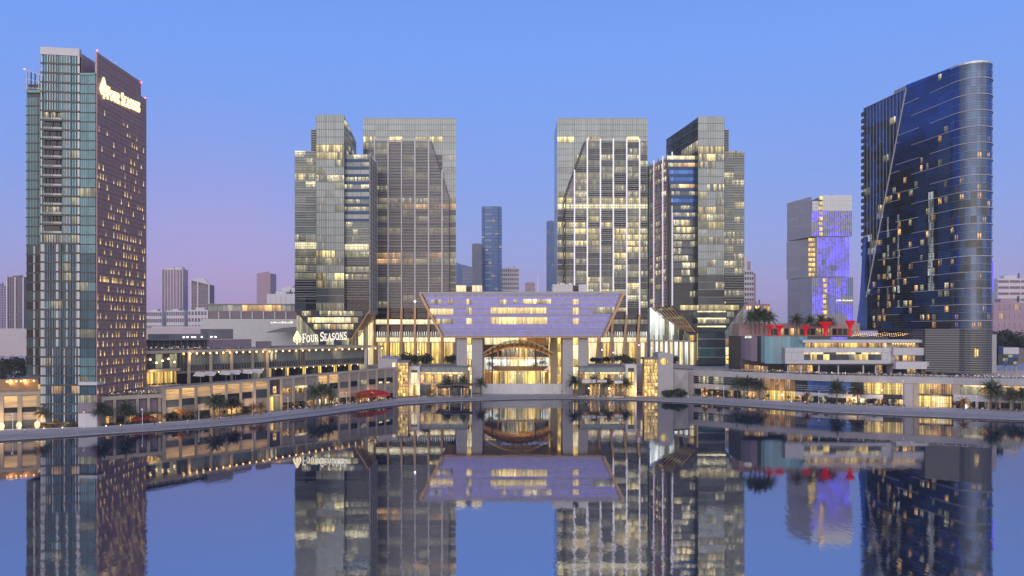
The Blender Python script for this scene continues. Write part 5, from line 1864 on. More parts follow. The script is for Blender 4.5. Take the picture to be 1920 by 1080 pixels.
def left_block():
    f = Face((X(-60, 268), 268), (X(80, 279), 279))
    root = thing('frame_building', (f.pt(15).x, f.pt(15).y, GZ), 'low building of stone frames with amber lit timber panels left of the hotel tower', 'building')
    b = MB()
    A_, B_, C_, D_ = f.pt(0, -.6), f.pt(f.L, -.6), f.pt(f.L, -18), f.pt(0, -18)
    b.prism([A_, B_, C_, D_], GZ - .1, 14.4, 'slat_stone')
    b.build('body', root)
    e = MB()
    f.box(e, -.2, f.L + .4, 14.42, 15.7, -19, .6, 'stone_warm')
    e.build('cornice', root)
    for k, px in enumerate((-52, -25, 3, 37, 73)):
        a = f.A(px)
        f.pane(root, 'post', a - .7, a + .7, GZ - .1, 14.4, 'stone_warm', .4, 1.0)
        if k < 4:
            a1 = f.A((-25, 3, 37, 73)[k])
            f.pane(root, 'lit_panel', a + .8, a1 - .8, 9.6, 14.1, 'lit_panel', 0)
            f.pane(root, 'window', a + .8, a1 - .8, 7.6, 9.5, 'dark_glass', -.1)
            for q in range(3): f.pane(root, 'stone_band', a + .8, a1 - .8, 4.6 + q, 5.5 + q, 'slat_stone', -.05 + .06 * (q % 2), .4)
            f.pane(root, 'shop_window', a + .8, a1 - .8, GZ + .1, 4.4, 'smoke_glass', -.1)
    q = MB()
    f.box(q, f.A(-40), f.A(66), 15.75, 20.2, -12, -9, 'timber')
    f.box(q, f.A(66.5), f.A(82), 15.75, 17.6, -9, -7, 'stone_warm')
    q.build('rear_wall', root)
    f.pane(root, 'lit_panel', f.A(67), f.A(82), 15.9, 18.0, 'lit_gold', -6.5)
    for px in (5, 14, 23, 32, 42, 57):
        c = f.pt(f.A(px), -8.8)
        MB().lathe([(.05, -.3), (.3, -.2), (.3, .2), (.05, .3)], 8, 'lamp_warm', (c.x, c.y, 19.4)).build('wall_lamp', root)
        if px in (14, 42): point('wall_glow', (c.x, c.y - .8, 19.2), 160, (1, .6, .25), .2)
    for px in (-30, 10, 60):
        c = f.pt(f.A(px), 4.5)
        point('frame_glow', (c.x, c.y, 5), 500, (1, .62, .25), .3)
    return f


fLB = left_block()
for k, px in enumerate((6, 38, 72)):
    c = fLB.pt(fLB.A(px), 3.2)
    o = MB().lathe([(.5, 0), (.75, .4), (.95, 1.6), (.75, 2.4), (.35, 2.8), (.05, 2.85)], 12, 'lit_cream', (c.x, c.y, GZ)).build('urn_lamp')
    tag(o, 'glowing bulbous urn lamp before the framed building, %s' % ('leftmost of the three', 'middle of the three', 'nearest the hotel tower')[k], 'lamp', 'glowing urn lamps')


# ------------------------------------------------------------------ right waterfront: retail plinth
def right_retail():
    P = [(X(1291, YG(741)), YG(741)), (X(1560, YG(757)), YG(757)), (X(1990, YG(772.5)), YG(772.5))]
    f1, f2 = Face(P[0], P[1]), Face(P[1], P[2])
    root = thing('shopping_building', (P[1][0], P[1][1], GZ), 'long pale stone waterfront shopping building with golden entrances under the hotel terrace', 'building')
    zt = 16.5
    b = MB()
    b.prism([tuple(f1.pt(0, -1.2)), tuple(f1.pt(f1.L, -1.2)), tuple(f2.pt(f2.L, -1.2)), (f2.pt(f2.L).x, 399), (f1.pt(0).x, 431)], GZ - .1, zt - 1.2, 'stone')
    b.build('body', root)
    def F_(px): return f1 if px < 1560 else f2
    def pane(name, px0, px1, z0, z1, m, d=0, n=1, gap=.1):
        f = F_((px0 + px1) / 2)
        a0, a1 = f.A(px0), f.A(px1)
        for i in range(n):
            mm = m(i) if callable(m) else m
            f.pane(root, name, a0 + (a1 - a0) * i / n + gap / 2, a0 + (a1 - a0) * (i + 1) / n - gap / 2, z0, z1, mm, d)
    def solid(name, px0, px1, z0, z1, d0, d1, m):
        f = F_((px0 + px1) / 2)
        q = MB()
        f.box(q, f.A(px0), f.A(px1), z0, z1, d0, d1, m)
        return q.build(name, root)
    # fascia in long stone panels
    for f, n in ((f1, 14), (f2, 18)):
        for i in range(n): f.pane(root, 'fascia_panel', i * f.L / n + .02, (i + 1) * f.L / n - .02, zt - 3.4, zt, 'stone', .6 + .004 * (i % 3), 1.6)
    zr = zt - 3.5
    sh = lambda i: choose(R(), [(.45, 'lit_shop'), (.25, 'lit_speck'), (1, 'dark_glass')])
    # west part
    solid('stone_pier', 1290, 1300, GZ, zr, -1, .5, 'stone')
    pane('window', 1300.5, 1376, 8.6, zr - .1, lambda i: 'lit_speck' if R() < .3 else 'dark_glass', -.3, 8)
    pane('window', 1377, 1427, 8.6, zr - .1, lambda i: 'navy_glass' if R() < .4 else 'dark_glass', -.3, 5)
    pane('stone_band', 1300, 1427, 5.6, 8.5, 'stone', .2, 8, .03)
    pane('shop_window', 1302, 1427, GZ + .1, 5.4, sh, -.5, 10)
    # golden recess
    solid('stone_pier', 1420, 1433, GZ, zr, -1, .55, 'stone_warm')
    pane('entrance_window', 1433, 1490, 6.8, zr, lambda i: ['lit_amber', 'timber', 'lit_shop', 'timber'][i % 4], -1.0, 6)
    pane('entrance_window', 1433, 1490, GZ + .2, 6.6, 'lit_gold', -1.0, 5)
    pane('window', 1491, 1560, 6.9, zr - .1, lambda i: choose(R(), [(.35, 'navy_glass'), (.1, 'lit_speck'), (1, 'dark_glass')]), -.3, 6)
    pane('window', 1561, 1619, 6.9, zr - .1, lambda i: choose(R(), [(.35, 'navy_glass'), (.1, 'lit_speck'), (1, 'dark_glass')]), -.3, 5)
    for px0, px1 in ((1301, 1427), (1491, 1560), (1561, 1619)):
        f = F_((px0 + px1) / 2)
        for k in range(3):
            z = (8.6 if px0 < 1400 else 6.9) + (k + 1) * 1.1
            f.pane(root, 'glazing_bar', f.A(px0), f.A(px1), z, z + .16, 'steel', .0, .25)
    solid('canopy', 1491, 1560, 4.6, 6.7, -1, .9, 'white_panel')
    solid('canopy', 1560.5, 1655, 4.6, 6.7, -1, .92, 'white_panel')
    pane('shop_window', 1491, 1560, GZ + .1, 4.5, sh, -.6, 6)
    pane('shop_window', 1561, 1694, GZ + .1, 4.5, sh, -.6, 10)
    pane('golden_window', 1619.5, 1655, 7.2, zr - .1, 'lit_gold', -.1, 4)
    pane('golden_window', 1655.5, 1694, 7.2, zr - .1, 'lit_gold', -.1, 4)
    solid('stone_pier', 1695, 1712, GZ, zr, -1, .55, 'stone')
    pane('window', 1656, 1694, 4.6, 7.0, 'dark_glass', -.3, 4)
    # grand golden entrance
    solid('stone_pier', 1712.2, 1724, GZ, zr, -1, .7, 'stone_warm')
    pane('entrance_window', 1724, 1785, 8.0, zr, lambda i: ['lit_gold', 'lit_gold', 'lit_shop', 'lit_amber', 'timber', 'lit_amber'][i % 6], -1.1, 6)
    pane('entrance_window', 1724, 1785, GZ + .15, 7.0, lambda i: 'lit_cream' if i in (3, 4) else 'lit_gold', -1.1, 6)
    solid('canopy', 1724, 1786, 7.1, 7.9, -1, 1.2, 'charcoal')
    solid('stone_pier', 1785, 1800, 8, zr, -1, .4, 'stone_warm')
    # east part: light line, windows, white canopy, shops
    pane('light_band', 1806, 1850, zr - .7, zr - .15, 'lit_cream', .0, 3, .05)
    pane('light_band', 1862, 1985, zr - .7, zr - .15, 'lit_amber', .0, 6, .05)
    pane('window', 1801, 1840, 8.3, zr - .9, lambda i: choose(R(), [(.5, 'lit_dim'), (1, 'smoke_glass')]), -.2, 5)
    pane('window', 1841, 1985, 8.3, zr - .9, lambda i: choose(R(), [(.5, 'lit_amber'), (.3, 'lit_dim'), (1, 'smoke_glass')]), -.2, 12)
    solid('canopy', 1787, 1988, 5.0, 8.2, -1, .8, 'white_panel')
    pane('shop_window', 1788, 1985, GZ + .1, 4.9, lambda i: choose(R(), [(.25, 'lit_shop'), (1, 'dark_glass')]), -.5, 16)
    for px in range(1790, 1985, 21):
        f2.pane(root, 'column', f2.A(px) - .45, f2.A(px) + .45, GZ, 4.95, 'stone_warm' if px % 3 else 'stone', .6, .8)
    # terrace rail and clutter of planters
    r = MB()
    for f in (f1, f2):
        for k in range(int(f.L / 1.6)):
            f.box(r, k * 1.6, k * 1.6 + .07, zt, zt + 1.1, .4, .46, 'steel')
        f.box(r, 0, f.L, zt + 1.02, zt + 1.1, .38, .48, 'steel')
    r.build('terrace_rail', root, 'stuff')
    for px, d, e, z in ((1462, 3, 1100, 4), (1755, 3.5, 1500, 5), (1655, 3, 350, 9), (1340, 4, 350, 4), (1600, 4, 400, 4)):
        f = F_(px)
        c = f.pt(f.A(px), d)
        point('entrance_glow', (c.x, c.y, z), e, (1, .66, .28), .3)
    return f1, f2


fR1, fR2 = right_retail()
TZ = 16.42                                # terrace level


def terrace_hotel():
    root = thing('terrace_building', (X(1560, 390), 392, TZ), 'white stepped restaurant building with teal glass drum on the right-hand terrace', 'building')
    q = MB()
    q.prism([(X(1388, 408), 408), (X(1500, 398), 398), (X(1660, 400), 400), (X(1660, 400), 430), (X(1388, 408), 430)], TZ, Z(630.5, 398), 'charcoal')
    q.prism([(X(1386, 412), 412), (X(1612, 412), 412), (X(1612, 412), 426), (X(1386, 412), 426)], Z(630.4, 398), Z(606, 412), 'brown_clad')
    q.build('dark_block', root)
    # teal drum
    pts = [(1390, 405), (1397, 400), (1408, 395.5), (1420, 392.5), (1434, 390), (1450, 388.2), (1466, 387), (1482, 386.4), (1498, 386.2), (1514, 386.2)]
    W = [(X(a, b), b) for a, b in pts]
    for i in range(len(W) - 1):
        f = Face(W[i], W[i + 1])
        z0, z1 = Z(682 - max(0, 4 - i) * 1.8, 388), Z(630.5, 388)
        n = 2
        for k in range(n):
            m = 'mauve_wall' if i < 3 else ('dark_glass' if i == 3 and k == 0 else 'teal_bright')
            f.pane(root, 'drum_panel', k * f.L / n + .02, (k + 1) * f.L / n - .02, z0, z1, m, .05 + .03 * ((i + k) % 2))
    f = Face(W[1], W[4])
    for k in range(6):
        for j in range(2):
            f.pane(root, 'light_panel', f.L * .12 + k * .75, f.L * .12 + k * .75 + .5, Z(631.8 + j * 2.4, 394), Z(630.6 + j * 2.4 - .6, 394), 'lit_white', 2.4)
    f = Face((X(1396, 402), 402), (X(1440, 393), 393))
    for k in range(5): f.pane(root, 'lobby_window', k * f.L / 5 + .15, (k + 1) * f.L / 5 - .15, TZ, Z(684 - k * -.5, 398), ['lit_amber', 'timber', 'lit_amber', 'lit_shop', 'stone_warm'][k], 0)
    # white building
    Y = 383.0
    f = front(1472, 1674, Y)
    def p(name, px0, px1, py0, py1, m, d=0, n=1, th=.25):
        a0, a1 = f.A(px0), f.A(px1)
        for i in range(n):
            mm = m(i) if callable(m) else m
            f.pane(root, name, a0 + (a1 - a0) * i / n + .05, a0 + (a1 - a0) * (i + 1) / n - .05, Z(py1, Y), Z(py0, Y), mm, d, th)
    q = MB()
    f.box(q, 0, f.L, Z(682, Y), Z(652, Y), -18, -.3, 'stone')
    f.box(q, f.A(1505), f.A(1735), Z(642.5, Y), Z(637, Y), -20, .2, 'white_panel')
    f.box(q, f.A(1514), f.A(1664), Z(651.9, Y), Z(642.6, Y), -16, -3.4, 'timber')
    q.build('white_block', root)
    for i in range(12):
        p('stone_panel', 1472 + i * 16.8, 1472 + (i + 1) * 16.8, 652, 660.5, 'white_panel', .1)
        p('stone_panel', 1472 + i * 16.8, 1472 + (i + 1) * 16.8, 675.5, 682, 'white_panel', .1)
    p('stone_panel', 1472, 1507, 661, 675, 'white_panel', .1, 3)
    p('stone_panel', 1653, 1674, 661, 675, 'white_panel', .1, 2)
    p('window', 1508, 1652, 664.5, 675, lambda i: choose(R(), [(.3, 'lit_dim'), (.15, 'lit_gold'), (1, 'smoke_glass')]), -.1, 12)
    p('clerestory', 1508, 1652, 661, 664.2, lambda i: 'lit_cream' if i not in (3, 4, 8) else 'smoke_glass', -.1, 12)
    p('golden_window', 1515, 1662, 643.2, 651.6, lambda i: choose(R(), [(.45, 'lit_gold'), (.3, 'lit_amber'), (1, 'lit_shop')]), -3.0, 18)
    p('window', 1663, 1668, 643.2, 651.6, 'lit_cream', -3)
    p('terrace_window', 1476, 1674, 684.5, 700, lambda i: choose(R(), [(.35, 'lit_shop'), (.15, 'lit_speck'), (1, 'dark_glass')]), -5, 18)
    q = MB()
    f.box(q, f.A(1474), f.A(1676), Z(684.3, Y), Z(682.1, Y), -10, 2.0, 'charcoal')
    for px in (1476, 1500, 1534, 1570, 1617, 1640): f.box(q, f.A(px) - .3, f.A(px) + .3, TZ, Z(684.3, Y), .6, 1.2, 'white_panel')
    q.build('veranda', root)
    # rounded beige pavilion on the roof
    q = MB()
    n = 10
    c = (X(1722, 385), 390.0)
    pl = [(X(1664, 385), 386.0)] + [(c[0] + 4.3 * math.cos(math.radians(a)), c[1] + 4.0 * math.sin(math.radians(a))) for a in range(-90, 91, 20)] + [(X(1664, 385), 394.0)]
    q.prism(pl, Z(652, Y) + .01, Z(637, Y) - .02, 'stone_warm')
    q.build('round_pavilion', root)
    p('window', 1686, 1720, 646, 651.6, lambda i: 'lit_shop', -2.6, 5)
    for i in range(9): p('downlight', 1678 + i * 5, 1680 + i * 5, 644, 645.4, 'lamp_warm', -2.4)
    # right wing: white frame, ribbon window and balcony box
    Y2 = 381.0
    f = front(1675, 1761, Y2)
    def p2(name, px0, px1, py0, py1, m, d=0, n=1, th=.3):
        a0, a1 = f.A(px0), f.A(px1)
        for i in range(n):
            mm = m(i) if callable(m) else m
            f.pane(root, name, a0 + (a1 - a0) * i / n + .03, a0 + (a1 - a0) * (i + 1) / n - .03, Z(py1, Y2), Z(py0, Y2), mm, d, th)
    q = MB()
    f.box(q, 0, f.L - .1, TZ, Z(652, Y2), -14, -1.6, 'stone')
    q.build('wing_body', root)
    p2('stone_panel', 1675, 1760, 652, 666, 'white_panel', 0, 5, 1.4)
    p2('stone_panel', 1749, 1760, 666.2, 700, 'white_panel', 0, 1, 1.4)
    p2('window', 1680, 1748.5, 667, 677, lambda i: choose(R(), [(.4, 'lit_amber'), (.3, 'lit_shop'), (1, 'smoke_glass')]), -1.2, 9)
    q = MB()
    f.box(q, 0, f.A(1733), Z(691.5, Y2), Z(678, Y2), -1.1, 2.5, 'white_panel')
    f.box(q, f.A(1733) + .01, f.A(1748), Z(687, Y2), Z(678.5, Y2), -1.1, 1.8, 'stone')
    q.build('balcony', root)
    p2('terrace_window', 1676, 1748, 692, 700, lambda i: choose(R(), [(.35, 'lit_shop'), (1, 'dark_glass')]), -1.3, 8)
    # roof terrace rail, blue-lit screen and string lights
    q = MB()
    f3 = front(1470, 1665, 392)
    f3.box(q, 0, f3.L, Z(637, 392), Z(630.6, 392), -.3, 0, 'smoke_glass')
    q.build('glass_rail', root)
    for i in range(5): f3.pane(root, 'blue_screen', f3.A(1557 + i * 6.4), f3.A(1563 + i * 6.4), Z(636, 392), Z(632, 392), 'led_dots', .2)
    for k in range(3):
        q = MB()
        for i in range(26):
            px = 1604 + i * 4.2
            sag = 2.6 * abs(math.sin(i * .48 + k)) 
            q.lathe([(.02, -.16), (.2, 0), (.02, .16)], 5, 'lamp_warm', (X(px, 396), 396 + k * 2, Z(623.5 + k * 2.2 + sag, 396)))
        q.build('string_lights', root, 'stuff')
    # lit bays of the roof lounge
    f4 = front(1440, 1604, 411.6)
    for i in range(16):
        f4.pane(root, 'lounge_window', f4.A(1441 + i * 10), f4.A(1449 + i * 10), Z(628, 412), Z(616, 412), choose(R(), [(.25, 'lit_amber'), (.25, 'lit_shop'), (1, 'dark_glass')]), 0)


terrace_hotel()
for k, (px, y0, y1, wd) in enumerate(((1443, 609.5, 629, 17), (1461, 609.5, 631, 18), (1511, 611, 631, 16), (1548, 603.5, 630, 25), (1594, 601, 630, 19))):
    Y = 402.0
    s = Y / F
    m = MB()
    z0, z1 = Z(y1, Y), Z(y0, Y)
    h, r = z1 - z0, wd * s / 2
    m.lathe([(r * .34, 0), (r * .26, h * .3), (r * .30, h * .52), (r * .48, h * .72), (r * .85, h * .90), (r, h * .97), (r * .96, h)], 14, 'red_lit', (X(px, Y), Y, z0))
    o = m.build('funnel_lantern')
    tag(o, 'glowing red funnel-shaped lantern on the roof terrace, %s' % ['leftmost of five', 'second from the left', 'standing alone in the middle of five', 'widest of the five', 'rightmost, beside the dark glass tower'][k], 'lantern', 'red funnel lanterns on the roof terrace')


# ------------------------------------------------------------------ dark blue curved hotel tower on the right
def curved_tower():
    root = thing('curved_tower', (245, 400, TZ), 'tall dark blue glass tower with rounded end and diagonal crease', 'tower')
    A0, A1 = (226.3, 447.0), (239.0, 378.0)
    cx, cy, r = 249.3, 378.0, 10.3
    zb, zt = 41.0, 182.8
    arcp = [(cx - r * math.cos(math.radians(a)), cy - r * math.sin(math.radians(a))) for a in range(0, 181, 15)]
    f = Face(A0, A1)
    body = MB()
    body.prism([tuple(f.pt(.5, -1.0)), tuple(f.pt(f.L, -.5))] + [(cx - (r - .5) * math.cos(math.radians(a)), cy - (r - .5) * math.sin(math.radians(a))) for a in range(15, 181, 15)] + [(259.6, 447)], zb, zt - .4, 'charcoal')
    body.build('core', root)
    nf = 33
    fh = (zt - zb) / nf
    def crease(z):           # along-facade position of the diagonal crease at height z
        t = (zt - z) / (zt - zb)
        return f.A(1700) * (1 - t) + (-2.0) * t
    nb = 8
    rnd = random.Random(21)
    CURV = {}
    for j in range(nf):
        z1 = zt - j * fh
        z0 = z1 - fh
        py = HZ - (z1 - H) * F / 390
        ac = max(.0, crease(z0 + fh / 2))
        for i in range(nb):
            a0, a1 = f.L * .0 + i * f.L / nb + .05, (i + 1) * f.L / nb - .05
            if a1 < ac + 1: continue
            a0 = max(a0, ac + .05)
            u = rnd.random()
            pl = .035 + .17 * max(0, min(1, (j - 8) / 18))
            if py > 350 and i == 6 and py < 545 or (i in (2, 3) and 380 < py < 560 and (i == 3 or py > 430)): m = 'dark_glass'  # dark backing for the painted tower reflections
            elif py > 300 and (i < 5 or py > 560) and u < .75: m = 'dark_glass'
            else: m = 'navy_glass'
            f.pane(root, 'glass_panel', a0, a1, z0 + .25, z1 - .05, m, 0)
            if i == 6 and 350 < py < 545: f.pane(root, 'reflection_strip', a0 + 1.6 + rnd.random() * .8, a0 + 5.2 + rnd.random(), z0 + .3, z1 - .1, 'painted_glints', .06, .1)  # glowing strips paint neighbouring towers' lights as if mirrored in the glass
            if i in (2, 3) and 380 < py < 560 and rnd.random() < .8: f.pane(root, 'reflection_strip', a0 + 4.2, min(a1, a0 + 5.4 + rnd.random() * .6), z0 + .3, z1 - .1, 'painted_glints', .06, .1) if a1 > a0 + 4.5 else None
            for q in range(2):
                if rnd.random() < pl * 1.6 and a1 - a0 > 4:
                    b0 = a0 + .4 + q * (a1 - a0) / 2
                    w_ = rnd.choice((1.5, 2.2, 2.8))
                    f.pane(root, 'window', b0, min(a1, b0 + w_), z0 + .7, z1 - .5, rnd.choice(('lit_amber', 'lit_shop', 'lit_dim', 'lit_shop', 'lit_speck')), .08, .1)
        # wing left of the crease
        nw = max(1, int(ac // 5.5))
        if ac > 1.2:
            for i in range(nw):
                u = rnd.random()
                m = choose(u, [(.05, 'lit_dim'), (.05, 'lit_speck'), (.28, 'navy_glass'), (1, 'dark_glass')]) if j > 2 else 'navy_glass'
                if j > 15 and u > .8: m = 'painted_glints'  # wing panes with painted reflections of city lights
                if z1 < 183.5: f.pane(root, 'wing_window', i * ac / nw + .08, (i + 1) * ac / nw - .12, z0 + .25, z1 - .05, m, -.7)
        # curved end
        for k in range(9):
            g = Face(arcp[k], arcp[k + 1])
            u = rnd.random()
            m = 'curved_glass' if 1 < k < 7 else 'navy_glass'
            if u < .10 * (j > 10) + .02 and k < 8: g.pane(root, 'window', .5, g.L - .5, z0 + .8, z1 - .9, rnd.choice(('lit_amber', 'lit_shop')), .08, .1)
            if j > 14 and .2 < u < .5: m = 'smoke_glass'
            ck = (k, m)
            if ck not in CURV:
                mb = MB()
                aa = [math.radians(15 * k + .15 + (15 - .3) * t / 4) for t in range(5)]
                for t in range(4):
                    (c0, s0), (c1, s1) = (math.cos(aa[t]), math.sin(aa[t])), (math.cos(aa[t + 1]), math.sin(aa[t + 1]))
                    r0 = r - .2
                    mb.hexa([(-r * c0, -r * s0, -fh / 2 + .15), (-r * c1, -r * s1, -fh / 2 + .15), (-r0 * c1, -r0 * s1, -fh / 2 + .15), (-r0 * c0, -r0 * s0, -fh / 2 + .15),
                             (-r * c0, -r * s0, fh / 2 - .12), (-r * c1, -r * s1, fh / 2 - .12), (-r0 * c1, -r0 * s1, fh / 2 - .12), (-r0 * c0, -r0 * s0, fh / 2 - .12)], m)
                CURV[ck] = mb.mesh('curved_pane')
            place(CURV[ck], 'curved_window', root, (cx, cy, (z0 + z1) / 2))
    # fine blades wrapping the facade, pale ledges on some floors
    bl = MB()
    for j in range(nf):
        for q in range(3):
            z = zb + j * fh + q * fh / 3
            a0 = max(.3, crease(z) + .3)
            if a0 < f.L: f.box(bl, a0, f.L, z, z + .2, .02, .2, 'smoke_glass')
            for k in range(12):
                g = Face(arcp[k], arcp[k + 1])
                g.box(bl, -.03, g.L + .03, z, z + .16, .02, .3 if q == 0 else .2, 'louvre_metal' if q == 0 else 'smoke_glass')
    bl.build('blade', root, 'stuff')
    for j in range(1, nf):
        z = zb + j * fh
        spans = []
        if j % 2 == 1: spans.append((.60 if j % 4 == 1 else .80, 1.0, True))
        if j % 4 == 3: spans.append((.42, .68, False))
        if j % 4 == 2: spans.append((.20, .46, False))
        for s0, s1, wrap in spans:
            a0 = max(s0 * f.L, crease(z) + .5)
            if s1 * f.L - a0 > 2: f.pane(root, 'ledge', a0, s1 * f.L, z - .1, z + .26, 'stone', .45, .45)
            if wrap:
                q = MB()
                for k in range(11):
                    g = Face(arcp[k], arcp[k + 1])
                    g.box(q, -.06, g.L + .06, z - .1, z + .3, .02, .5, 'stone')
                q.build('ledge', root)
    q = MB()
    q.box(257.75, 258.15, 371.6, 372.2, Z(545, 372), Z(490, 372), 'led_blue')
    q.build('led_strip', root)
    # wing mullions, notched back edge, crease trim, roof cap
    wm = MB()
    n = 13
    for k in range(n):
        a = .3 + k * f.A(1700) / n
        tt = a / (f.A(1700) + 2.0)
        zlo = zb + (zt - zb) * (a + 2) / (f.A(1700) + 2)
        f.box(wm, a - .13, a + .13, zlo, 183, -.69, -.25, 'louvre_metal')
    wm.build('wing_mullion', root, 'stuff')
    q = MB()
    for j in range(nf):
        z = zb + j * fh
        if z > 86 and z < 182: q.box(226.0, 227.6, 446, 449, z, z + fh * .55, 'charcoal')
    q.build('notched_edge', root)
    q = MB()
    pa, pb = f.pt(f.A(1700), .35), f.pt(-2.0, .6)
    q.bar((pa.x, pa.y, zt + .3), (pb.x, pb.y, zb), .5, .45, 'white_panel')
    q.build('crease_trim', root)
    q = MB()
    q.xz([(227.5, 41), (227.5, 100), (226.2, 100), (225.6, 80), (224.4, 60), (221.9, 41)], 443, 447.5, 'navy_glass')
    q.build('flared_edge', root)
    q = MB()
    f.box(q, 0, f.A(1700) - .2, 182.85, 183.3, -1.2, -.1, 'louvre_metal')
    pp = [f.pt(f.A(1700), .25), f.pt(f.L, .25), f.pt(f.L, -1), f.pt(f.A(1700), -1)]
    q.prism([tuple(p_) for p_ in pp], zt - .4, [185.2, zt + .4, zt + .4, 185.2], 'navy_glass')
    f.box(q, f.A(1668), f.A(1699), 183.3, 186.5, -9, -3, 'louvre_metal')
    for k in range(12): Face(arcp[k], arcp[k + 1]).box(q, 0, 2.75, zt - .5, zt + .5, -1, .3, 'steel')
    q.build('roof_cap', root)
    # louvred base drum
    q = MB()
    rb = 10.0
    P = [(X(1712, 392), 392), (X(1735, 380), 380)] + [(cx - rb * math.cos(math.radians(a)), cy - rb * math.sin(math.radians(a))) for a in range(30, 181, 15)] + [(259.3, 430), (X(1712, 392), 430)]
    q.prism(P, TZ + 1.2, zb - .02, 'charcoal')
    q.build('base_drum', root)
    lv = MB()
    for j in range(19):
        z = TZ + 1.6 + j * 1.24
        for k in range(len(P) - 3):
            g = Face(P[k], P[k + 1])
            g.box(lv, -.03, g.L + .03, z, z + .26, .05, .28, 'louvre_metal')
    lv.build('base_louvre', root)
    g = Face(P[4], P[6])
    g.pane(root, 'lit_slot', g.L * .3, g.L * .42, 26, 30.5, 'lit_gold', 1.2)
    g.pane(root, 'lit_slot', g.L * .5, g.L * .60, 26.4, 30, 'lit_gold', 1.2)
    q = MB()
    q.box(X(1860, 386), X(1868.5, 386), 386, 400, TZ, Z(627, 386), 'stone')
    q.build('service_pier', root)
    e = MB()
    e.prism([(221, 440), (227, 400), (X(1712, 391), 391), (X(1712, 391), 400), (230, 447)], zb - 1.0, zb - .03, 'charcoal')
    e.build('soffit', root)


curved_tower()

rt = thing('annex_building', (X(1895, 392), 396, TZ), 'small box with white upper panel and dark glass at the right edge of the terrace', 'building')
q = MB()
q.box(X(1872, 392), X(1910, 392), 392.3, 408, Z(685, 392), Z(651, 392), 'charcoal')
for px in (1886, 1905): q.box(X(px, 394) - .3, X(px, 394) + .3, 394, 394.6, TZ, Z(685, 392), 'stone')
q.build('body', rt)
f = front(1872, 1910, 392)
f.pane(rt, 'white_panel', f.A(1881), f.L, Z(664, 392), Z(651.5, 392), 'white_panel', .2)
for j in range(3):
    for i in range(3): f.pane(rt, 'window', f.A(1881 + i * 9.6), f.A(1890 + i * 9.6), Z(670.8 + j * 6.5, 392), Z(665.2 + j * 6.5, 392), ['smoke_glass', 'lit_dim', 'navy_glass'][(i + j) % 3], 0)
f.pane(rt, 'blue_panel', .1, f.A(1880.6), Z(664, 392), Z(651.5, 392), 'blue_band', .1)


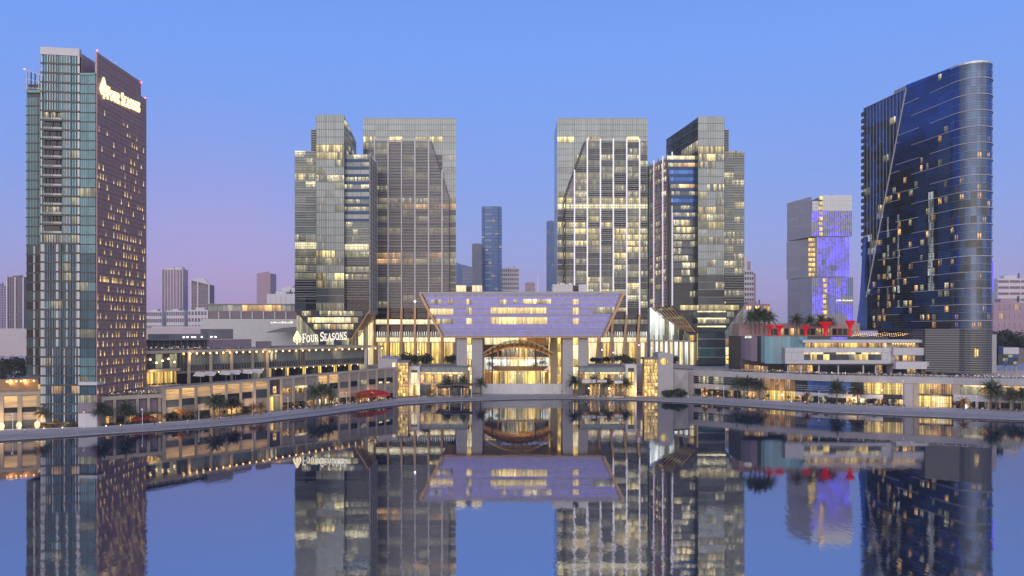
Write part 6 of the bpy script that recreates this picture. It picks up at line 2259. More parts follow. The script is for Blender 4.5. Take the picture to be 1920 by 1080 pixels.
# ------------------------------------------------------------------ stacked three-block tower
def block_tower():
    Y = 700.0
    root = thing('block_tower', (X(1535, Y), Y + 20, DZ), 'tower of three shifted blocks with blank grey side and blue-lit fins', 'tower')
    blocks = [(1476, 1522, 1597, 366, 443.5, (381, 368.5), (1535, 1541), 0), (1475, 1532, 1592, 444.5, 519, (0, 0), (1515, 1527), 1), (1477, 1523, 1599, 520, 640, (0, 0), (1542, 1549), 2)]
    for pl, pc, pr, y0, y1, tops, amb, b in blocks:
        q = MB()
        z0, z1 = Z(y1, Y), Z(y0, Y)
        if b == 0: z1 = Z(368.5, Y)
        q.prism([(X(pl, 737), 737), (X(pc, Y), Y), (X(pc, Y) + 12, Y + 37)], z0, z1, 'stone')
        q.build('blank_wall', root)
        q = MB()
        zt = z1 if b else Z(396, Y)
        q.prism([(X(pc, Y) + .1, Y + .5), (X(pr, Y), Y + .5), (X(pr, Y), Y + 36), (X(pc, Y) + 12.1, Y + 36)], z0 + .4, zt, 'smoke_glass')
        q.build('glass_block', root)
        fs = Face((X(pl, 737), 737), (X(pc, Y), Y))
        nr = 10
        for j in range(nr):
            za, zb_ = z0 + (z1 - z0) * j / nr, z0 + (z1 - z0) * (j + 1) / nr
            for i in range(2): fs.pane(root, 'stone_panel', i * fs.L / 2 + .1, (i + 1) * fs.L / 2 - .1, za + .12, zb_ - .05, 'stone', .3 + .05 * ((i + j) % 2))
        f = front(pc, pr, Y)
        nc = 7
        nr = 7
        for j in range(nr):
            for i in range(nc):
                u = R()
                m = choose(u, [(.6, 'led_dots'), (.3, 'lilac_panel'), (1, 'far_blue_pale')]) if b < 2 or j > 2 else choose(u, [(.2, 'led_dots'), (.2, 'lit_speck'), (1, 'lilac_panel')])
                if b == 1: m = choose(u, [(.75, 'led_dots'), (1, 'led_blue')]) if u < .95 else 'far_blue'
                f.pane(root, 'window', i * f.L / nc + .1, (i + 1) * f.L / nc - .1, z0 + .6 + (zt - z0 - .6) * j / nr, z0 + .5 + (zt - z0 - .6) * (j + 1) / nr, m, 0)
        fin = MB()
        n = 22
        for k in range(n + 1): f.box(fin, k * f.L / n - .14, k * f.L / n + .14, z0 + .3, zt, .05, .8, 'white_fin')
        fin.build('fin', root, 'stuff')
        q = MB()
        f.box(q, 0, f.L, z0, z0 + .35, -.2, 1.2, 'stone')
        q.build('ledge', root)
        n = 8
        y1_ = y1 if b < 2 else 600
        for k in range(n):
            f.pane(root, 'amber_light', f.A(amb[0]), f.A(amb[1]), Z(y0 + (y1_ - y0) * (k + .9) / n, Y), Z(y0 + (y1_ - y0) * (k + .25) / n, Y), 'lit_gold', 1.1, .4)
    f = front(1522, 1597, Y)
    for px0, px1, y0 in ((1522.5, 1534.5, 377), (1541.5, 1597, 366)):
        n = 3 if px0 < 1530 else 11
        for j in range(3):
            for i in range(n):
                f.pane(root, 'crown_panel', f.A(px0 + (px1 - px0) * i / n) + .1, f.A(px0 + (px1 - px0) * (i + 1) / n) - .1, Z(y0 + (395.5 - y0) * (j + 1) / 3, Y), Z(y0 + (395.5 - y0) * j / 3, Y) - .15, 'white_fin', .4)
    q = MB()
    q.box(X(1524, Y), X(1597, Y), Y + .6, Y + 30, Z(396, Y), Z(379, Y), 'louvre_metal')
    q.box(X(1541.5, Y), X(1597, Y), Y + .7, Y + 29, Z(379, Y), Z(367, Y), 'louvre_metal')
    q.bar((X(1562, Y), Y + 10, Z(367, Y)), (X(1562, Y), Y + 10, Z(363, Y)), .5, .5, 'charcoal')
    q.bar((X(1562, Y), Y + 10, Z(363, Y)), (X(1570, Y), Y + 10, Z(362, Y)), .6, .6, 'charcoal')
    q.build('crown', root)
    # illegible lit script on the lower block
    q = MB()
    rr = random.Random(4)
    for i in range(26):
        x = 1567 + i * 1.15
        h = rr.choice((1.2, 1.8, 2.6, 3.6)) if i % 6 else 4.0
        f.box(q, f.A(x), f.A(x + .9), Z(564.5, Y), Z(564.5 - h * .8, Y), 1.3, 1.5, 'sign_white')
    f.box(q, f.A(1567), f.A(1598), Z(564.6, Y), Z(563.6, Y), 1.25, 1.45, 'sign_white')
    q.build('lit_script', root)


block_tower()


# ------------------------------------------------------------------ far skyline
def far_tower(name, px0, px1, pyt, Y, label, wall, win, nf, nb, cat='tower', top=None, depth=30, wf=.6, hf=.55, base=1.0, group='far skyline towers', round_=False):
    root = thing(name, (X((px0 + px1) / 2, Y), Y + depth / 2, base), label, cat, group)
    f = front(px0, px1, Y)
    zt = Z(pyt, Y)
    q = MB()
    if round_:
        n = 10
        pts = [(X(px0, Y) + f.L * (1 - math.cos(math.pi * k / n)) / 2, Y + .4 - math.sin(math.pi * k / n) * f.L * .22) for k in range(n + 1)] + [(X(px1, Y), Y + depth), (X(px0, Y), Y + depth)]
        q.prism(pts, base, zt, wall)
    elif top:
        z2 = Z(top, Y)
        q.prism([(X(px0, Y), Y + .4), (X(px1, Y), Y + .4), (X(px1, Y), Y + depth), (X(px0, Y), Y + depth)], base, [zt, z2, z2, zt], wall)
    else: q.prism([(X(px0, Y), Y + .4), (X(px1, Y), Y + .4), (X(px1, Y), Y + depth), (X(px0, Y), Y + depth)], base, zt, wall)
    q.build('wall', root)
    if not top and not round_:
        q = MB()
        q.box(X(px0, Y) + f.L * .25, X(px0, Y) + f.L * .6, Y + depth * .2, Y + depth * .6, zt, zt + f.L * .09, wall)
        q.box(X(px0, Y) + f.L * .7, X(px0, Y) + f.L * .74, Y + depth * .3, Y + depth * .34, zt, zt + f.L * .16, 'charcoal')
        q.build('roof_plant', root)
    w_ = MB()
    lo = min(zt, Z(top, Y)) if top else zt
    fh = (lo - base) / nf
    bw = f.L / nb
    for j in range(nf):
        for i in range(nb):
            y = 0
            if round_:
                t = (i + .5) / nb
                y = math.sin(math.acos(1 - 2 * t)) * f.L * .22
            f.box(w_, (i + .5 - wf / 2) * bw, (i + .5 + wf / 2) * bw, base + (j + .5 - hf / 2) * fh, base + (j + .5 + hf / 2) * fh, -.5 + y, .25 + y, win if isinstance(win, str) else win((i, j)))
    w_.build('window', root, 'stuff')
    return root, f


far_tower('distant_tower', 903, 940.5, 388, 1500, 'tallest distant blue glass tower with rounded face, seen over the bridge building', 'far_blue', lambda t: 'far_blue_pale' if t[0] in (1, 2) and t[1] % 2 else ('far_blue' if (t[0] * 11 + t[1] * 7) % 17 else 'far_window'), 44, 6, depth=45, wf=.94, hf=.72, round_=True)
r_, f = far_tower('distant_tower', 885, 903.5, 457, 1450, 'slim grey distant tower against the left side of the tallest blue one', 'far_slate', lambda t: 'far_window' if (t[0] * 5 + t[1] * 3) % 8 == 0 else 'far_slate', 36, 6)
far_tower('distant_tower', 867, 886, 496, 1700, 'low distant blue-grey tower with sloping top left of the slim grey one', 'far_blue', 'far_window', 24, 5, top=501)
far_tower('distant_tower', 855, 868, 492, 1720, 'low distant blue tower partly behind the mauve slab tower', 'far_blue', 'far_blue', 24, 4, top=497)
far_tower('distant_tower', 941, 973, 503, 1600, 'distant pale gridded tower right of the tallest blue one', 'far_white', lambda t: 'far_dark' if (t[0] * 5 + t[1] * 3) % 4 else 'far_window', 18, 9)
far_tower('distant_tower', 985, 1003, 530, 1900, 'small brown distant block beside the lit mast', 'far_wall', 'far_window', 14, 5)
m = MB()
m.lathe([(.9, 0), (.7, 100), (.4, Z(517, 1900))], 8, 'fin_lit', (X(1008.5, 1900), 1900, 1))
tag(m.build('mast'), 'thin glowing mast far behind the bridge building roof', 'mast')
far_tower('distant_tower', 1026, 1042, 414, 1300, 'distant blue glass tower half hidden by the white-finned slab', 'far_blue', lambda t: 'far_blue' if (t[0] * 7 + t[1] * 5) % 9 else 'far_window', 40, 4)
# left skyline
r_, f = far_tower('distant_tower', 304, 343, 505, 1900, 'tall distant mauve tower with stepped white fins left of the pale mall block', 'far_wall', 'far_dark', 34, 8, wf=.5, hf=.7)
q = MB()
for a, b, t in ((.12, .3, 503), (.3, .55, 501.5), (.62, .95, 500.5)): f.box(q, f.L * a, f.L * b, Z(506, 1900), Z(t, 1900), -20, .5, 'far_white')
for k in range(8): f.box(q, f.L * k / 7 - .8, f.L * k / 7 + .8, 2, Z(504, 1900), 0, 1.5, 'far_white')
q.build('fin', r_)
r_, f = far_tower('distant_tower', 357, 393, 525, 1850, 'distant plum tower with slanted crown beside the pale mall block', 'far_dark', 'far_window', 26, 8, top=534)
q = MB()
f.box(q, 0, 3, 2, Z(524, 1850), 0, 1.2, 'far_white')
f.box(q, f.L * .36, f.L * .36 + 2.5, 2, Z(528, 1850), 0, 1.2, 'far_white')
f.box(q, f.L - 3, f.L, 2, Z(533, 1850), 0, 1.2, 'far_white')
q.xz([(f.pt(0).x, Z(525, 1850)), (f.pt(f.L).x, Z(534, 1850)), (f.pt(f.L * .7).x, Z(521, 1850)), (f.pt(f.L * .4).x, Z(521.5, 1850))], 1850, 1858, 'far_white')
q.build('crown', r_)
for k, (a, b, t) in enumerate(((274, 303, 583), (312, 345, 582), (352, 400, 581))):
    far_tower('distant_block', a, b, t, 1400, 'low pale distant apartment block, %s' % ['nearest the hotel tower', 'in front of the tall mauve tower', 'in front of the plum tower'][k], 'far_white', lambda t_: 'far_dark' if (t_[0] * 3 + t_[1]) % 3 else 'far_window', 6, 8, 'apartment block', group='low distant apartment blocks')
far_tower('distant_tower', 481, 507, 512, 1200, 'plain brown distant tower behind the pale mall block', 'far_wall', 'far_wall', 22, 7, wf=.9, hf=.6)
far_tower('distant_block', 500, 556, 551, 900, 'white flat-roofed block right of the plain brown distant tower', 'far_white', 'far_white', 5, 6, 'building')
far_tower('distant_block', 527, 556, 539, 940, 'white upper block behind the flat-roofed one', 'far_white', 'far_dark', 6, 5, 'building', hf=.3)
r_, f = far_tower('distant_tower', 12, 45, 519, 1500, 'dark distant tower with pale ribs at the far left edge', 'far_dark', 'far_window', 26, 8)
q = MB()
f = front(12, 45, 1499)
for k in (0, .47, .93): f.box(q, f.L * k, f.L * k + 2.6, 2, Z(520, 1499), 0, 1, 'far_white')
q.build('rib', r_)
far_tower('distant_tower', -30, 11, 536, 1550, 'grey-blue distant tower cut by the left edge of the picture', 'far_wall', 'far_blue', 24, 8)
# right skyline
r_, f = far_tower('distant_tower', 1396, 1413, 507, 900, 'white gridded distant tower just right of the right-hand office tower', 'far_white', 'far_dark', 17, 4, hf=.5, wf=.5)
q = MB()
f.box(q, 0, f.L * .35, Z(507, 900), Z(480, 900), -14, -1, 'far_white')
f.box(q, f.L * .38, f.L * .7, Z(507, 900), Z(490, 900), -14, -1, 'far_wall')
f.box(q, f.L, f.L + 3.5, 2, Z(512, 900), -12, -2, 'far_wall')
q.build('upper_tier', r_)
far_tower('distant_block', 1380, 1452, 586, 620, 'pale low wall of building behind the terrace palms', 'far_white', 'far_white', 3, 7, 'building', base=10)
far_tower('distant_block', 1392, 1444, 570, 760, 'beige distant block lit warm at its top behind the terrace palms', 'far_wall', lambda t: 'lit_amber' if t[1] == 5 and t[0] % 3 else 'far_wall', 6, 9, 'building', base=10)
far_tower('distant_block', 1871, 1935, 522, 1300, 'pale banded distant block at the right edge behind the trees', 'far_white', 'far_dark', 12, 3, 'apartment block', wf=.9, hf=.4)
far_tower('distant_block', 1862, 1940, 567, 1000, 'low beige distant block with yellow lamps below the banded one', 'far_wall', lambda t: 'lit_amber' if (t[0] * 5 + t[1] * 7) % 11 == 0 else 'far_wall', 6, 8, 'building')

# pale mall block left of the towers
def mall():
    Y = 520.0
    root = thing('mall_block', (X(466, Y), Y + 20, 2), 'long pale windowless mall block with a strip of dark bays and lit attic', 'building')
    f = front(378, 556, Y)
    q = MB()
    f.box(q, 0, f.L, 2, Z(598, Y), -60, 0, 'stone_pale')
    f.box(q, f.A(388), f.L, Z(598, Y), Z(571, Y), -60, -1.2, 'roof_grey')
    f.box(q, f.A(387), f.L, Z(571, Y), Z(569.5, Y), -60, .4, 'stone')
    q.build('wall', root)
    for i in range(8):
        a0 = f.A(388 + i * 21)
        f.pane(root, 'dark_bay', a0 + .9, f.A(388 + (i + 1) * 21) - .1, Z(596.5, Y), Z(585, Y), 'mauve_wall', -.9)
        f.pane(root, 'pilaster', a0, a0 + .75, Z(597.5, Y), Z(584, Y), 'white_fin', -.2)
    for i in range(18):
        a0, a1 = f.A(389 + i * 9.2) + .08, f.A(389 + (i + 1) * 9.2) - .08
        f.pane(root, 'window', a0, a1, Z(583.5, Y), Z(572, Y), 'lit_amber' if 6 < i < 15 else choose(R(), [(.4, 'lit_grey'), (1, 'grey_glass2')]), -.9)
    rr = random.Random(9)
    q = MB()
    x = 508.0
    while x < 549:
        w_ = rr.uniform(.8, 2.6)
        f.box(q, f.A(x), f.A(x + w_), Z(606, Y), Z(606 - rr.choice((1.2, 1.5, 2.2, 3.6)), Y), .2, .5, 'sign_white')
        x += w_ + rr.choice((0, 0, .7))
    q.build('lit_script', root)
    q = MB()
    q.hexa([(X(500, 505), 505, Z(624, 505)), (X(556, 505), 505, Z(622, 505)), (X(556, 505), 515, Z(614, 515)), (X(520, 505), 515, Z(617, 515)),
            (X(500, 505), 505, Z(622.5, 505)), (X(556, 505), 505, Z(614, 505)), (X(556, 505), 515, Z(612, 515)), (X(520, 505), 515, Z(615, 515))], 'roof_grey')
    q.build('roof_canopy', root)


mall()
# pale dune and dark bank left of the hotel tower; causeway behind
q = MB()
q.prism([(-900, 900), (-420, 880), (-330, 900), (-330, 1000), (-900, 1050)], 1.0, Z(616, 900), 'sand')
q.prism([(-520, 1000.1), (-230, 1000.1), (-230, 1200), (-520, 1200)], 1.0, Z(612, 1000), 'sand')
tag(q.build('dune'), 'pale sandy bank beyond the lagoon at left', kind='structure')
q = MB()
q.prism([(-560, 640), (-300, 640), (-180, 660), (-180, 680), (-560, 680)], 1.0, 15, 'sand')
tag(q.build('terrain'), 'flat sandy bank behind the hotel tower', kind='structure')
rd = MB()
rd.prism([(-460, 330), (-215, 330), (-205, 420), (-460, 440)], 1.0, 9.0, 'land')
tag(rd.build('road'), 'floodlit access road at left behind the hotel', kind='structure')


# ------------------------------------------------------------------ vegetation
def frond(mb, base, yaw, el, L, droop, rr, m):
    """one arching date-palm frond with leaflets on both sides"""
    n = 7
    p = Vector(base)
    d = Vector((math.cos(yaw) * math.cos(el), math.sin(yaw) * math.cos(el), math.sin(el)))
    side = Vector((-math.sin(yaw), math.cos(yaw), 0))
    for i in range(n):
        q = p + d * (L / n)
        t = (i + .5) / n
        wv = .95 * math.sin(math.pi * min(1, .2 + .76 * t)) * L * .2
        up = d.cross(side).normalized() * -1
        mb.bar(p, q, .09 * (1 - t * .7), .07, m)
        for s in (-1, 1):
            for k in range(2):
                a = p + (q - p) * (k * .5 + .1)
                tip = a + side * s * wv + d * wv * .75 - Vector((0, 0, wv * (.25 + .3 * rr.random())))
                b = a + d * (L / n * .5)
                mb.poly([a, tip, b], m)
        p = q
        d = (d - Vector((0, 0, droop / n * (1 + t)))).normalized()


def palm_proto(seed, m, h, L, nfr):
    rr = random.Random(seed)
    tr = MB()
    prof = [(.34, 0), (.27, .3)]
    k = 7
    for i in range(1, k + 1):
        prof += [(.23, h * i / k - .12), (.27, h * i / k)]
    prof.append((.36, h + .35))
    tr.lathe(prof, 8, 'trunk_bark')
    cr = MB()
    for i in range(nfr):
        t = i / nfr
        frond(cr, (0, 0, h + .25), i * 2.399 + rr.random() * .3, math.radians(78 - 100 * t + rr.uniform(-8, 8)), L * rr.uniform(.85, 1.1), rr.uniform(.9, 1.5) * (1 - .3 * t), rr, m)
    return tr.mesh('trunk'), cr.mesh('crown')


PALMS = [palm_proto(1, 'frond_green', 6.0, 4.3, 46), palm_proto(2, 'frond_green', 6.6, 4.0, 42), palm_proto(3, 'leaf_olive', 5.4, 4.2, 44), palm_proto(4, 'leaf_orange', 3.0, 2.7, 30)]  # last palm has amber uplight painted into its orange fronds


def palm(px, Y, z, scale, kind, label, group):
    root = thing('palm_tree', (X(px, Y), Y, z), label, 'palm tree', group)
    root.scale = (scale,) * 3
    root.rotation_euler = (0, 0, R() * 6)
    for me, nm in zip(PALMS[kind], ('trunk', 'crown')):
        o = bpy.data.objects.new(nm, me)
        col.objects.link(o)
        o.parent = root
    return root


LP = 'palms along the left promenade'
for px, py, s, k, lab in ((83, 801, 1.05, 2, 'olive palm between the framed building and the hotel tower front'), (189, 800, 1.05, 0, 'palm at the right corner of the hotel tower foot'), (197, 799, .9, 1, 'slimmer palm close beside the corner palm of the hotel tower'),
                          (235, 797, 1.05, 0, 'palm before the low colonnaded terrace'), (242, 796, .85, 2, 'shorter palm leaning by the one before the low terrace'), (402, 786, 1.2, 0, 'broad palm before the third lit bay of the left shopping building'),
                          (412, 785, 1.0, 1, 'palm overlapping the broad one at the third lit bay'), (434, 783, 1.1, 2, 'palm above two pinkish ground lights on the left promenade'), (443, 782, .95, 0, 'lower palm right of the two ground lights'),
                          (588, 767, 1.25, 0, 'left of the dense palm clump before the left shopping building'), (602, 765.5, 1.3, 1, 'tall middle palm in the dense clump before the left shopping building'), (618, 764, 1.2, 0, 'right palm in the dense clump before the left shopping building')):
    palm(px, YG(py), GZ, s, k, lab, LP)
for px, py, s, lab in ((276, 793, 1.0, 'small amber-lit palm beside the red parasols'), (341, 789, 1.1, 'small amber-lit palm before the first shop post'), (356, 788, .9, 'smallest amber-lit palm near the first lit bays'), (474, 778, 1.1, 'amber-lit small palm left of the yellow doorway'), (489, 777, 1.2, 'amber-lit small palm touching the yellow doorway'),
                       (622, 763, 1.2, 'amber-lit small palm at the right foot of the dense clump'), (672, 757, 1.1, 'amber-lit small palm at the left end of the red awning'), (684, 755.5, 1.05, 'amber-lit small palm at the middle of the red awning'), (697, 754, 1.1, 'amber-lit small palm at the right end of the red awning'),
                       (1322, 745.5, 1.15, 'amber-lit small palm before the right ribbon window, left one of two'), (1348, 747.5, 1.05, 'amber-lit small palm before the right ribbon window, right one of two'), (1513, 757, 1.3, 'amber-lit small palm right of the golden recess'), (1806, 769.5, 1.3, 'amber-lit small palm right of the grand golden entrance')):
    palm(px, YG(py), GZ, s, 3, lab, 'small amber-lit palms')
CP = 'palms before the pavilions'
for px, s, k, lab in ((758, .95, 1, 'palm before the tall golden stair hall at left'), (805, 1.0, 3, 'orange-lit low palm beside the left cafe portal'), (840, 1.25, 0, 'left palm of two over the dark cafe canopies'), (868, 1.25, 1, 'right palm of two over the dark cafe canopies'), (901, 1.35, 2, 'palm at the left end of the low stone screen wall'),
                      (1077, 1.35, 0, 'palm against the right stone legs'), (1113, 1.25, 1, 'second palm right of the right stone legs'), (1140, 1.2, 0, 'third palm right of the right stone legs'), (1174, 1.3, 2, 'palm beside the right cafe portal'), (1218, .9, 1, 'palm before the tall golden stair hall at right')):
    palm(px, 408 if k != 3 else 404, GZ, s * 1.0, k, lab, CP)
RP = 'palms along the right promenade'
for px, py, s, k, lab in ((1383, 747.5, 1.3, 0, 'leftmost of the three palms left of the golden recess'), (1402, 748.5, 1.3, 1, 'middle of the three palms left of the golden recess'), (1424, 750, 1.4, 2, 'rightmost of the three palms left of the golden recess'), (1569, 758.5, 1.35, 0, 'palm under the right podium, left of the golden window'),
                          (1608, 760, 1.25, 2, 'palm just left of the golden window'), (1858, 769, 1.5, 1, 'tall twin palm at right, left trunk'), (1868, 769.3, 1.35, 0, 'tall twin palm at right, right trunk'), (1900, 771, 1.25, 2, 'palm near the right edge of the promenade'), (1917, 772, 1.2, 0, 'palm cut by the right edge of the promenade')):
    palm(px, YG(py), GZ, s, k, lab, RP)
TP = 'palms on the roof terrace'
for k, (px, pyb, Y, s, kd) in enumerate(((1408, 622, 400, 1.4, 0), (1416, 622, 402, 1.5, 1), (1424, 622, 400, 1.55, 0), (1433, 622, 403, 1.5, 1), (1442, 622, 400, 1.4, 0), (1494, 622, 404, 1.35, 2), (1519, 624, 404, 1.15, 1), (1540, 622, 406, 1.2, 0), (1556, 622, 406, 1.15, 2))):
    palm(px, Y, Z(pyb, Y) - 1.2, s, kd, ['roof palm at the left edge of the terrace clump', 'roof palm second from left in the terrace clump', 'tallest roof palm in the middle of the terrace clump', 'roof palm right of the tallest one', 'roof palm at the right edge of the terrace clump', 'single roof palm before the blank grey tower side', 'small roof palm right of the single one', 'low roof palm left of the widest red lantern', 'low roof palm right of the widest red lantern'][k], TP)


def foliage(mb, c, r, n, m, rr, size=.7):
    """leaf clumps through the volume of an uneven crown"""
    lob = [(Vector((rr.uniform(-.5, .5) * r[0], rr.uniform(-.5, .5) * r[1], rr.uniform(-.2, .55) * r[2])), rr.uniform(.45, .7)) for _ in range(6)]
    for _ in range(n):
        o, k = rr.choice(lob)
        v = Vector((rr.gauss(0, 1), rr.gauss(0, 1), rr.gauss(0, 1))).normalized() * (rr.random() ** .45) * k
        p = Vector(c) + o + Vector((v.x * r[0], v.y * r[1], v.z * r[2]))
        a = Vector((rr.gauss(0, 1), rr.gauss(0, 1), rr.gauss(0, 1))).normalized() * size * rr.uniform(.5, 1.1)
        b = Vector((rr.gauss(0, 1), rr.gauss(0, 1), rr.gauss(0, 1))).normalized() * size * rr.uniform(.3, .8)
        mb.poly([p - a, p + b, p + a, p - b * .7], m)


def bush_mesh(seed, r, n, m, size):
    mb = MB()
    foliage(mb, (0, 0, r[2] * .75), r, n, m, random.Random(seed), size)
    return mb.mesh('crown')


def trunk_mesh(h, r=.22):
    mb = MB()
    mb.lathe([(r * 1.3, 0), (r, h * .3), (r * .7, h)], 7, 'trunk_bark')
    for a in (0, 2.1, 4.2): mb.bar((0, 0, h * .7), (math.cos(a) * h * .35, math.sin(a) * h * .35, h * 1.15), r * .7, r * .7, 'trunk_bark')
    return mb.mesh('trunk')


DOME = [bush_mesh(s, (4.4, 4.0, 2.7), 900, 'leaf_dark', .55) for s in (1, 2, 3)]
DT = trunk_mesh(1.6)


def tree(px, py_base, Y, s, k, label, group, name='tree', meshes=DOME, sq=1.0):
    root = thing(name, (X(px, Y), Y, Z(py_base, Y) if py_base else DZ), label, 'tree', group)
    root.scale = (s, s, s * sq)
    root.rotation_euler = (0, 0, R() * 6)
    for me, nm, dz in ((DT, 'trunk', 0), (meshes[k % len(meshes)], 'crown', .8)):
        o = bpy.data.objects.new(nm, me)
        col.objects.link(o)
        o.parent = root
        o.location = (0, 0, dz)
    return root


DG = 'domed trees on the plaza'
for k, (px, Y, s, lab) in enumerate(((737, 446, .95, 'low domed tree at the left end of the dark clump before the mauve tower'), (752, 448, 1.15, 'domed tree second in the dark clump before the mauve tower'), (768, 446, 1.25, 'largest domed tree of the dark clump before the mauve tower'), (783, 450, 1.0, 'domed tree behind the gap of the dark clump'), (797, 444, 1.25, 'domed tree at the right end of the dark clump before the mauve tower'), (845, 470, 1.0, 'domed tree in shade beside the left stone legs'),
                                      (1118, 462, .8, 'low domed tree left of the round one before the white-finned tower'), (1164, 462, 1.15, 'round domed tree before the glowing lobby of the white-finned tower'), (1180, 440, 1.0, 'wide low tree behind the right-hand cafe pavilion'), (1133, 470, .8, 'small domed tree between the lobby columns at right'), (1234, 470, .9, 'domed tree beyond the stone wall with round window'), (1262, 470, .9, 'domed tree before the bright white lobby at right'), (1380, 455, .9, 'yellowish tree by the lit driveway right of the tower throat'))):
    tree(px, None, Y, s * 1.35, k, lab, DG)
RB = [bush_mesh(s, (2.6, 2.2, 1.3), 300, m, .5) for s, m in ((7, 'flower_red'), (8, 'leaf_orange'))]
for k, (px, lab, q) in enumerate(((765, 'reddish shrub on the plaza edge above the left cafe portal', 0), (797, 'orange shrub on the plaza edge right of the reddish one', 1), (1140, 'russet shrub on the plaza ramp behind the right-hand cafe', 1))):
    root = thing('shrub', (X(px, 437), 437, DZ), lab, 'shrub', 'shrubs on the plaza edge')
    o = bpy.data.objects.new('crown', RB[q])
    col.objects.link(o)
    o.parent = root
BK_ = [bush_mesh(s, (2.2, 1.7, 1.2), 320, 'leaf_dark', .45) for s in (11, 12)] + [bush_mesh(13, (2.2, 1.7, 1.0), 320, 'leaf_olive', .45), bush_mesh(14, (2.0, 1.6, .9), 260, 'leaf_orange', .4)]
for k, (px, s, lab) in enumerate(((1250, 1.5, 'dark bush at the foot of the round-windowed wall'), (1260, 1.7, 'dark bush below the hatched stone wall, left'), (1272, 1.8, 'dark bush below the hatched stone wall, right'), (1283, 1.4, 'dark bush beside the right shopping building corner'))):
    root = thing('bush', (X(px, 401), 401, GZ), lab, 'bush', 'dark bushes by the hatched wall')
    root.scale = (s, s, s * 1.4)
    o = bpy.data.objects.new('crown', BK_[k % 2])
    col.objects.link(o)
    o.parent = root
# planted strips between promenade and buildings
st = MB()
rr = random.Random(5)
def lerp_back(px):
    for (a, ya), (b, yb) in zip(BK[:-1], BK[1:]):
        if a <= px <= b: return ya + (yb - ya) * (px - a) / (b - a)
for px0, px1, m in ((60, 150, 'leaf_olive'), (172, 300, 'leaf_olive'), (315, 500, 'leaf_olive'), (532, 655, 'leaf_olive'), (770, 905, 'leaf_olive'), (1062, 1180, 'leaf_olive'), (1200, 1235, 'leaf_dark'), (1300, 1432, 'leaf_dark'), (1490, 1700, 'leaf_olive'), (1800, 1985, 'leaf_dark')):
    px = px0
    while px < px1:
        Y = YG(lerp_back(px)) + 2.5
        foliage(st, (X(px, Y), Y, GZ + .5), (1.3, 1.2, .75), 26, m if rr.random() < .7 else rr.choice(('leaf_dark', 'leaf_orange')), rr, .38)
        px += 4.2
tag(st.build('ground_cover'), 'low planted strips along the back of the promenade', kind='stuff')
# far groves
gv = MB()
rr = random.Random(6)
for i in range(80):
    px, Y = rr.uniform(1866, 1990), rr.uniform(520, 600)
    foliage(gv, (X(px, Y), Y, rr.uniform(22, 36)), (8, 6, 6), 90, 'leaf_dark', rr, 1.5)
for i in range(60):
    px, Y = rr.uniform(-60, 52), rr.uniform(460, 520)
    foliage(gv, (X(px, Y), Y, rr.uniform(8, 19)), (6, 5, 4), 70, 'leaf_dark' if rr.random() < .6 else 'leaf_olive', rr, 1.2)
tag(gv.build('grove'), 'dark masses of distant trees behind the end buildings', kind='stuff')
bnk = MB()
bnk.prism([(X(1864, 505), 505), (900, 505), (900, 680), (X(1864, 680), 680)], 1.0, 27, 'land')
tag(bnk.build('hill'), 'dark planted rise behind the right-hand tower', kind='structure')


# ------------------------------------------------------------------ street furniture, people, small things
def lamp_proto(h):
    p = MB()
    p.lathe([(.22, 0), (.22, .35), (.13, .5), (.10, h)], 8, 'white_paint')
    hd = MB()
    hd.box(-.16, .16, -.75, .15, h, h + .14, 'white_paint')
    gl = MB()
    gl.box(-.12, .12, -.7, -.2, h - .05, h - .004, 'lamp_white')
    return p.mesh('pole'), hd.mesh('lamp_head'), gl.mesh('lamp_glass')


LM = lamp_proto(6.4)
LT_ = lamp_proto(13.5)
for k, (px, tall) in enumerate(((24, 0), (158, 0), (267, 0), (373, 0), (473, 1), (540, 0), (650, 0), (860, 0), (926, 0), (1012, 0), (1132, 0), (1279, 0), (1357, 0), (1535, 0), (1588, 0), (1693, 1), (1830, 0))):
    nm = ['at the left edge by the urn lamps', 'before the hotel tower front', 'by the red parasols', 'before the second lit bay', 'tall mast before the seventh lit bay', 'right of the yellow doorway', 'left of the red awning', 'before the dark cafe canopies', 'at the left end of the screen wall', 'before the middle of the golden hall', 'before the right-hand cafe palms', 'by the hatched stone wall', 'before the right ribbon window', 'right of the golden recess', 'left of the golden window', 'tall mast left of the grand golden entrance', 'right of the grand golden entrance'][k]
    Y = YG(lerp_back(px)) - 1.5
    root = thing('street_lamp', (X(px, Y), Y, GZ), ('tall slim white lamp mast, ' if tall else 'slim white lamp post, ') + nm.replace('tall mast ', ''), 'lamp post', 'lamp posts along the promenade')
    for me, n2 in zip(LT_ if tall else LM, ('pole', 'lamp_head', 'lamp_glass')):
        o = bpy.data.objects.new(n2, me)
        col.objects.link(o)
        o.parent = root
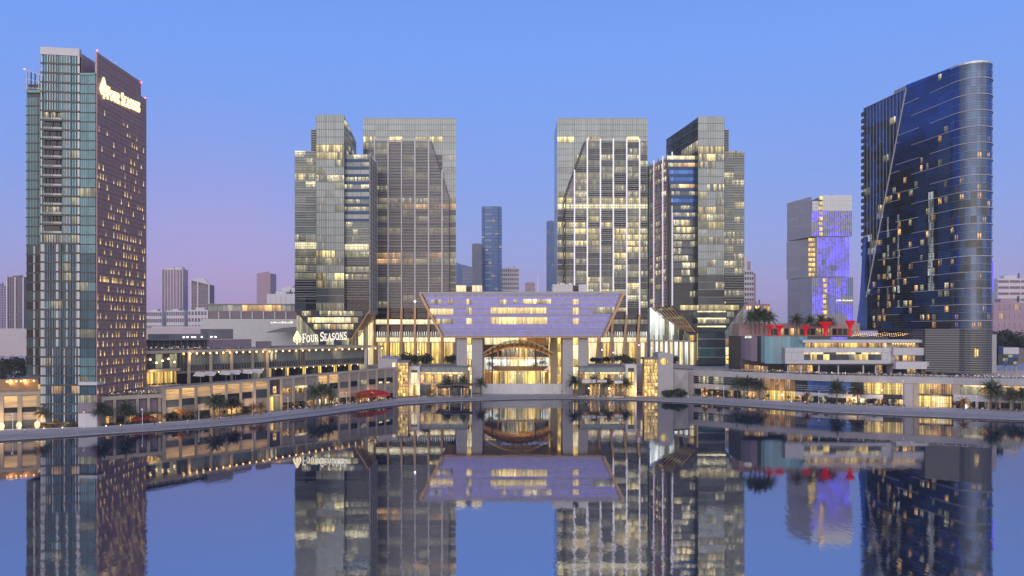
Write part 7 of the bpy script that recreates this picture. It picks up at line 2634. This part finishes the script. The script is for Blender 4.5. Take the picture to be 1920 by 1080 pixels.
# low ground lights
gm = MB().lathe([(.14, 0), (.17, .18), (.1, .3), (.03, .34)], 8, 'lamp_white').mesh('ground_light')
gm2 = MB().lathe([(.14, 0), (.17, .18), (.1, .3), (.03, .34)], 8, 'lamp_warm').mesh('ground_light')
gm3 = MB().lathe([(.14, 0), (.17, .18), (.1, .3), (.03, .34)], 8, 'lamp_pink').mesh('ground_light')
for k, (px, m, lab) in enumerate(((82, gm2, 'under the olive palm'), (117, gm, 'before the hotel tower front'), (199, gm, 'under the corner palms of the hotel tower'), (226, gm2, 'left of the low terrace palm'), (300, gm2, 'under the amber palm by the red parasols'), (402, gm, 'left of the pair under the broad palms'), (413, gm3, 'right of the pair under the broad palms'), (630, gm3, 'right of the dense palm clump'), (655, gm3, 'before the red awning'),
                                 (692, gm, 'under the red awning palms'), (849, gm, 'under the dark cafe canopies'), (1433, gm2, 'beside the golden recess'), (1484, gm2, 'right end of the golden recess'), (1811, gm3, 'pinkish, right of the grand golden entrance'), (1880, gm2, 'under the tall twin palms'))):
    Y = YG(lerp_back(px)) + .8
    o = place(m, 'ground_light', None, (X(px, Y), Y, GZ))
    tag(o, 'small bright ground light ' + lab, 'light', 'ground lights along the promenade')
    if k in (1, 5, 6, 9, 13): point('ground_glow', (X(px, Y), Y - .3, GZ + 1.0), 120, (1, .75, .6), .2)
    if k in (0, 4): point('ground_glow', (X(px, Y), Y - .3, GZ + 1.0), 160, (1, .6, .25), .2)
for px in (474, 489, 622, 672, 684, 697, 1322, 1348, 1513, 805):
    Y = YG(lerp_back(px)) + .2
    point('palm_uplight', (X(px, Y), Y, GZ + .5), 150, (1, .55, .18), .15)
# violet lamps on the plaza
for k, (px, py, Y) in enumerate(((784, 660, 440), (1129, 656, 445), (1150, 661, 440), (1198, 647, 450), (1205, 651, 452), (1222, 653, 455), (1240, 648, 455))):
    root = thing('plaza_lamp', (X(px, Y), Y, DZ), 'slim lamp with violet globe %s' % ['over the left domed trees', 'left of the round tree before the white-finned tower', 'behind the right-hand cafe pavilion', 'at the right foot of the white-finned tower, left of two', 'at the right foot of the white-finned tower, right of two', 'beyond the round-windowed wall, left of two', 'beyond the round-windowed wall, right of two'][k], 'lamp', 'violet plaza lamps')
    q = MB()
    q.lathe([(.08, 0), (.06, Z(py, Y) - DZ)], 6, 'steel', (X(px, Y), Y, DZ))
    q.build('pole', root)
    q = MB()
    q.lathe([(.05, -.45), (.42, -.2), (.42, .2), (.05, .45)], 8, 'lamp_pink', (X(px, Y), Y, Z(py, Y)))
    q.build('globe', root)
q = MB()
q.lathe([(.05, -.7), (.7, -.3), (.7, .3), (.05, .7)], 8, 'lamp_white', (X(778, 494), 494, Z(565, 494)))
q.bar((X(778, 494), 494, Z(565, 494)), (X(778, 494), 498.5, Z(564, 498)), .2, .2, 'steel')
tag(q.build('floodlight'), 'bright bluish floodlight on the mauve tower front', 'floodlight')


def person_mesh(top, legs, stride):
    """one continuous figure grown from a skeleton"""
    v = [(0, 0, .95), (0, 0, 1.2), (0, 0, 1.42), (0, 0, 1.52), (0, .02, 1.62), (0, .02, 1.74),
         (-.19, 0, 1.40), (-.25, stride * .15, 1.12), (-.24, -stride * .25, .86), (.19, 0, 1.40), (.25, -stride * .15, 1.12), (.24, stride * .25, .86),
         (-.10, 0, .9), (-.10, -stride * .2, .48), (-.10, stride * -.35, .06), (-.10, -stride * .35 - .14, .04), (.10, 0, .9), (.10, stride * .22, .48), (.10, stride * .35, .06), (.10, stride * .35 - .14, .04)]
    e = [(0, 1), (1, 2), (2, 3), (3, 4), (4, 5), (2, 6), (6, 7), (7, 8), (2, 9), (9, 10), (10, 11), (0, 12), (12, 13), (13, 14), (14, 15), (0, 16), (16, 17), (17, 18), (18, 19)]
    rad = [.14, .14, .15, .06, .10, .08, .07, .055, .04, .07, .055, .04, .10, .07, .05, .04, .10, .07, .05, .04]
    me = bpy.data.meshes.new('person')
    me.from_pydata(v, e, [])
    o = bpy.data.objects.new('person_src', me)
    col.objects.link(o)
    o.modifiers.new('skin', 'SKIN')
    for k, s in enumerate(me.skin_vertices[0].data):
        s.radius = (rad[k], rad[k])
        s.use_root = k == 0
    o.modifiers.new('sub', 'SUBSURF').levels = 1
    dg = bpy.context.evaluated_depsgraph_get()
    out = bpy.data.meshes.new_from_object(o.evaluated_get(dg))
    bpy.data.objects.remove(o)
    out.materials.clear()
    for m in (top, legs, 'skin'): out.materials.append(MATS[m])
    for p in out.polygons:
        z = p.center.z
        p.material_index = 2 if z > 1.5 or (abs(p.center.x) > .2 and z < .95) else (0 if z > .92 else 1)
        p.use_smooth = True
    return out


mat('skin', (0.35, 0.22, 0.16), 0.6, var=0.05)
PM = [person_mesh('cloth_pale', 'cloth_dark', .5), person_mesh('cloth_dark', 'cloth_dark', .3), person_mesh('white_fabric', 'white_fabric', .4), person_mesh('cloth_dark', 'cloth_pale', .6)]
PL = ((46, .45, 'walking past the urn lamps'), (290, .6, 'by the edge below the red parasols'), (352, .5, 'strolling below the first lit bays'), (500, .6, 'before the yellow doorway, left of two'), (506, .62, 'before the yellow doorway, right of two'), (590, .5, 'strolling under the dense palm clump'), (705, .7, 'leaving the red awning'), (748, .75, 'by the tall golden stair hall'),
      (793, .6, 'strolling below the left cafe portal'), (808, .62, 'below the orange-lit palm'), (996, .55, 'alone on the promenade before the golden hall'), (1041, .8, 'beside the buggy near the right stone legs'), (1133, .7, 'before the right-hand cafe terrace'), (1207, .6, 'below the right cafe portal'), (1291, .65, 'by the corner of the right shopping building'), (1455, .6, 'before the golden recess'), (1672, .6, 'left of the grand golden entrance'), (1740, .7, 'at the grand golden entrance, left of two'), (1748, .72, 'at the grand golden entrance, right of two'), (1910, .4, 'near the right edge of the promenade'))
for k, (px, t, lab) in enumerate(PL):
    for (a, ya), (b, yb), (c_, yc), (d_, yd) in zip(SH[:-1], SH[1:], BK[:-1], BK[1:]):
        pass
    def lerp(tab, px):
        for (a, ya), (b, yb) in zip(tab[:-1], tab[1:]):
            if a <= px <= b: return ya + (yb - ya) * (px - a) / (b - a)
    y0, y1 = YG(lerp(SH, px), 0), YG(lerp(BK, px))
    Y = y0 + (y1 - y0) * max(t, .42)
    o = place(PM[k % 4], 'person', None, (X(px, Y), Y, GZ), R() * 6.28)
    tag(o, 'person in %s clothes %s' % (['pale', 'dark', 'white', 'dark'][k % 4], lab), 'person', 'people on the promenade')
for k, (px, lab) in enumerate(((811, 'left of two by the left stone legs'), (815, 'right of two by the left stone legs'))):
    o = place(PM[1], 'person', None, (X(px, 438), 438, DZ), k)
    tag(o, 'person in dark clothes standing, ' + lab, 'person', 'people on the plaza')


# terrace tables with seated clutter: cafe tables along the right terrace edge
tb = MB()
tb.lathe([(.05, 0), (.05, .7), (.5, .72), (.5, .76)], 8, 'charcoal')
tbm = tb.mesh('cafe_table')
lm = MB().lathe([(.02, 0), (.13, .05), (.13, .25), (.02, .3)], 6, 'lamp_warm').mesh('table_lamp')
um = [MB(), MB()]
um[0].lathe([(1.9, 2.3), (1.7, 2.55), (.08, 3.1)], 8, 'white_fabric')
um[1].lathe([(.05, 0), (.05, 2.8)], 6, 'steel')
um = [um[0].mesh('canopy'), um[1].mesh('pole')]
for k in range(26):
    px = 1492 + k * 15.5
    f = fR1 if px < 1560 else fR2
    c = f.pt(f.A(px), -3 - 3.2 * (k % 3))
    root = place(tbm, 'cafe_table', None, (c.x, c.y, 16.5 - 0.08))
    tag(root, 'small round cafe table on the right-hand terrace', 'table', 'cafe tables along the right-hand terrace')
    if k % 2 == 0: place(lm, 'table_lamp', root, (c.x, c.y, 16.5 + .68))
for k, (px, lab) in enumerate(((1224, 'left'), (1236, 'middle'), (1247, 'right'))):
    Y = YG(lerp_back(px)) + 3
    root = thing('parasol', (X(px, Y), Y, GZ), 'white round parasol before the round-windowed wall, %s of three' % lab, 'parasol', 'white parasols by the right stair hall')
    for me, n2 in zip(um, ('canopy', 'pole')):
        o = bpy.data.objects.new(n2, me)
        col.objects.link(o)
        o.parent = root


def buggy():
    Y = YG(738.5) - 2
    x = X(1056, Y)
    root = thing('buggy', (x, Y, GZ), 'small pale buggy with dark roof parked near the right stone legs', 'buggy')
    b = MB()
    b.hexa([(x - 1.5, Y - .6, GZ + .3), (x + 1.5, Y - .6, GZ + .3), (x + 1.5, Y + .6, GZ + .3), (x - 1.5, Y + .6, GZ + .3), (x - 1.3, Y - .58, GZ + .95), (x + 1.45, Y - .58, GZ + .8), (x + 1.45, Y + .58, GZ + .8), (x - 1.3, Y + .58, GZ + .95)], 'white_paint')
    b.build('body', root)
    b = MB()
    b.box(x - 1.2, x + .9, Y - .65, Y + .65, GZ + 1.85, GZ + 1.95, 'charcoal')
    for sx in (-1.1, .8):
        for sy in (-.55, .55): b.bar((x + sx, Y + sy, GZ + .9), (x + sx, Y + sy, GZ + 1.85), .07, .07, 'charcoal')
    b.build('roof', root)
    for sx in (-.95, .95):
        for sy in (-.62, .62):
            w_ = MB()
            n = 12
            for i in range(n):
                a, c = 2 * math.pi * i / n, 2 * math.pi * (i + 1) / n
                w_.poly([(x + sx, Y + sy - .09, GZ + .3), (x + sx + .3 * math.cos(a), Y + sy - .09, GZ + .3 + .3 * math.sin(a)), (x + sx + .3 * math.cos(c), Y + sy - .09, GZ + .3 + .3 * math.sin(c))], 'black_rubber')
                w_.poly([(x + sx + .3 * math.cos(a), Y + sy - .09, GZ + .3 + .3 * math.sin(a)), (x + sx + .3 * math.cos(a), Y + sy + .09, GZ + .3 + .3 * math.sin(a)), (x + sx + .3 * math.cos(c), Y + sy + .09, GZ + .3 + .3 * math.sin(c)), (x + sx + .3 * math.cos(c), Y + sy - .09, GZ + .3 + .3 * math.sin(c))], 'black_rubber')
            w_.build('wheel', root)
    b = MB()
    b.box(x - 1.0, x + .3, Y - .5, Y + .5, GZ + .95, GZ + 1.2, 'cloth_dark')
    b.build('seat', root)


buggy()

# ------------------------------------------------------------------ air
HAZE = 0.00010
if HAZE:
    me = bpy.data.meshes.new('haze')
    me.from_pydata([(x, y, z) for z in (-2, 250) for (x, y) in ((-13500, -400), (13500, -400), (13500, 12500), (-13500, 12500))], [], [(3, 2, 1, 0), (4, 5, 6, 7), (0, 1, 5, 4), (1, 2, 6, 5), (2, 3, 7, 6), (3, 0, 4, 7)])
    m = bpy.data.materials.new('haze')
    m.use_nodes = True
    n, l = m.node_tree.nodes, m.node_tree.links
    n.remove(n['Principled BSDF'])
    v = n.new('ShaderNodeVolumePrincipled')
    v.inputs['Color'].default_value = (0.92, 0.88, 0.95, 1)
    v.inputs['Density'].default_value = HAZE
    l.new(v.outputs[0], n['Material Output'].inputs['Volume'])
    me.materials.append(m)
    o = bpy.data.objects.new('haze', me)
    col.objects.link(o)
    o['kind'] = 'stuff'
    o['label'] = 'thin evening haze over the bay and city'
sc.cycles.volume_bounces = 0

# ------------------------------------------------------------------ terrace planting and small lights
tp = MB()
rr = random.Random(31)
for f, a_1 in ((fR1, fR1.L), (fR2, fR2.L)):
    a = 1.0
    while a < a_1 - 1:
        c = f.pt(a, -1.2 - rr.random() * .5)
        if rr.random() < .75: foliage(tp, (c.x, c.y, 16.9), (.8, .5, .55), 12, rr.choice(('leaf_dark', 'leaf_olive', 'leaf_dark')), rr, .3)
        a += 1.5
for i in range(60):
    c = fRet.pt(fRet.A(318 + i * 6.6), -1.6)
    zz = 15.6 + 3.6 * fRet.A(318 + i * 6.6) / fRet.L
    if rr.random() < .6: foliage(tp, (c.x, c.y, zz + .1), (.9, .5, .5), 12, rr.choice(('leaf_dark', 'leaf_olive')), rr, .3)
for i in range(46):
    c = fPod.pt(fPod.A(262 + i * 5.2), .3)
    if rr.random() < .7: foliage(tp, (c.x, c.y, 31.2), (.8, .5, .6), 12, rr.choice(('leaf_dark', 'leaf_olive')), rr, .3)
for i in range(22):
    c = fTer.pt(1 + i * (fTer.L - 2) / 21, -.9)
    foliage(tp, (c.x, c.y, 13.2), (.8, .5, .6), 14, rr.choice(('leaf_dark', 'leaf_olive', 'leaf_orange')), rr, .3)
tag(tp.build('terrace_planting'), 'low planting along the terrace edges', kind='stuff')
tl = MB()
for i in range(170):
    u = rr.random()
    if u < .5:
        f = fR1 if rr.random() < .45 else fR2
        c = f.pt(rr.uniform(f.L * (.35 if f is fR1 else 0), f.L * .95), -rr.uniform(2, 9)); z = 17.3
    elif u < .75: c = fPod.pt(fPod.A(rr.uniform(256, 400)), -rr.uniform(1, 7)); z = 31.6
    elif u < .9: c = fTer.pt(rr.uniform(0, fTer.L), -rr.uniform(2, 9)); z = 13.6
    else: c = fRet.pt(fRet.A(rr.uniform(530, 735)), rr.uniform(3, 6)); z = 2.2
    tl.lathe([(.01, -.1), (.09, 0), (.01, .12)], 5, 'lamp_warm' if rr.random() < .7 else 'lamp_white', (c.x, c.y, z + rr.random() * .8))
tag(tl.build('candle_lights'), 'scattered tiny table lights on the terraces', kind='stuff')
fu = MB()                                 # chairs, tables and serving stands too small to pick apart
rr = random.Random(77)
def chair(c, z, m):
    a = rr.random() * 3
    u, v = Vector((math.cos(a), math.sin(a))) * .28, Vector((-math.sin(a), math.cos(a))) * .28
    P = [c - u - v, c + u - v, c + u + v, c - u + v]
    fu.hexa([(p.x, p.y, z + .3) for p in P] + [(p.x, p.y, z + .48) for p in P], m)
    fu.hexa([(p.x, p.y, z + .48) for p in (P[0], P[1], P[1] + v * .3, P[0] + v * .3)] + [(p.x, p.y, z + .95) for p in (P[0], P[1], P[1] + v * .3, P[0] + v * .3)], m)
MS = ('cloth_dark', 'charcoal', 'white_fabric', 'cloth_pale', 'timber')
for i in range(360):
    f = fR1 if rr.random() < .4 else fR2
    chair(f.pt(rr.uniform(f.L * (.3 if f is fR1 else 0), f.L * .97), -rr.uniform(1.8, 9)), 16.5, rr.choice(MS))
for i in range(160): chair(fPod.pt(fPod.A(rr.uniform(256, 470)), -rr.uniform(.5, 6)), 30.65, rr.choice(MS))
for i in range(90): chair(fTer.pt(rr.uniform(0, fTer.L), -rr.uniform(2, 9)), 13.0, rr.choice(MS))
for i in range(150): chair(fRet.pt(fRet.A(rr.uniform(530, 735)), rr.uniform(2, 6)), GZ, rr.choice(MS))
for px0, px1 in ((1066, 1180), (775, 880)):
    for i in range(70):
        Y = rr.uniform(399, 408)
        chair(Vector((X(rr.uniform(px0, px1), Y), Y)), GZ, rr.choice(MS))
for px0, px1 in ((1300, 1428), (1492, 1700), (1800, 1980)):
    for i in range(70):
        px = rr.uniform(px0, px1)
        f = fR1 if px < 1560 else fR2
        chair(f.pt(f.A(px), rr.uniform(.8, 3.5)), GZ, rr.choice(MS))
tag(fu.build('terrace_furniture'), 'scattered outdoor chairs and tables on terraces and forecourts', kind='stuff')

# glazing bars and shelves in the long golden shop windows of the right-hand building
gb = MB()
for px0, px1, z0, z1 in ((1433, 1490, GZ + .2, 12.9), (1619.5, 1694, 7.2, 12.9), (1724, 1785, GZ + .2, 12.9)):
    f = fR1 if px1 < 1560 else fR2
    a0, a1 = f.A(px0), f.A(px1)
    n = 14
    for k in range(n + 1): f.box(gb, a0 + (a1 - a0) * k / n - .06, a0 + (a1 - a0) * k / n + .06, z0, z1, -.9 if px0 != 1619.5 else -.05, -.75 if px0 != 1619.5 else .06, 'charcoal')
    for z in (z0 + 1.9, z0 + 3.7, z0 + 5.2):
        if z < z1: f.box(gb, a0, a1, z, z + .1, -.9 if px0 != 1619.5 else -.05, -.76 if px0 != 1619.5 else .07, 'charcoal')
rt = bpy.data.objects['shopping_building.001']
gb.build('glazing_grid', rt, 'stuff')
# small trees along both promenades
SM = [bush_mesh(s, (1.7, 1.6, 1.5), 260, m, .34) for s, m in ((41, 'leaf_olive'), (42, 'leaf_dark'), (43, 'leaf_orange'))]  # amber-lit crowns: the amber is put into the leaf colour
ST = trunk_mesh(2.2, .1)
rr = random.Random(8)
def back_py(px):
    for (a, ya), (b, yb) in zip(BK[:-1], BK[1:]):
        if a <= px <= b: return ya + (yb - ya) * (px - a) / (b - a)
spots = [(105, 2), (133, 0), (310, 0), (328, 1), (372, 0), (386, 1), (420, 0), (455, 2), (535, 2), (547, 0), (558, 2), (570, 0), (640, 0), (652, 1), (716, 0), (1067, 0), (1090, 1), (1126, 0), (1157, 1), (1193, 0), (1335, 1), (1365, 0), (1440, 0), (1478, 2), (1496, 0), (1530, 1), (1550, 0), (1625, 0), (1640, 1), (1658, 2), (1676, 0), (1790, 2), (1822, 0), (1840, 1), (1882, 0)]
for k, (px, q) in enumerate(spots):
    Y = YG(back_py(px)) + 1.8
    near = ('the hotel tower front', 'the first lit bays', 'the middle lit bays', 'the dense palm clump', 'the red awning', 'the right-hand cafe', 'the right ribbon window', 'the golden recess', 'the golden window', 'the grand golden entrance')[0 if px < 200 else 1 if px < 350 else 2 if px < 500 else 3 if px < 645 else 4 if px < 730 else 5 if px < 1200 else 6 if px < 1400 else 7 if px < 1560 else 8 if px < 1700 else 9]
    seq = sum(1 for p2, _ in spots[:k] if abs(p2 - px) < 140 and (0 if p2 < 200 else 1 if p2 < 350 else 2 if p2 < 500 else 3 if p2 < 645 else 4 if p2 < 730 else 5 if p2 < 1200 else 6 if p2 < 1400 else 7 if p2 < 1560 else 8 if p2 < 1700 else 9) == (0 if px < 200 else 1 if px < 350 else 2 if px < 500 else 3 if px < 645 else 4 if px < 730 else 5 if px < 1200 else 6 if px < 1400 else 7 if px < 1560 else 8 if px < 1700 else 9))
    root = thing('small_tree', (X(px, Y), Y, GZ), 'small %s tree by %s, %s from the left' % (('olive', 'dark green', 'amber-lit')[q], near, ('first', 'second', 'third', 'fourth', 'fifth', 'sixth')[seq]), 'tree', 'small trees along the promenade')
    root.scale = (rr.uniform(.8, 1.15),) * 3
    root.rotation_euler = (0, 0, rr.random() * 6)
    for me, nm, dz in ((ST, 'trunk', 0), (SM[q], 'crown', 1.5)):
        o = bpy.data.objects.new(nm, me)
        col.objects.link(o)
        o.parent = root
        o.location = (0, 0, dz)
